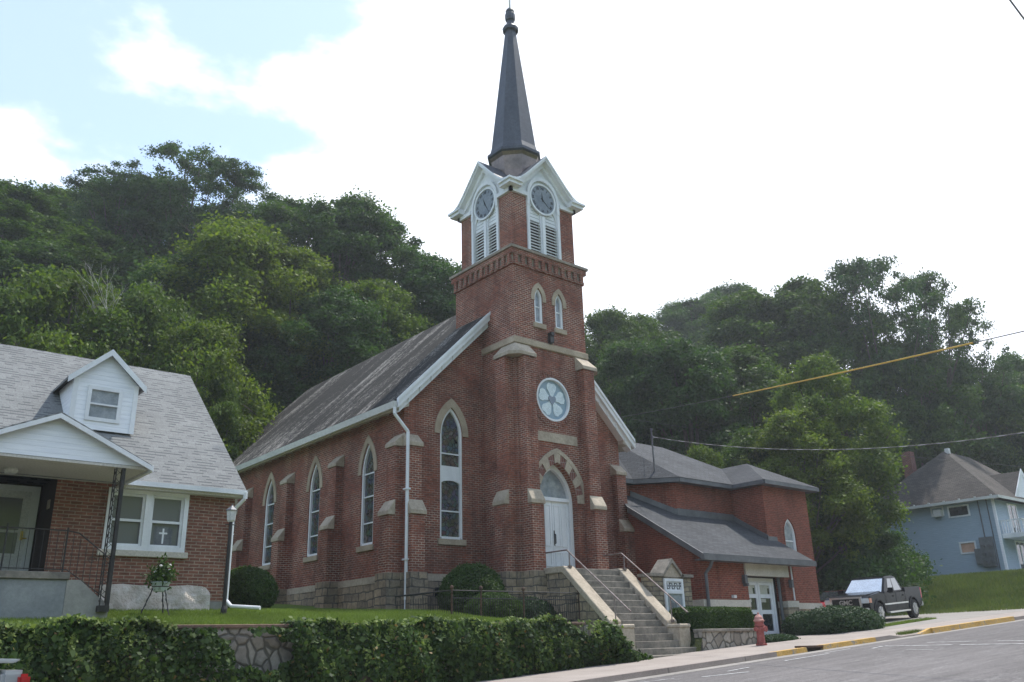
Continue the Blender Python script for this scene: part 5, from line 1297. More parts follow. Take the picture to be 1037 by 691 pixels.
# plant stand
px_, py_ = 6.42, 19.7; pz_ = terr(px_, py_)
ps = thing('plant_stand', 'twisted black iron plant stand holding a pot of trailing flowers', 'plant stand', (px_, py_, pz_))
mb = MB()
for q, (dx, dy) in enumerate(((-0.36,0.0),(0.16,-0.25),(0.20,0.22))):
    mb.tube((px_+dx,py_+dy,pz_),(px_+dx*0.35,py_+dy*0.35,pz_+0.62),0.012,0.012,5)
    mb.path([(px_+dx*(1-0.65*t_/6)+0.018*math.cos(t_*3),py_+dy*(1-0.65*t_/6),pz_+0.62*t_/6) for t_ in np.linspace(0,6,24)], 0.007, 4)
mb.path([(px_+0.17*math.cos(a),py_+0.17*math.sin(a),pz_+0.60) for a in np.linspace(0,2*PI,13)], 0.01, 5)
mb.build('stand', M['black_iron'], ps)
mb = MB(); mb.lathe((px_,py_,pz_+0.50), [(0.13,0),(0.19,0.16),(0.205,0.18),(0.20,0.2)], 14); mb.build('pot', M['pale_pot'], ps)

# ------------------------------------------------------------------ BLUE HOUSE
bh = thing('blue_house', 'blue sided two storey house with dark hipped roof and white balconies', 'house', (66, 28, 4.8))
HX0, HX1, HY0, HY1 = 61.85, 74.0, 24.0, 33.2; hb, ht = 5.05, 10.05
mb = MB(); wallface(mb, (HX0,0,0), (0,1,0), (-1,0,0), [(HY0,hb),(HY1,hb),(HY1,ht),(HY0,ht)], [[(25.72,9.22),(26.98,9.22),(26.98,9.82),(25.72,9.82)],[(25.75,6.75),(26.65,6.75),(26.65,7.35),(25.75,7.35)]], 0.06)
wallface(mb, (0,HY0,0), (1,0,0), (0,-1,0), [(HX0,hb),(HX1,hb),(HX1,ht),(HX0,ht)], [], 0); wallface(mb, (HX1,0,0), (0,1,0), (1,0,0), [(HY0,hb),(HY1,hb),(HY1,ht),(HY0,ht)], [], 0); wallface(mb, (0,HY1,0), (1,0,0), (0,1,0), [(HX0,hb),(HX1,hb),(HX1,ht),(HX0,ht)], [], 0)
mb.build('wall', M['siding_blue'], bh)
mb = MB(); mb.box(HX0-0.05,HX1,HY0-0.05,HY1,3.0,hb); mb.build('foundation', M['stone_base'], bh)
mb = MB(); o_ = 0.55; ez = ht+0.12; A = [(HX0-o_,HY0-o_,ez),(HX1+o_,HY0-o_,ez),(HX1+o_,HY1+o_,ez),(HX0-o_,HY1+o_,ez)]; r0 = (65.9,28.3,14.55); r1 = (70.2,28.3,14.55)
mb.poly([A[0],A[1],r1,r0]); mb.poly([A[1],A[2],r1]); mb.poly([A[2],A[3],r0,r1]); mb.poly([A[3],A[0],r0]); mb.build('roof', M['shingle_brown'], bh)
mb = MB(); mb.box(HX0-o_-0.05,HX0-o_+0.02,HY0-o_,HY1+o_,ez-0.16,ez+0.02); mb.box(HX0-o_-0.05,HX1,HY0-o_-0.07,HY0-o_,ez-0.16,ez+0.02); mb.box(HX0-o_+0.02,HX0,HY0-o_,HY1,ez-0.14,ez-0.11)
for k in range(9): mb.box(HX0-o_-0.06,HX0-o_+0.06,HY0-0.2+k*1.05,HY0-0.1+k*1.05,ez+0.02,ez+0.10)
mb.build('eave_trim', M['gutter_paint'], bh)
mb = MB(); mb.box(HX0-0.03,HX0+0.12,HY0-0.03,HY0+0.12,hb,ht); mb.build('corner_board', M['siding_white'], bh)
mb = MB(); mb.box(65.3,66.0,30.6,31.3,11,14.9); mb.build('chimney', M['brick_chimney'], bh)
mb = MB(); mb.box(65.8,66.1,27.9,28.2,14.3,14.7); mb.build('roof_vent', M['gutter_paint'], bh)
P = Vector((HX0,0,0)); Uy = Vector((0,1,0)); Nx = Vector((-1,0,0))
def hwin(u0, u1, z0, z1, mt):
    mb = MB(); q = 0.10
    for r_ in ((u0,u0+q,z0,z1),(u1-q,u1,z0,z1),(u0+q,u1-q,z0,z0+q),(u0+q,u1-q,z1-q,z1)): fbox(mb, P, Uy, Nx, *r_, -0.05, 0.04)
    w_ = mb.build('window', WP, bh); mb = MB(); fbox(mb, P, Uy, Nx, u0+q, u1-q, z0+q, z1-q, -0.06, -0.03); mb.build('pane', M[mt], w_); return w_
hwin(25.62,27.08,9.12,9.92,'glass_dark'); hwin(25.65,26.75,6.65,7.45,'orange_panel'); hwin(27.35,28.25,9.35,10.0,'transom_glass')
mb = MB(); mb.box(HX0-0.35,HX0+0.0,27.42,27.95,9.3,9.75); mb.build('air_conditioner', M['gutter_paint'], bh)
mb = MB(); mb.box(HX0-0.02,HX0+0.02,29.6,30.8,5.05,6.9); mb.build('side_door', M['glass_dark'], bh)
mb = MB(); mb.box(HX0-0.30,HX0-0.004,24.5,25.3,5.7,7.6); mb.box(HX0-0.25,HX0-0.004,25.3,25.75,5.9,6.9)
em = mb.build('electric_meter_cabinet', M['meter_gray'], bh)
mb = MB()
for k in range(3):
    for j in range(2): mb.tube((HX0-0.30,24.7+j*0.4,6.0+k*0.5),(HX0-0.42,24.7+j*0.4,6.0+k*0.5),0.12,0.12,10)
split(mb, 'meter', M['gray_metal'], em)
mb = MB(); mb.path([(HX0-0.1,24.95,7.6),(HX0-0.1,24.95,10.1)],0.04,6); mb.path([(HX0-0.1,24.4,5.1),(HX0-0.1,24.4,10.1)],0.035,6); mb.build('conduit', M['gray_metal'], bh)
# front gable and balconies
mb = MB(); gx0, gx1 = 65.1, 69.3; mb.extr([(gx0,HY0-0.2,ez),(gx1,HY0-0.2,ez),((gx0+gx1)/2,HY0-0.2,12.45)], (0,3.0,0)); mb.build('front_gable', M['shingle_brown'], bh)
mb = MB(); gm = (gx0+gx1)/2; mb.extr([(gx0-0.2,HY0-0.25,ez),(gx0+0.25,HY0-0.25,ez),(gm,HY0-0.25,12.2),(gx1-0.25,HY0-0.25,ez),(gx1+0.2,HY0-0.25,ez),(gm,HY0-0.25,12.6)], (0,0.05,0)); mb.build('gable_trim', WP, bh)
mb = MB(); mb.extr([(gx0+0.25,HY0-0.215,ez+0.0),(gx1-0.25,HY0-0.215,ez),(gm,HY0-0.215,12.2)], (0,0.012,0)); mb.build('gable_face', M['siding_white'], bh)
mb = MB(); mb.box(62.2,73.5,22.6,24.0,7.45,7.75); mb.box(62.0,73.5,22.5,24.0,5.05,5.2)
for x in np.arange(62.4, 73.4, 0.16): mb.box(x-0.025,x+0.025,22.65,22.70,7.75,8.55); mb.box(x-0.025,x+0.025,22.65,22.70,5.2,6.0)
for zz in (8.55, 6.0): mb.box(62.3,73.5,22.62,22.73,zz,zz+0.08)
for y in np.arange(22.8,24.0,0.16): mb.box(62.25,62.3,y-0.025,y+0.025,7.75,8.55)
mb.box(62.22,62.33,22.62,24,8.55,8.63)
for x in (62.4,66.2,70.0,73.3): mb.box(x-0.06,x+0.06,22.62,22.74,5.2,7.45)
mb.build('balcony', WP, bh)
Pf = Vector((0,HY0,0))
for u in (63.9,67.0):
    for zz in (7.9,5.4):
        mb = MB()
        for r_ in ((u,u+0.1,zz,zz+1.9),(u+1.4,u+1.5,zz,zz+1.9),(u+0.7,u+0.8,zz,zz+1.9),(u,u+1.5,zz+1.9,zz+2.0)): fbox(mb, Pf, U, Nn, *r_, 0, 0.05)
        w_ = mb.build('balcony_door', WP, bh); mb = MB(); fbox(mb, Pf, U, Nn, u+0.05, u+1.45, zz, zz+1.9, 0, 0.02); mb.build('pane', M['glass_dark'], w_)

# ------------------------------------------------------------------ PICKUP TRUCK (built facing -x, then placed)
def vehicle_part(mb, name, mat, root, sub=None, bevel=0.0, smooth=False):
    """local coordinates: build without moving to the root's origin"""
    me = bpy.data.meshes.new(name); me.from_pydata([tuple(v) for v in mb.v], [], mb.f); me.validate(); me.materials.append(M[mat])
    if bevel:
        bm = bmesh.new(); bm.from_mesh(me); bmesh.ops.remove_doubles(bm, verts=bm.verts[:], dist=1e-5)
        bmesh.ops.bevel(bm, geom=[e for e in bm.edges if len(e.link_faces) == 2 and e.calc_face_angle(0) > 0.35], offset=bevel, segments=2, affect='EDGES', clamp_overlap=True); bm.to_mesh(me); bm.free()
    if smooth:
        for p in me.polygons: p.use_smooth = True
    o = bpy.data.objects.new(name, me); COL.objects.link(o); o.parent = sub or root; return o
def side_prism(mb, prof, y0, y1): mb.extr([(x, y0, z) for x, z in prof], (0, y1-y0, 0))
def wheel(root, x, y, r, wd, rimmat='wheel_alloy'):
    s = 1 if y > 0 else -1
    mb = MB(); ps = [(r*0.62,-wd/2),(r*0.93,-wd/2),(r,-wd/2+0.04),(r,wd/2-0.04),(r*0.93,wd/2),(r*0.62,wd/2)]
    mb.lathe((x,y,r), ps, 26, axis='y'); w_ = vehicle_part(mb, 'wheel', 'rubber', root)
    mb = MB(); mb.lathe((x,y+s*(wd/2-0.02),r), [(r*0.60,0.0),(r*0.60,s*0.03)] if s > 0 else [(r*0.60,-0.03),(r*0.60,0.0)], 24, axis='y')
    for k in range(6):
        a = k*PI/3; mb.extr([(x+r*0.12*math.cos(a+0.9),y+s*(wd/2+0.012),r+r*0.12*math.sin(a+0.9)),(x+r*0.58*math.cos(a+0.16),y+s*(wd/2+0.012),r+r*0.58*math.sin(a+0.16)),(x+r*0.58*math.cos(a-0.16),y+s*(wd/2+0.012),r+r*0.58*math.sin(a-0.16)),(x+r*0.12*math.cos(a-0.9),y+s*(wd/2+0.012),r+r*0.12*math.sin(a-0.9))], (0,s*0.025,0))
    vehicle_part(mb, 'rim', rimmat, root, w_); return w_
tk = thing('pickup_truck', 'dark pickup truck with chrome trimmed grille parked beside the hall', 'truck', (38.1, 20.6, gz(38.1)+0.10), rz=R(5.0))
tk.rotation_euler = (0, -math.atan(0.055), R(5.0))
# lower body with wheel arches, side profile (x: -2.9 front .. +2.9 rear)
def archpts(cx, r, n=9, z0=0.42): return [(cx + r*math.cos(PI - PI*i/n), z0 + r*math.sin(PI - PI*i/n)) for i in range(n+1)]
fx, rx_ = -1.87, 1.83; AR = 0.50
low = [(-2.80,0.55)] + [(fx-AR-0.02,0.42)] + archpts(fx, AR)[1:-1] + [(fx+AR+0.02,0.42)] + [(rx_-AR-0.02,0.42)] + archpts(rx_, AR)[1:-1] + [(rx_+AR+0.02,0.42)] + [(2.85,0.60),(2.88,1.36),(1.06,1.36),(1.04,1.20),(-1.05,1.17),(-1.55,1.24),(-2.65,1.13),(-2.84,1.02)]
mb = MB(); side_prism(mb, low, -0.98, 0.98); body = vehicle_part(mb, 'body', 'truck_black', tk, bevel=0.03)
mb = MB(); mb.box(-2.60,-1.15,-0.86,0.86,1.10,1.22)
mb2 = MB(); n = len(mb2.v)
# hood bulge
mb2.extr([(-2.70,-0.80,1.12),(-1.10,-0.80,1.20),(-1.10,-0.80,1.29),(-2.55,-0.80,1.19)], (0,1.60,0)); vehicle_part(mb2, 'hood', 'truck_black', tk, bevel=0.03)
# cab
def taper(mb, pr_b, y0, pr_t, y1):
    pass
cab_b = [(-1.12,1.17),(1.05,1.20)]
V = [(-1.15,-0.93,1.18),(1.05,-0.93,1.22),(1.05,0.93,1.22),(-1.15,0.93,1.18),(-0.38,-0.76,1.84),(0.78,-0.76,1.86),(0.78,0.76,1.86),(-0.38,0.76,1.84),(-0.1,-0.74,1.90),(0.6,-0.74,1.90),(0.6,0.74,1.90),(-0.1,0.74,1.90)]
mb = MB(); mb.v = V[:]; mb.f = [(0,1,5,4),(2,3,7,6),(3,0,4,7),(1,2,6,5),(4,5,9,8),(6,7,11,10),(5,6,10,9),(7,4,8,11),(8,9,10,11),(3,2,1,0)]
cab = vehicle_part(mb, 'cab', 'truck_black', tk, bevel=0.035)
def lerp(a, b, t): return tuple(a[i]+(b[i]-a[i])*t for i in range(3))
def quad_in(A, B, C, D, u0, u1, v0, v1, off):
    f = lambda u, v: Vector(lerp(lerp(A, B, u), lerp(D, C, u), v))
    q = [f(u0,v0), f(u1,v0), f(u1,v1), f(u0,v1)]; n_ = (q[1]-q[0]).cross(q[3]-q[0]).normalized(); return [p+n_*off for p in q]
mb = MB(); q = quad_in(V[3],V[0],V[4],V[7],0.05,0.95,0.10,0.93,0.008); mb.poly(q); vehicle_part(mb, 'windshield', 'glare_glass', tk, cab)
mb = MB(); q = quad_in(V[1],V[2],V[6],V[5],0.08,0.92,0.12,0.9,0.006); mb.poly(q); vehicle_part(mb, 'rear_window', 'glass_car', tk, cab)
for s, (A,B,Cc,D) in ((-1,(V[0],V[1],V[5],V[4])),(1,(V[2],V[3],V[7],V[6]))):
    for (u0,u1) in (((0.22,0.50),(0.54,0.90)) if s < 0 else ((0.10,0.46),(0.50,0.78))):
        mb = MB(); mb.poly(quad_in(A,B,Cc,D,u0,u1,0.10,0.90,0.006)); vehicle_part(mb, 'side_window', 'glass_car', tk, cab)
    mb = MB(); yy = s*0.98
    for xx in (-1.12,-0.02,0.98): mb.box(xx-0.008,xx+0.008,*sorted((yy,yy+s*0.006)),0.55,1.16)
    vehicle_part(mb, 'door_seam', 'rubber', tk, body)
    mb = MB()
    for xx in (-0.22,0.82): mb.box(xx-0.11,xx+0.06,*sorted((yy,yy+s*0.04)),1.02,1.06)
    vehicle_part(mb, 'door_handle', 'truck_black', tk, body)
    mb = MB(); mb.box(-1.30,1.20,*sorted((yy,yy+s*0.015)),0.70,0.76); vehicle_part(mb, 'side_moulding', 'chrome', tk, body)
    mb = MB(); mb.box(-1.15,1.05,*sorted((yy-s*0.02,yy+s*0.12)),0.36,0.42); vehicle_part(mb, 'running_board', 'chrome', tk)
    mb = MB(); mb.box(-0.88,-0.72,*sorted((yy+s*0.04,yy+s*0.26)),1.20,1.40); mb.box(-0.82,-0.76,*sorted((yy-s*0.05,yy+s*0.06)),1.22,1.27); vehicle_part(mb, 'mirror', 'truck_black', tk, bevel=0.02)
    for xx in (fx, rx_): wheel(tk, xx, s*0.86, 0.42, 0.27)
    # flared arches
    for cxx in (fx, rx_):
        mb = MB(); ai = archpts(cxx, AR, 12); ao = archpts(cxx, AR+0.07, 12)
        mb.ring((0,s*0.98,0), (1,0,0), (0,s,0), ai, ao, 0.03); vehicle_part(mb, 'wheel_arch', 'truck_black', tk, body)
    mb = MB(); mb.box(-2.86,-2.62,*sorted((s*0.66,s*0.97)),0.84,1.04); hl = vehicle_part(mb, 'headlight', 'lamp_clear', tk, bevel=0.02)
    mb = MB(); mb.box(-2.80,-2.56,*sorted((s*0.90,s*0.985)),0.85,1.03); vehicle_part(mb, 'turn_signal', 'lamp_amber', tk, hl)
    mb = MB(); mb.box(2.80,2.90,*sorted((s*0.82,s*0.985)),0.85,1.30); vehicle_part(mb, 'tail_light', 'lamp_red', tk)
mb = MB(); mb.box(-2.90,-2.80,-0.62,0.62,0.72,1.06); gr = vehicle_part(mb, 'grille', 'rubber', tk)
mb = MB()
for r_ in ((-0.69,-0.60,0.66,1.12),(0.60,0.69,0.66,1.12),(-0.60,0.60,1.05,1.12),(-0.60,0.60,0.66,0.73)): mb.box(-2.93,-2.84,r_[0],r_[1],r_[2],r_[3])
vehicle_part(mb, 'grille_surround', 'chrome', tk, gr)
cv = bpy.data.curves.new('badge', 'FONT'); cv.body = 'GMC'; cv.size = 0.26; cv.align_x = 'CENTER'; cv.align_y = 'CENTER'; cv.extrude = 0.012; cv.offset = 0.006
to = bpy.data.objects.new('tmp', cv); COL.objects.link(to); me = bpy.data.meshes.new_from_object(to.evaluated_get(bpy.context.evaluated_depsgraph_get())); bpy.data.objects.remove(to)
for v in me.vertices: a, b, d = v.co; v.co = (-2.905-d, -a, 0.89+b)
me.materials.clear(); me.materials.append(M['chrome']); o = bpy.data.objects.new('badge_letters', me); COL.objects.link(o); o.parent = gr
mb = MB(); mb.box(-3.0,-2.80,-0.95,0.95,0.46,0.66); bp = vehicle_part(mb, 'front_bumper', 'chrome', tk, bevel=0.03)
mb = MB(); mb.box(2.86,3.02,-0.95,0.95,0.50,0.70); vehicle_part(mb, 'rear_bumper', 'chrome', tk, bevel=0.03)
mb = MB(); mb.box(1.12,2.78,-0.82,0.82,0.9,1.365); vehicle_part(mb, 'bed_cover', 'rubber', tk)

# ------------------------------------------------------------------ CARS
def sedan(name, label, paintm, loc, rz, hatch=False, group=None):
    t = thing(name, label, 'car', loc, group, rz)
    L = 2.15
    low = [(-L,0.38),(-1.33-0.40,0.26)] + archpts(-1.33,0.38,8,0.30)[1:-1] + [(-1.33+0.40,0.26),(1.30-0.40,0.26)] + archpts(1.30,0.38,8,0.30)[1:-1] + [(1.30+0.40,0.26),(L,0.36),(L+0.03,0.90 if not hatch else 0.98),(L-0.25,1.0 if not hatch else 1.05),(0.6,0.96),(-0.75,0.92),(-1.9,0.74),(-L-0.03,0.60)]
    mb = MB(); side_prism(mb, low, -0.86, 0.86); body = vehicle_part(mb, 'body', paintm, t, bevel=0.05)
    xr = 1.35 if not hatch else 1.95
    V = [(-0.95,-0.80,0.92),(xr+0.12,-0.80,0.98),(xr+0.12,0.80,0.98),(-0.95,0.80,0.92),(-0.15,-0.62,1.40),(xr-0.50 if not hatch else 1.55,-0.62,1.42),(xr-0.50 if not hatch else 1.55,0.62,1.42),(-0.15,0.62,1.40)]
    mb = MB(); mb.v = V[:]; mb.f = [(0,1,5,4),(2,3,7,6),(3,0,4,7),(1,2,6,5),(4,5,6,7),(3,2,1,0)]; cab = vehicle_part(mb, 'cabin', paintm, t, bevel=0.04)
    mb = MB(); mb.poly(quad_in(V[3],V[0],V[4],V[7],0.06,0.94,0.06,0.93,0.03)); vehicle_part(mb, 'windshield', 'glass_car', t, cab)
    mb = MB(); mb.poly(quad_in(V[1],V[2],V[6],V[5],0.08,0.92,0.15,0.88,0.03)); vehicle_part(mb, 'rear_window', 'glass_car', t, cab)
    for s, (A,B,Cc,D) in ((-1,(V[0],V[1],V[5],V[4])),(1,(V[2],V[3],V[7],V[6]))):
        for u0, u1 in ((0.14,0.46),(0.50,0.86)):
            mb = MB(); mb.poly(quad_in(A,B,Cc,D,u0,u1,0.12,0.9,0.02)); vehicle_part(mb, 'side_window', 'glass_car', t, cab)
        for xx in (-1.33,1.30): wheel(t, xx, s*0.76, 0.31, 0.2)
        mb = MB(); mb.box(-2.14,-1.9,*sorted((s*0.52,s*0.84)),0.60,0.72); vehicle_part(mb, 'headlight', 'lamp_clear', t, bevel=0.02)
        mb = MB(); mb.box(L-0.08,L+0.05,*sorted((s*0.58,s*0.868)),0.70 if not hatch else 1.06,0.88 if not hatch else 1.26); vehicle_part(mb, 'tail_light', 'lamp_red', t, bevel=0.03)
        mb = MB(); mb.box(-0.72,-0.60,*sorted((s*0.84,s*1.0)),0.95,1.08); vehicle_part(mb, 'mirror', paintm, t, bevel=0.02)
    if hatch:
        mb = MB(); mb.extr([(1.25,-0.62,1.40),(2.05,-0.62,1.37),(2.12,-0.62,1.41),(1.25,-0.62,1.45)], (0,1.24,0)); vehicle_part(mb, 'roof_spoiler', paintm, t, bevel=0.012)
        mb = MB(); mb.box(1.9,2.16,-0.80,0.80,0.98,1.30); vehicle_part(mb, 'tailgate', paintm, t, bevel=0.04)
    mb = MB(); mb.box(-L-0.05,-L+0.02,-0.4,0.4,0.42,0.56); vehicle_part(mb, 'grille', 'rubber', t); return t
sedan('parked_car', 'red sedan mostly hidden behind the corner of the hall', 'car_red', (39.2, 23.05, gz(39.2)+0.10), R(3))
sedan('parked_car', 'silver hatchback with red tail lamp by the ivy wall', 'car_silver', (0.36, 13.0, gz(0.4)-0.01), R(0), hatch=True)
CABLE=((33.43, 33.02, 13.28),(17.12, 3.98, 6.85)); SLEEVE=(0.5395,0.8948); SERVICE=(30.08, 7.97, 7.63); WIRE3=((13.29, 3.52, 11.77),(14.37, 3.24, 10.44)); SNAG=(10.9,44.0); SNAGTOP=21.5
for o in list(COL.objects):
    if o.get('label', '').startswith('silver hatchback'): o.scale = (1, 1, 1.13)
# ------------------------------------------------------------------ FOLIAGE
rng = np.random.default_rng(7)
def leafmesh(name, c, nrm, size, mat, aspect=0.55, jit=0.6):
    n = len(c); nn = nrm + rng.normal(0, jit, (n,3)); nn /= np.linalg.norm(nn, axis=1, keepdims=True) + 1e-9
    a = np.cross(nn, rng.normal(0,1,(n,3))); a /= np.linalg.norm(a, axis=1, keepdims=True) + 1e-9
    b = np.cross(nn, a); s = size*(0.6+0.8*rng.random((n,1)))
    v = np.empty((n,4,3)); v[:,0] = c-a*s; v[:,1] = c-b*s*aspect-a*s*0.1; v[:,2] = c+a*s; v[:,3] = c+b*s*aspect-a*s*0.1
    me = bpy.data.meshes.new(name); me.vertices.add(n*4); me.vertices.foreach_set('co', v.reshape(-1).astype(np.float32))
    me.loops.add(n*4); me.loops.foreach_set('vertex_index', np.arange(n*4, dtype=np.int32))
    me.polygons.add(n); me.polygons.foreach_set('loop_start', np.arange(0, n*4, 4, dtype=np.int32)); me.polygons.foreach_set('loop_total', np.full(n, 4, dtype=np.int32))
    me.update(calc_edges=True); me.materials.append(mat); return me
def blobs(n, centers, radii, flat=0.75, inner=0.55, up=0.35):
    """points spread over the shells of overlapping lobes"""
    w_ = radii**2; w_ = w_/w_.sum(); idx = rng.choice(len(centers), n, p=w_)
    d = rng.normal(0,1,(n,3)); d[:,2] += up; d /= np.linalg.norm(d, axis=1, keepdims=True)
    # ragged shell
    f = 1 - (1-inner)*rng.random(n)**1.6 + rng.normal(0,0.17,n)
    f *= 1 + 0.22*np.sin(d[:,0]*5+idx*1.7)*np.sin(d[:,1]*6+idx)*np.cos(d[:,2]*5+idx*.7)
    p = centers[idx] + d*(radii[idx]*f)[:,None]*np.array([1,1,flat]); return p, d
def tree_mesh(kind, seed):
    """unit-ish tree: total height 1.0 = top, crown radius ~R relative"""
    r = np.random.default_rng(seed); tw = MB()
    if kind == 'dense':
        H, Rr, z0, nl = 16.0, 5.2, 4.0, 120
    elif kind == 'tall':
        H, Rr, z0, nl = 20.0, 4.6, 6.0, 130
    elif kind == 'locust':
        H, Rr, z0, nl = 19.0, 6.0, 6.5, 175
    else:
        H, Rr, z0, nl = 10.0, 4.0, 0.8, 110
    cs = []; rs_ = []
    for i in range(nl):
        for _ in range(50):
            t = r.random(); z = z0 + (H-z0)*t
            env = Rr*math.sin(PI*min(1, (t*0.86+0.14)))**0.6 if kind != 'locust' else Rr*(0.55+0.5*t if t < 0.78 else 0.94-2.6*(t-0.78))
            a = r.random()*2*PI; q = math.sqrt(r.random()) * env
            if kind != 'locust' and q < env*0.45 and r.random() < 0.6: continue
            break
        lr = (0.12+0.17*r.random()**1.5)*Rr*(1.0 if kind != 'locust' else 0.72)
        cs.append((q*math.cos(a)*(1-0.1), q*math.sin(a)*0.9, min(z, H-lr*0.5))); rs_.append(lr)
    cs = np.array(cs); rs_ = np.array(rs_)
    nleaf = {'dense': 62000, 'tall': 62000, 'locust': 46000, 'bushy': 52000}[kind]
    global rng; keep = rng; rng = r
    p, d = blobs(nleaf, cs, rs_, 0.72 if kind != 'locust' else 0.55, 0.45 if kind != 'locust' else 0.15, 0.3)
    # drop leaves by a coarse noise so light shows through
    ph_ = r.random(6)*6; keepm = (np.sin(p[:,0]*1.9+ph_[0])+np.sin(p[:,1]*2.1+ph_[1])+np.sin(p[:,2]*2.3+ph_[2])) > (-1.5 if kind != 'locust' else -1.2)
    p = p[keepm]; d = d[keepm]
    size = {'dense': 0.115, 'tall': 0.11, 'locust': 0.10, 'bushy': 0.082}[kind]
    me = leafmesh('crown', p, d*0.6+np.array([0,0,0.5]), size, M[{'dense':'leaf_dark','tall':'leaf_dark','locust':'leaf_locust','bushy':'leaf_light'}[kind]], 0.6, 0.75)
    rng = keep
    # trunk and limbs running into the lobes
    zt_ = z0*1.25; rad = 0.28 if kind != 'bushy' else 0.14
    tw.tube((0,0,-1.5),(0.05,0,zt_*0.5),rad,rad*0.85,8); tw.tube((0.05,0,zt_*0.5),(0,0.1,zt_),rad*0.85,rad*0.6,8)
    tw.tube((0,0.1,zt_),(0.2,0,H*0.80),rad*0.6,rad*0.15,6)
    order = np.argsort(-rs_)[: (26 if kind == 'locust' else 18)]
    for i in order:
        c = cs[i]; zb = z0*0.8 + (c[2]-z0*0.8)*0.45*r.random(); s = Vector((0.05,0.05,max(1.0 if kind == 'bushy' else 2.5, min(zb, H*0.65)))); e = Vector(c); mid = (s+e)/2 + Vector((0,0,-0.35+r.random()*0.4))
        q = 0.09 if kind != 'locust' else 0.10
        tw.tube(s, mid, q*1.2, q*0.8, 5, False); tw.tube(mid, e, q*0.8, q*0.3, 5, False)
        for _ in range(2):
            e2 = e + Vector((r.normal(0,1),r.normal(0,1),r.random()*0.8))*rs_[i]*0.7; tw.tube(e, e2, q*0.35, q*0.12, 4, False)
    mt = bpy.data.meshes.new('trunk'); mt.from_pydata(tw.v, [], tw.f); mt.materials.append(M['bark'])
    return mt, me, H, Rr
PROTO = {('dense',i): tree_mesh('dense', 100+i) for i in range(4)}
PROTO.update({('tall',i): tree_mesh('tall', 200+i) for i in range(2)})
PROTO.update({('locust',i): tree_mesh('locust', 300+i) for i in range(3)})
PROTO.update({('bushy',i): tree_mesh('bushy', 400+i) for i in range(3)})
LIGHT = {}
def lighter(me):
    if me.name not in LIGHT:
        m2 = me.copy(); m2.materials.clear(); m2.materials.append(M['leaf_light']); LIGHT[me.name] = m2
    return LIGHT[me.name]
tcount = 0
def tree(x, y, top, rad, kind, label, name='leafy_tree', light=False, group='trees on the wooded bluff', rz=None):
    global tcount
    k = [q for q in PROTO if q[0] == kind]; mt, me, H_, Rr = PROTO[k[tcount % len(k)]]; tcount += 1
    z = terr(x, y) if y > 17.7 else gz(x)
    sz = max(0.45, (top - z)/H_); sr = rad/Rr
    t = bpy.data.objects.new(name, None); COL.objects.link(t); t.location = (x, y, z); t.rotation_euler = (0, 0, (tcount*2.399) % 6.283 if rz is None else rz); t.scale = (sr, sr, sz)
    t['label'] = label; t['category'] = 'tree'; t['group'] = group
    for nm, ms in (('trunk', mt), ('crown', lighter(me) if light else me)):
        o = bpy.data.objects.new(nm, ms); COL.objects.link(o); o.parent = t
    return t
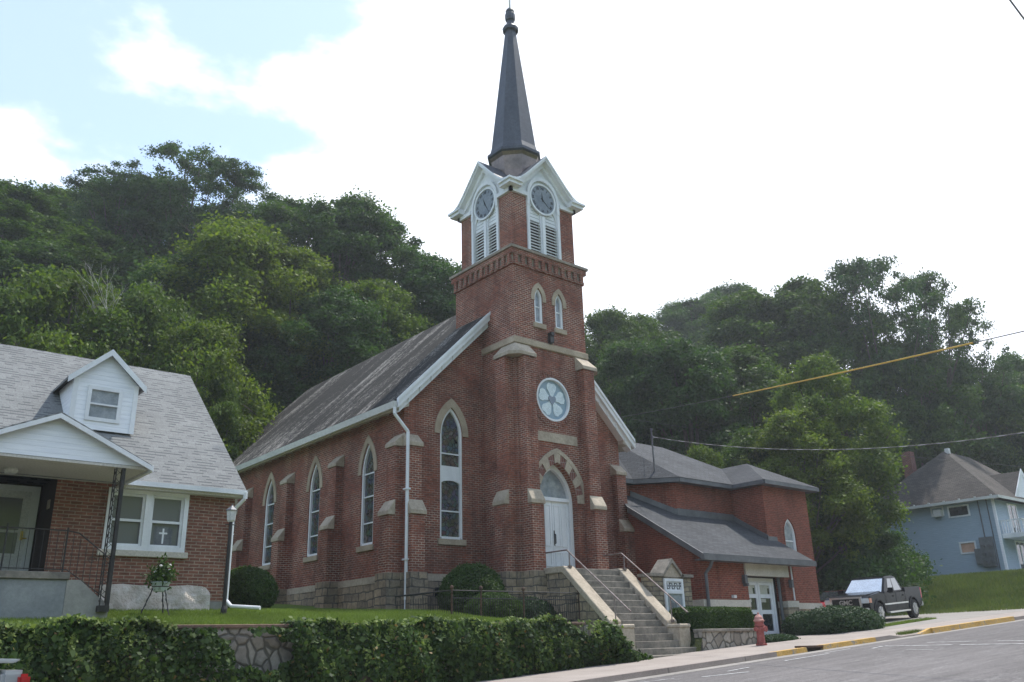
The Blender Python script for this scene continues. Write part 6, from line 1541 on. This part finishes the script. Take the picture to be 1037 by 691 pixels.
# (x, y, top z, crown radius, kind, lighter, label)
TREES = [
(8.1,68.9,35.6,6.0,'tall',0,'dark tree crown at the far left edge of the skyline'),
(13.7,82.9,43.1,6.5,'dense',1,'olive green hazy tree on the skyline at far left'),
(17.5,81.9,44.3,6.0,'dense',1,'hazy green treetop left of the tall feathery trees'),
(16.4,70.6,40.8,5.6,'locust',0,'tall feathery tree, leftmost of the open crowned ones on the left skyline'),
(20.3,66.7,42.2,6.2,'locust',0,'highest feathery tree on the left skyline with gaps of sky'),
(22.8,62.8,40.1,5.2,'locust',0,'feathery open tree just right of the highest left tree'),
(19.8,72.9,41.6,6.0,'tall',0,'dark tree behind the feathery trees on the left skyline'),
(26.2,59.0,36.0,5.0,'tall',0,'dark round topped tree between feathery trees and the skyline hump'),
(28.9,54.5,34.9,6.0,'dense',0,'dark broad tree forming the rounded skyline hump left of the steeple'),
(32.4,54.5,34.5,4.8,'tall',0,'dark tree on the right shoulder of the left skyline hump'),
(33.8,50.2,29.4,5.0,'dense',0,'mid green tree sloping down towards the bell tower on its left'),
(38.7,52.0,28.5,4.5,'dense',1,'green treetop just behind the left side of the bell tower'),
(19.4,51.7,28.2,6.5,'dense',1,'large lit green tree in the middle of the left hillside'),
(23.6,51.3,27.5,5.5,'dense',1,'lighter green tree above the church roof ridge'),
(17.3,54.4,26.3,5.5,'dense',0,'mid green tree in the left hillside below the feathery ones'),
(13.4,66.1,32.0,6.0,'dense',0,'dark green tree on the left hillside under the hazy treetops'),
(8.8,63.1,28.7,6.0,'dense',0,'dark tree low on the far left hillside'),
(28.3,48.4,25.4,5.0,'dense',1,'green tree above the nave roof close to the bell tower'),
(24.3,47.1,23.4,4.6,'dense',0,'dark green tree right behind the nave roof'),
(8.6,45.3,19.8,5.2,'bushy',0,'bright yellow green tree behind the brick house at left'),
(12.7,44.6,19.9,4.8,'bushy',0,'yellow green tree behind the white dormer'),
(14.0,40.7,17.1,4.2,'bushy',0,'yellow green tree ending in a ragged right edge by the church roof'),
(5.9,45.5,18.4,4.5,'bushy',0,'green tree over the roof at the far left edge'),
(14.9,39.8,14.2,2.2,'bushy',0,'narrow lit tree between the brick house roof and the nave'),
(22.8,50.0,19.8,4.5,'dense',0,'shaded dark tree low behind the nave roof'),
(20.0,49.2,20.7,4.2,'dense',0,'shaded dark tree behind the yellow green tree and the nave'),
(50.7,47.6,28.3,4.6,'dense',0,'green tree touching the right edge of the bell tower'),
(54.5,47.0,28.6,4.4,'tall',0,'second green tree right of the bell tower'),
(85.0,64.7,42.7,8.0,'dense',0,'distant bluish tree crown on the far ridge right of the steeple'),
(91.3,63.5,46.1,8.0,'dense',0,'distant bluish treetop on the far ridge, right of the first'),
(64.2,42.9,31.7,6.2,'tall',0,'broad green tree left of the open crowned right skyline trees'),
(68.0,39.3,32.8,6.6,'tall',0,'tall green tree in the middle of the right skyline'),
(70.4,34.2,33.5,6.2,'locust',0,'highest feathery tree on the right skyline'),
(75.0,32.1,32.6,5.6,'locust',0,'feathery open tree right of the highest right tree'),
(81.7,31.7,30.3,5.2,'locust',0,'smaller feathery tree descending towards the right edge'),
(90.7,31.0,27.5,5.0,'tall',0,'dark tree above the blue house at the right edge of the skyline'),
(67.5,36.6,27.5,5.5,'dense',0,'dark tree filling in below the feathery right skyline trees'),
(71.9,33.8,25.7,6.0,'dense',0,'dark tree below and right of the highest right tree'),
(80.3,32.6,25.0,6.5,'dense',0,'dark tree rising behind the blue house roof'),
(83.9,28.1,22.3,5.5,'dense',1,'lighter green tree at the right edge above the blue house'),
(45.6,35.9,21.0,5.0,'dense',0,'dark green tree behind the hall roof left part'),
(44.4,39.4,21.7,5.0,'dense',0,'dark green tree beside the white rake of the nave'),
(51.8,35.8,21.8,5.5,'tall',0,'dark green tree behind the hall roof'),
(47.6,27.3,17.8,4.3,'dense',1,'large lit green tree standing in front of the dark right hillside'),
(43.6,27.0,13.8,3.8,'dense',1,'lit lower lobe of foliage left of the large lit tree'),
(37.0,28.2,11.2,2.2,'bushy',0,'small bright green tree peeping over the hall roof'),
(43.7,29.9,13.3,3.2,'dense',0,'dark small tree behind the hip roof of the hall'),
(53.2,30.1,13.7,2.8,'dense',0,'shadowy tree between the lit tree and the blue house'),
(46.4,26.4,10.0,3.0,'dense',0,'dark low tree right of the hall corner'),
(54.3,29.2,7.6,1.6,'bushy',0,'dark bushy tree hiding the left end of the blue house'),
(90.1,33.6,23.1,6.0,'dense',0,'dark tree directly behind the blue house ridge'),
]
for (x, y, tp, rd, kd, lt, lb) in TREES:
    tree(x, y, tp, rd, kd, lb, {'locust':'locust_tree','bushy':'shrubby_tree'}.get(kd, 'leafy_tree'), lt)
# underwood: leaf mass covering the bluff between the trees (nobody could count it)
def wood(name, pts, n, size, mat, label, rlo=1.2, rhi=2.6):
    cs = np.array([(x, y, terr(x, y) + 0.6 + rng.random()*h) for x, y, h in pts]); rs_ = rlo + (rhi-rlo)*rng.random(len(cs))
    p, d = blobs(n, cs, rs_, 0.8, 0.6, 0.3)
    me = leafmesh(name, p, d*0.7+np.array([0,0,0.3]), size, M[mat], 0.6, 0.7)
    o = bpy.data.objects.new(name, me); COL.objects.link(o); tag(o, label, 'undergrowth', kind='stuff'); return o
pts = []
for _ in range(900):
    x = rng.uniform(-25, 100); y = rng.uniform(38, 95)
    if hill(x, y) > 0.8: pts.append((x, y, 7.0))
wood('forest_undergrowth', pts, 420000, 0.14, 'leaf_dark', 'dark mass of leaves and brush filling the wooded bluff between the trees', 1.8, 3.6)
pts = []
for _ in range(120):
    t_ = rng.random(); x = 44 + 14*t_ + rng.normal(0,1.2); y = 25.5 + 6*t_ + rng.normal(0,1.5); 
    if x > 60.0 and y < 34: continue
    pts.append((x, y, 1.6))
for _ in range(50): pts.append((rng.uniform(36, 46), rng.uniform(29, 33), 3.0))
for _ in range(20): pts.append((rng.uniform(57.0, 60.5), rng.uniform(28.6, 32.5), 1.3))
wood('lot_edge_brush', pts, 110000, 0.10, 'leaf_dark', 'dark green brush growing along the back edge of the parking lot', 0.8, 1.7)
# dead snag among the left-hand trees
sx, sy = SNAG; sz_ = terr(sx, sy)
mb = MB(); random.seed(11)
def branch(mb, p, d, L, r_, dep):
    q = p + d*L; mb.tube(p, q, r_, r_*0.65, 5, False)
    if dep == 0: return
    for _ in range(3):
        d2 = (d + Vector((random.uniform(-.6,.6),random.uniform(-.6,.6),random.uniform(-.05,.5)))).normalized(); branch(mb, q, d2, L*random.uniform(0.5,0.8), r_*0.55, dep-1)
branch(mb, Vector((sx,sy,sz_-0.5)), Vector((0.02,0,1)), (SNAGTOP-sz_)*0.62, 0.16, 0)
top0 = Vector((sx,sy,sz_-0.5)) + Vector((0.02,0,1))*(SNAGTOP-sz_)*0.6
for a in range(4):
    d = Vector((math.cos(a*1.3)*0.45, math.sin(a*1.3)*0.45, 1)).normalized(); branch(mb, top0, d, (SNAGTOP-sz_)*0.13, 0.035, 4)
o = mb.build('dead_tree', M['dead_wood'], None); tag(o, 'bare pale dead branches poking out of the green trees left', 'dead tree')

# shrubs and hedges
def shrub(name, label, cat, c, r3, n, size, mat, seed=1, core=0.86, lobes=None, group=None, clipped=True):
    t = thing(name, label, cat, (c[0], c[1], c[2]-r3[2]), group)
    rg = np.random.default_rng(seed); d = rg.normal(0,1,(n,3)); d /= np.linalg.norm(d, axis=1, keepdims=True)
    d = d[d[:,2] > -0.75]; n = len(d)
    f = 1 + 0.05*np.sin(d[:,0]*5+seed)*np.sin(d[:,1]*8)*np.cos(d[:,2]*6) + (rg.normal(0,0.028,n) + 0.10*(rg.random(n) > 0.985)*rg.random(n) if clipped else rg.normal(0,0.06,n)) - 0.10*rg.random(n)**3
    p = d*f[:,None]*np.array(r3) + np.array(c) - np.array(t.location)
    me = leafmesh('foliage', p, d, size, M[mat], 0.5, 0.8); o = bpy.data.objects.new('foliage', me); COL.objects.link(o); o.parent = t
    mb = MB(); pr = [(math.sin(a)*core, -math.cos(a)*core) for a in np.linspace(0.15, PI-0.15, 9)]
    mb.lathe((0,0,0), pr, 16); mb.v = [(x*r3[0]+c[0], y*r3[1]+c[1], z*r3[2]+c[2]) for x, y, z in mb.v]; mb.build('shade_core', M['dark_leaf_core'], t); return t  # solid core coloured dark as the shade inside the foliage
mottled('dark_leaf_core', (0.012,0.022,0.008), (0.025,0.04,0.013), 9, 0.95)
def boxhedge(name, label, x0, x1, y0, y1, z0, z1, n, size, mat, seed=2, rnd=0.25, group=None, cat='hedge'):
    """clipped hedge: leaves over a rounded box (superellipsoid)"""
    c = np.array([(x0+x1)/2,(y0+y1)/2,(z0+z1)/2]); h = np.array([(x1-x0)/2,(y1-y0)/2,(z1-z0)/2])
    t = thing(name, label, cat, (c[0], c[1], z0), group); rg = np.random.default_rng(seed)
    d = rg.uniform(-1,1,(n*2,3)); ax = rg.choice(3, n*2, p=[0.12,0.40,0.48]); sg_ = np.where(rg.random(n*2) < 0.65, np.where(ax == 2, 1, -1), np.where(ax == 2, 1, 1)); d[np.arange(n*2), ax] = sg_
    l = (np.abs(d)**(2/rnd*0.5+2)).sum(axis=1)**(1/(2/rnd*0.5+2)); q = d/l[:,None]
    q = q*(1 + 0.03*np.sin(q[:,0]*h[0]*5+seed)[:,None] + rg.normal(0,0.022,(n*2,1)) - 0.10*(rg.random((n*2,1))**3)); q = q[:n*2]
    p = q*h + c - np.array(t.location); nr = q/np.linalg.norm(q, axis=1, keepdims=True)
    me = leafmesh('foliage', p, nr, size, M[mat], 0.5, 0.8); o = bpy.data.objects.new('foliage', me); COL.objects.link(o); o.parent = t
    mb = MB(); k = 0.14; mb.box(x0+k,x1-k,y0+k,y1-k,z0-0.2,z1-k); mb.build('shade_core', M['dark_leaf_core'], t, bevel=0.12); return t  # dark solid box gives the painted shade within the hedge
shrub('round_shrub', 'round clipped green shrub before the church foundation wall', 'shrub', (16.55,21.95,3.02), (1.02,0.98,0.98), 26000, 0.034, 'leaf_hedge', 3)
shrub('low_shrub', 'low rounded bush behind the fence nearest the stairs', 'shrub', (17.9,20.9,2.45), (0.95,0.55,0.52), 15000, 0.034, 'leaf_yew', 4, group='low bushes inside the iron fence')
shrub('low_shrub', 'low rounded bush behind the fence, second from the stairs', 'shrub', (16.3,20.55,2.50), (1.0,0.55,0.58), 15000, 0.034, 'leaf_hedge', 5, group='low bushes inside the iron fence')
shrub('round_shrub', 'clipped green bush at the brick house corner under the downspout', 'shrub', (9.85,23.2,3.15), (0.80,0.8,0.66), 18000, 0.034, 'leaf_hedge', 6)
boxhedge('clipped_hedge', 'clipped green hedge growing on top of the flagstone wall', 21.95, 25.15, 17.85, 19.0, 1.85, 2.58, 30000, 0.036, 'leaf_hedge', 7)
shrub('spreading_shrub', 'dark spreading juniper between the hall door and the truck', 'shrub', (30.9,18.2,2.02), (1.75,1.25,0.62), 30000, 0.045, 'leaf_yew', 8, clipped=False)
shrub('spreading_shrub', 'smaller dark juniper clump nearest the hall doorway', 'shrub', (29.75,18.9,1.98), (0.85,0.8,0.5), 12000, 0.045, 'leaf_yew', 9, clipped=False)
shrub('ground_plant', 'low mat of green groundcover beside the hydrant', 'plant', (25.75,17.55,1.56), (1.0,0.42,0.16), 9000, 0.03, 'leaf_yew', 10, clipped=False)
# trailing flowers in the stand
rg = np.random.default_rng(4); pz_ = terr(6.42, 19.7); c = rg.normal(0,1,(700,3))*np.array([0.13,0.13,0.11])+np.array([0,0,0.82]); 
c2_ = rg.normal(0,1,(140,3))*np.array([0.05,0.05,0.13])+np.array([0,0,1.0])
me = leafmesh('plant', np.vstack([c,c2_]), rg.normal(0,1,(840,3)), 0.05, M['leaf_hedge'], 0.4, 0.8); o = bpy.data.objects.new('plant', me); COL.objects.link(o); o.parent = ps
for q in range(9):
    a = q*2.4; mb = MB(); cxf, cyf, czf = ps.location.x+0.2*math.cos(a)*(0.5+0.06*q), ps.location.y+0.2*math.sin(a)*(0.5+0.06*q), ps.location.z+0.72+0.04*q
    mb.lathe((cxf,cyf,czf), [(0.01,0),(0.035,0.02),(0.03,0.04),(0.01,0.05)], 6); mb.build('flower', M['flower_white'], ps)

# ivy over the long garden wall
n = 62000; rg = np.random.default_rng(21); rng = rg
def ivy_front(x, z):   # how far the leaves stand out from the wall
    g = 0.055*x+0.1; t_ = np.clip((z-g)/(2.2-g), 0, 1)
    return 17.5 - (0.10 + 0.24*np.sin(PI*np.clip(t_*0.8+0.12,0,1)) + 0.07*np.sin(x*2.1)*np.sin(z*4+x) + 0.05*np.sin(x*5.3+z*3))
xs = rg.uniform(-6, 18.4, n); g = np.array([gz(a) for a in xs]) + 0.1; ztop = 2.17 + 0.05*np.sin(xs*1.7) + 0.05*np.sin(xs*4.9) - np.clip(xs-16.1, 0, 2.3)*0.6
zs = g + (ztop-g)*rg.random(n)**0.92; ys = ivy_front(xs, zs) + rg.normal(0,0.035,n)
hole = (((xs-7.75)/0.72)**2 + ((zs-1.62)/0.36)**2 < 1.0 + 0.35*np.sin(xs*9)*np.sin(zs*11)) | (((xs-7.15)/0.35)**2 + ((zs-1.95)/0.13)**2 < 1) | (((xs-10.05)/0.22)**2 + ((zs-0.9)/0.2)**2 < 1)
hole |= (xs > 6.0) & (xs < 8.4) & (zs > 2.06)
m_ = ~hole; P3 = np.stack([xs,ys,zs],1)[m_]
top = rg.uniform(-6, 18.2, 16000); tz = 2.13 + 0.05*np.sin(top*1.7) + 0.05*np.sin(top*4.9) + rg.normal(0,0.035,16000) - np.clip(top-16.1, 0, 2.3)*0.6; ty_ = rg.uniform(17.3, 17.95, 16000)
mt_ = ~((top > 6.0) & (top < 8.4)); tp = np.stack([top,ty_,tz],1)[mt_]
pp = np.vstack([P3, tp]); nr = np.vstack([np.tile([0,-1,0.35],(len(P3),1)), np.tile([0,-0.3,1],(len(tp),1))])
# thin and thick patches, so the wall face is not one even mat
dens = np.sin(pp[:,0]*1.3+pp[:,2]*2.0)+np.sin(pp[:,0]*3.1-pp[:,2]*3.7+1.0)+0.7*np.sin(pp[:,0]*7.3+2.0)
kp = rg.random(len(pp)) < np.clip(0.86+0.16*dens, 0.45, 1.0); pp = pp[kp]; nr = nr[kp]
pp[:,1] += 0.045*np.sin(pp[:,0]*6.1)*np.sin(pp[:,2]*5.3+pp[:,0]) * (pp[:,1] < 17.45)
bz = rg.random(len(pp)) < 0.10; mb_ = leafmesh('ivy', pp[bz]-np.array([0,0.03,0]), nr[bz], 0.068, M['leaf_ivy'], 0.8, 0.6); o = bpy.data.objects.new('ivy_large_leaves', mb_); COL.objects.link(o); tag(o, 'broad older ivy leaves standing out from the garden wall', 'ivy', kind='stuff')
bq = rg.random(len(pp)) < 0.008; mb_ = leafmesh('ivy', pp[bq]-np.array([0,0.05,0]), nr[bq], 0.05, M['leaf_brown'], 0.7, 0.9); o = bpy.data.objects.new('dead_ivy_leaves', mb_); COL.objects.link(o); tag(o, 'scattered dead brown leaves caught in the wall ivy', 'ivy', kind='stuff')
me = leafmesh('ivy', pp[~bz], nr[~bz], 0.050, M['leaf_ivy'], 0.75, 0.6); o = bpy.data.objects.new('ivy', me); COL.objects.link(o); tag(o, 'thick dark green ivy hanging over the long garden wall', 'ivy', kind='stuff')
# brighter shoots and hanging strands
st_ = []; 
for q in range(420):
    x = rg.uniform(-6, 18); zt_ = 2.2 - 1.3*rg.random()**2.2; L = 0.12+0.4*rg.random()
    if 6.0 < x < 8.5: continue
    k = int(8+22*L); zz = zt_ - L*rg.random(k); xx = x + rg.normal(0,0.035,k); yy = ivy_front(xx, zz) - 0.05
    st_.append(np.stack([xx,yy,zz],1))
s2 = rg.uniform(-6,17.6,5200); st_.append(np.stack([s2, rg.uniform(17.25,17.6,5200), 2.17+0.05*np.sin(s2*1.7)+0.05*np.sin(s2*4.9)+rg.normal(0,0.04,5200) - np.clip(s2-16.1,0,2.3)*0.6],1)[~((s2>6.0)&(s2<8.4))])
pp = np.vstack(st_); me = leafmesh('ivy_shoots', pp, np.tile([0,-0.8,0.6],(len(pp),1)), 0.045, M['leaf_ivy_bright'], 0.7, 0.6); o = bpy.data.objects.new('ivy_shoots', me); COL.objects.link(o); tag(o, 'bright ivy shoots along the top of the wall', 'ivy', kind='stuff')
# ivy tail spilling by the stairs
c = np.array([(18.1+0.2*i, 17.35-0.02*i, gz(18.2)+0.16) for i in range(6)]); rs_ = np.array([0.42,0.34,0.26,0.22,0.18,0.12]); p, d = blobs(4500, c, rs_, 0.7, 0.5, 0.3)
c = np.array([(17.9,17.3,1.5),(17.5,17.2,1.75),(18.15,17.3,1.2)]); p2_, d2_ = blobs(4500, c, np.array([0.35,0.35,0.38]), 1.0, 0.5, 0.1)
me = leafmesh('ivy_tail', np.vstack([p,p2_]), np.vstack([d,d2_]), 0.05, M['leaf_ivy'], 0.75, 0.6); o = bpy.data.objects.new('ivy_tail', me); COL.objects.link(o); tag(o, 'low tail of ivy creeping onto the sidewalk beside the steps', 'ivy', kind='stuff')

# grass blades
def blades(name, n, x0, x1, y0, y1, h, mat, label, zf, keep=None):
    x = rng.uniform(x0,x1,n); y = rng.uniform(y0,y1,n)
    if keep is not None: k = keep(x,y); x = x[k]; y = y[k]
    n = len(x); z = np.array([zf(a,b) for a, b in zip(x,y)]); hh = h*(0.5+rng.random(n)); a = rng.random(n)*2*PI; w_ = h*0.14
    v = np.empty((n,3,3)); dx = np.cos(a)*w_; dy = np.sin(a)*w_; lean = rng.normal(0,0.35,(n,2))*hh[:,None]
    v[:,0] = np.stack([x-dx,y-dy,z-0.01],1); v[:,1] = np.stack([x+dx,y+dy,z-0.01],1); v[:,2] = np.stack([x+lean[:,0],y+lean[:,1],z+hh],1)
    me = bpy.data.meshes.new(name); me.vertices.add(n*3); me.vertices.foreach_set('co', v.reshape(-1).astype(np.float32)); me.loops.add(n*3); me.loops.foreach_set('vertex_index', np.arange(n*3, dtype=np.int32))
    me.polygons.add(n); me.polygons.foreach_set('loop_start', np.arange(0,n*3,3,dtype=np.int32)); me.polygons.foreach_set('loop_total', np.full(n,3,dtype=np.int32)); me.update(calc_edges=True); me.materials.append(M[mat])
    o = bpy.data.objects.new(name, me); COL.objects.link(o); tag(o, label, 'grass', kind='stuff')
blades('grass', 150000, 1.5, 15.5, 17.85, 24.0, 0.055, 'blade', 'short mown green grass of the front lawn', terr, lambda x, y: ~((x < 8.5) & (y > 20.95)) & ~((x < 5.3) & (y > 19.0)))
blades('tall_grass', 60000, 43.5, 66, 15.6, 27, 0.20, 'blade_bank', 'rough grass on the bank below the blue house', terr, lambda x, y: (x > 45.2-0.3*(y-17)) & ~((x > 61.7) & (y > 22.4)))
blades('verge_grass', 5000, 32.3, 38.2, 17.6, 18.5, 0.07, 'blade', 'thin strip of grass and weeds beside the parking lot', lambda x, y: gz(x)+0.11, lambda x, y: np.abs(y-(17.75+0.10*(x-32.3)))<0.33)
blades('weeds', 500, 28.2, 29.6, 14.5, 14.75, 0.08, 'blade_bank', 'weeds sprouting in the driveway joint', lambda x, y: gz(x)+0.06)

# ------------------------------------------------------------------ OVERHEAD CABLES
def cable(name, label, a, b, sag, r_, mat, n=26, t0=0, t1=1, parent=None):
    a = Vector(a); b = Vector(b); pts = []
    for i in range(n+1):
        t_ = t0+(t1-t0)*i/n; p = a.lerp(b, t_); p.z -= sag*4*t_*(1-t_); pts.append(p)
    mb = MB(); mb.path(pts, r_, 5); o = mb.build(name, M[mat], parent)
    if label: tag(o, label, 'cable')
    return o
mottled('yellow_sleeve', (0.55,0.33,0.05), (0.65,0.42,0.08), 3, 0.5)
mottled('wire_gray', (0.06,0.06,0.065), (0.10,0.10,0.10), 3, 0.6)
CA, CB = CABLE
ct = thing('power_cable', 'overhead cable with a long yellow insulating sleeve, crossing the right trees', 'cable', CA)
cable('wire', None, CA, CB, 0.15, 0.012, 'wire_gray', 30, parent=ct); cable('yellow_sleeve', None, CA, CB, 0.15, 0.021, 'yellow_sleeve', 20, *SLEEVE, parent=ct)
st = thing('service_wire', 'twisted service wire sagging from the hall roof mast to the right', 'cable', (27.05,23.3,9.9))
WA, WB = Vector((27.05,23.26,9.66)), Vector(SERVICE)
m, nt, b = new_mat('twisted_wire', 0.5); co = objco(nt); s_ = nt.nodes.new('ShaderNodeSeparateXYZ'); nt.links.new(co, s_.inputs[0])
nt.links.new(ramp(nt, mathn(nt, 'FRACT', mathn(nt, 'MULTIPLY', s_.outputs[1], 1.7)), [(0.45, (0.10,0.10,0.10)), (0.6, (0.30,0.30,0.30)), (0.9, (0.30,0.30,0.30)), (1.0, (0.10,0.10,0.10))]), b.inputs['Base Color'])
cable('wire', None, WA, WB, 0.75, 0.013, 'twisted_wire', 40, parent=st)
cable('overhead_wire', 'short stretch of thick overhead wire at the top right sky', *WIRE3, 0.02, 0.014, 'wire_gray', 6)
cable('thin_wire', 'very thin dark wire crossing behind the blue house roof', (40.0,36.0,15.0), (75.0,20.0,12.5), 0.5, 0.012, 'wire_gray', 16)
# ------------------------------------------------------------------ HAZE
mb = MB(); mb.box(-142, 243, -172, 202, -9.5, 62)
hm = bpy.data.materials.new('haze'); hm.use_nodes = True; nt = hm.node_tree; nt.nodes.clear()
o_ = nt.nodes.new('ShaderNodeOutputMaterial'); v_ = nt.nodes.new('ShaderNodeVolumePrincipled')
v_.inputs['Density'].default_value = 0.00065; v_.inputs['Color'].default_value = (0.90, 0.95, 1.0, 1); v_.inputs['Anisotropy'].default_value = 0.3
nt.links.new(v_.outputs[0], o_.inputs['Volume'])
o = mb.build('haze', hm); tag(o, kind='stuff', label='thin bright summer haze filling the valley air'); o.display_type = 'WIRE'
SC.cycles.volume_bounces = 0
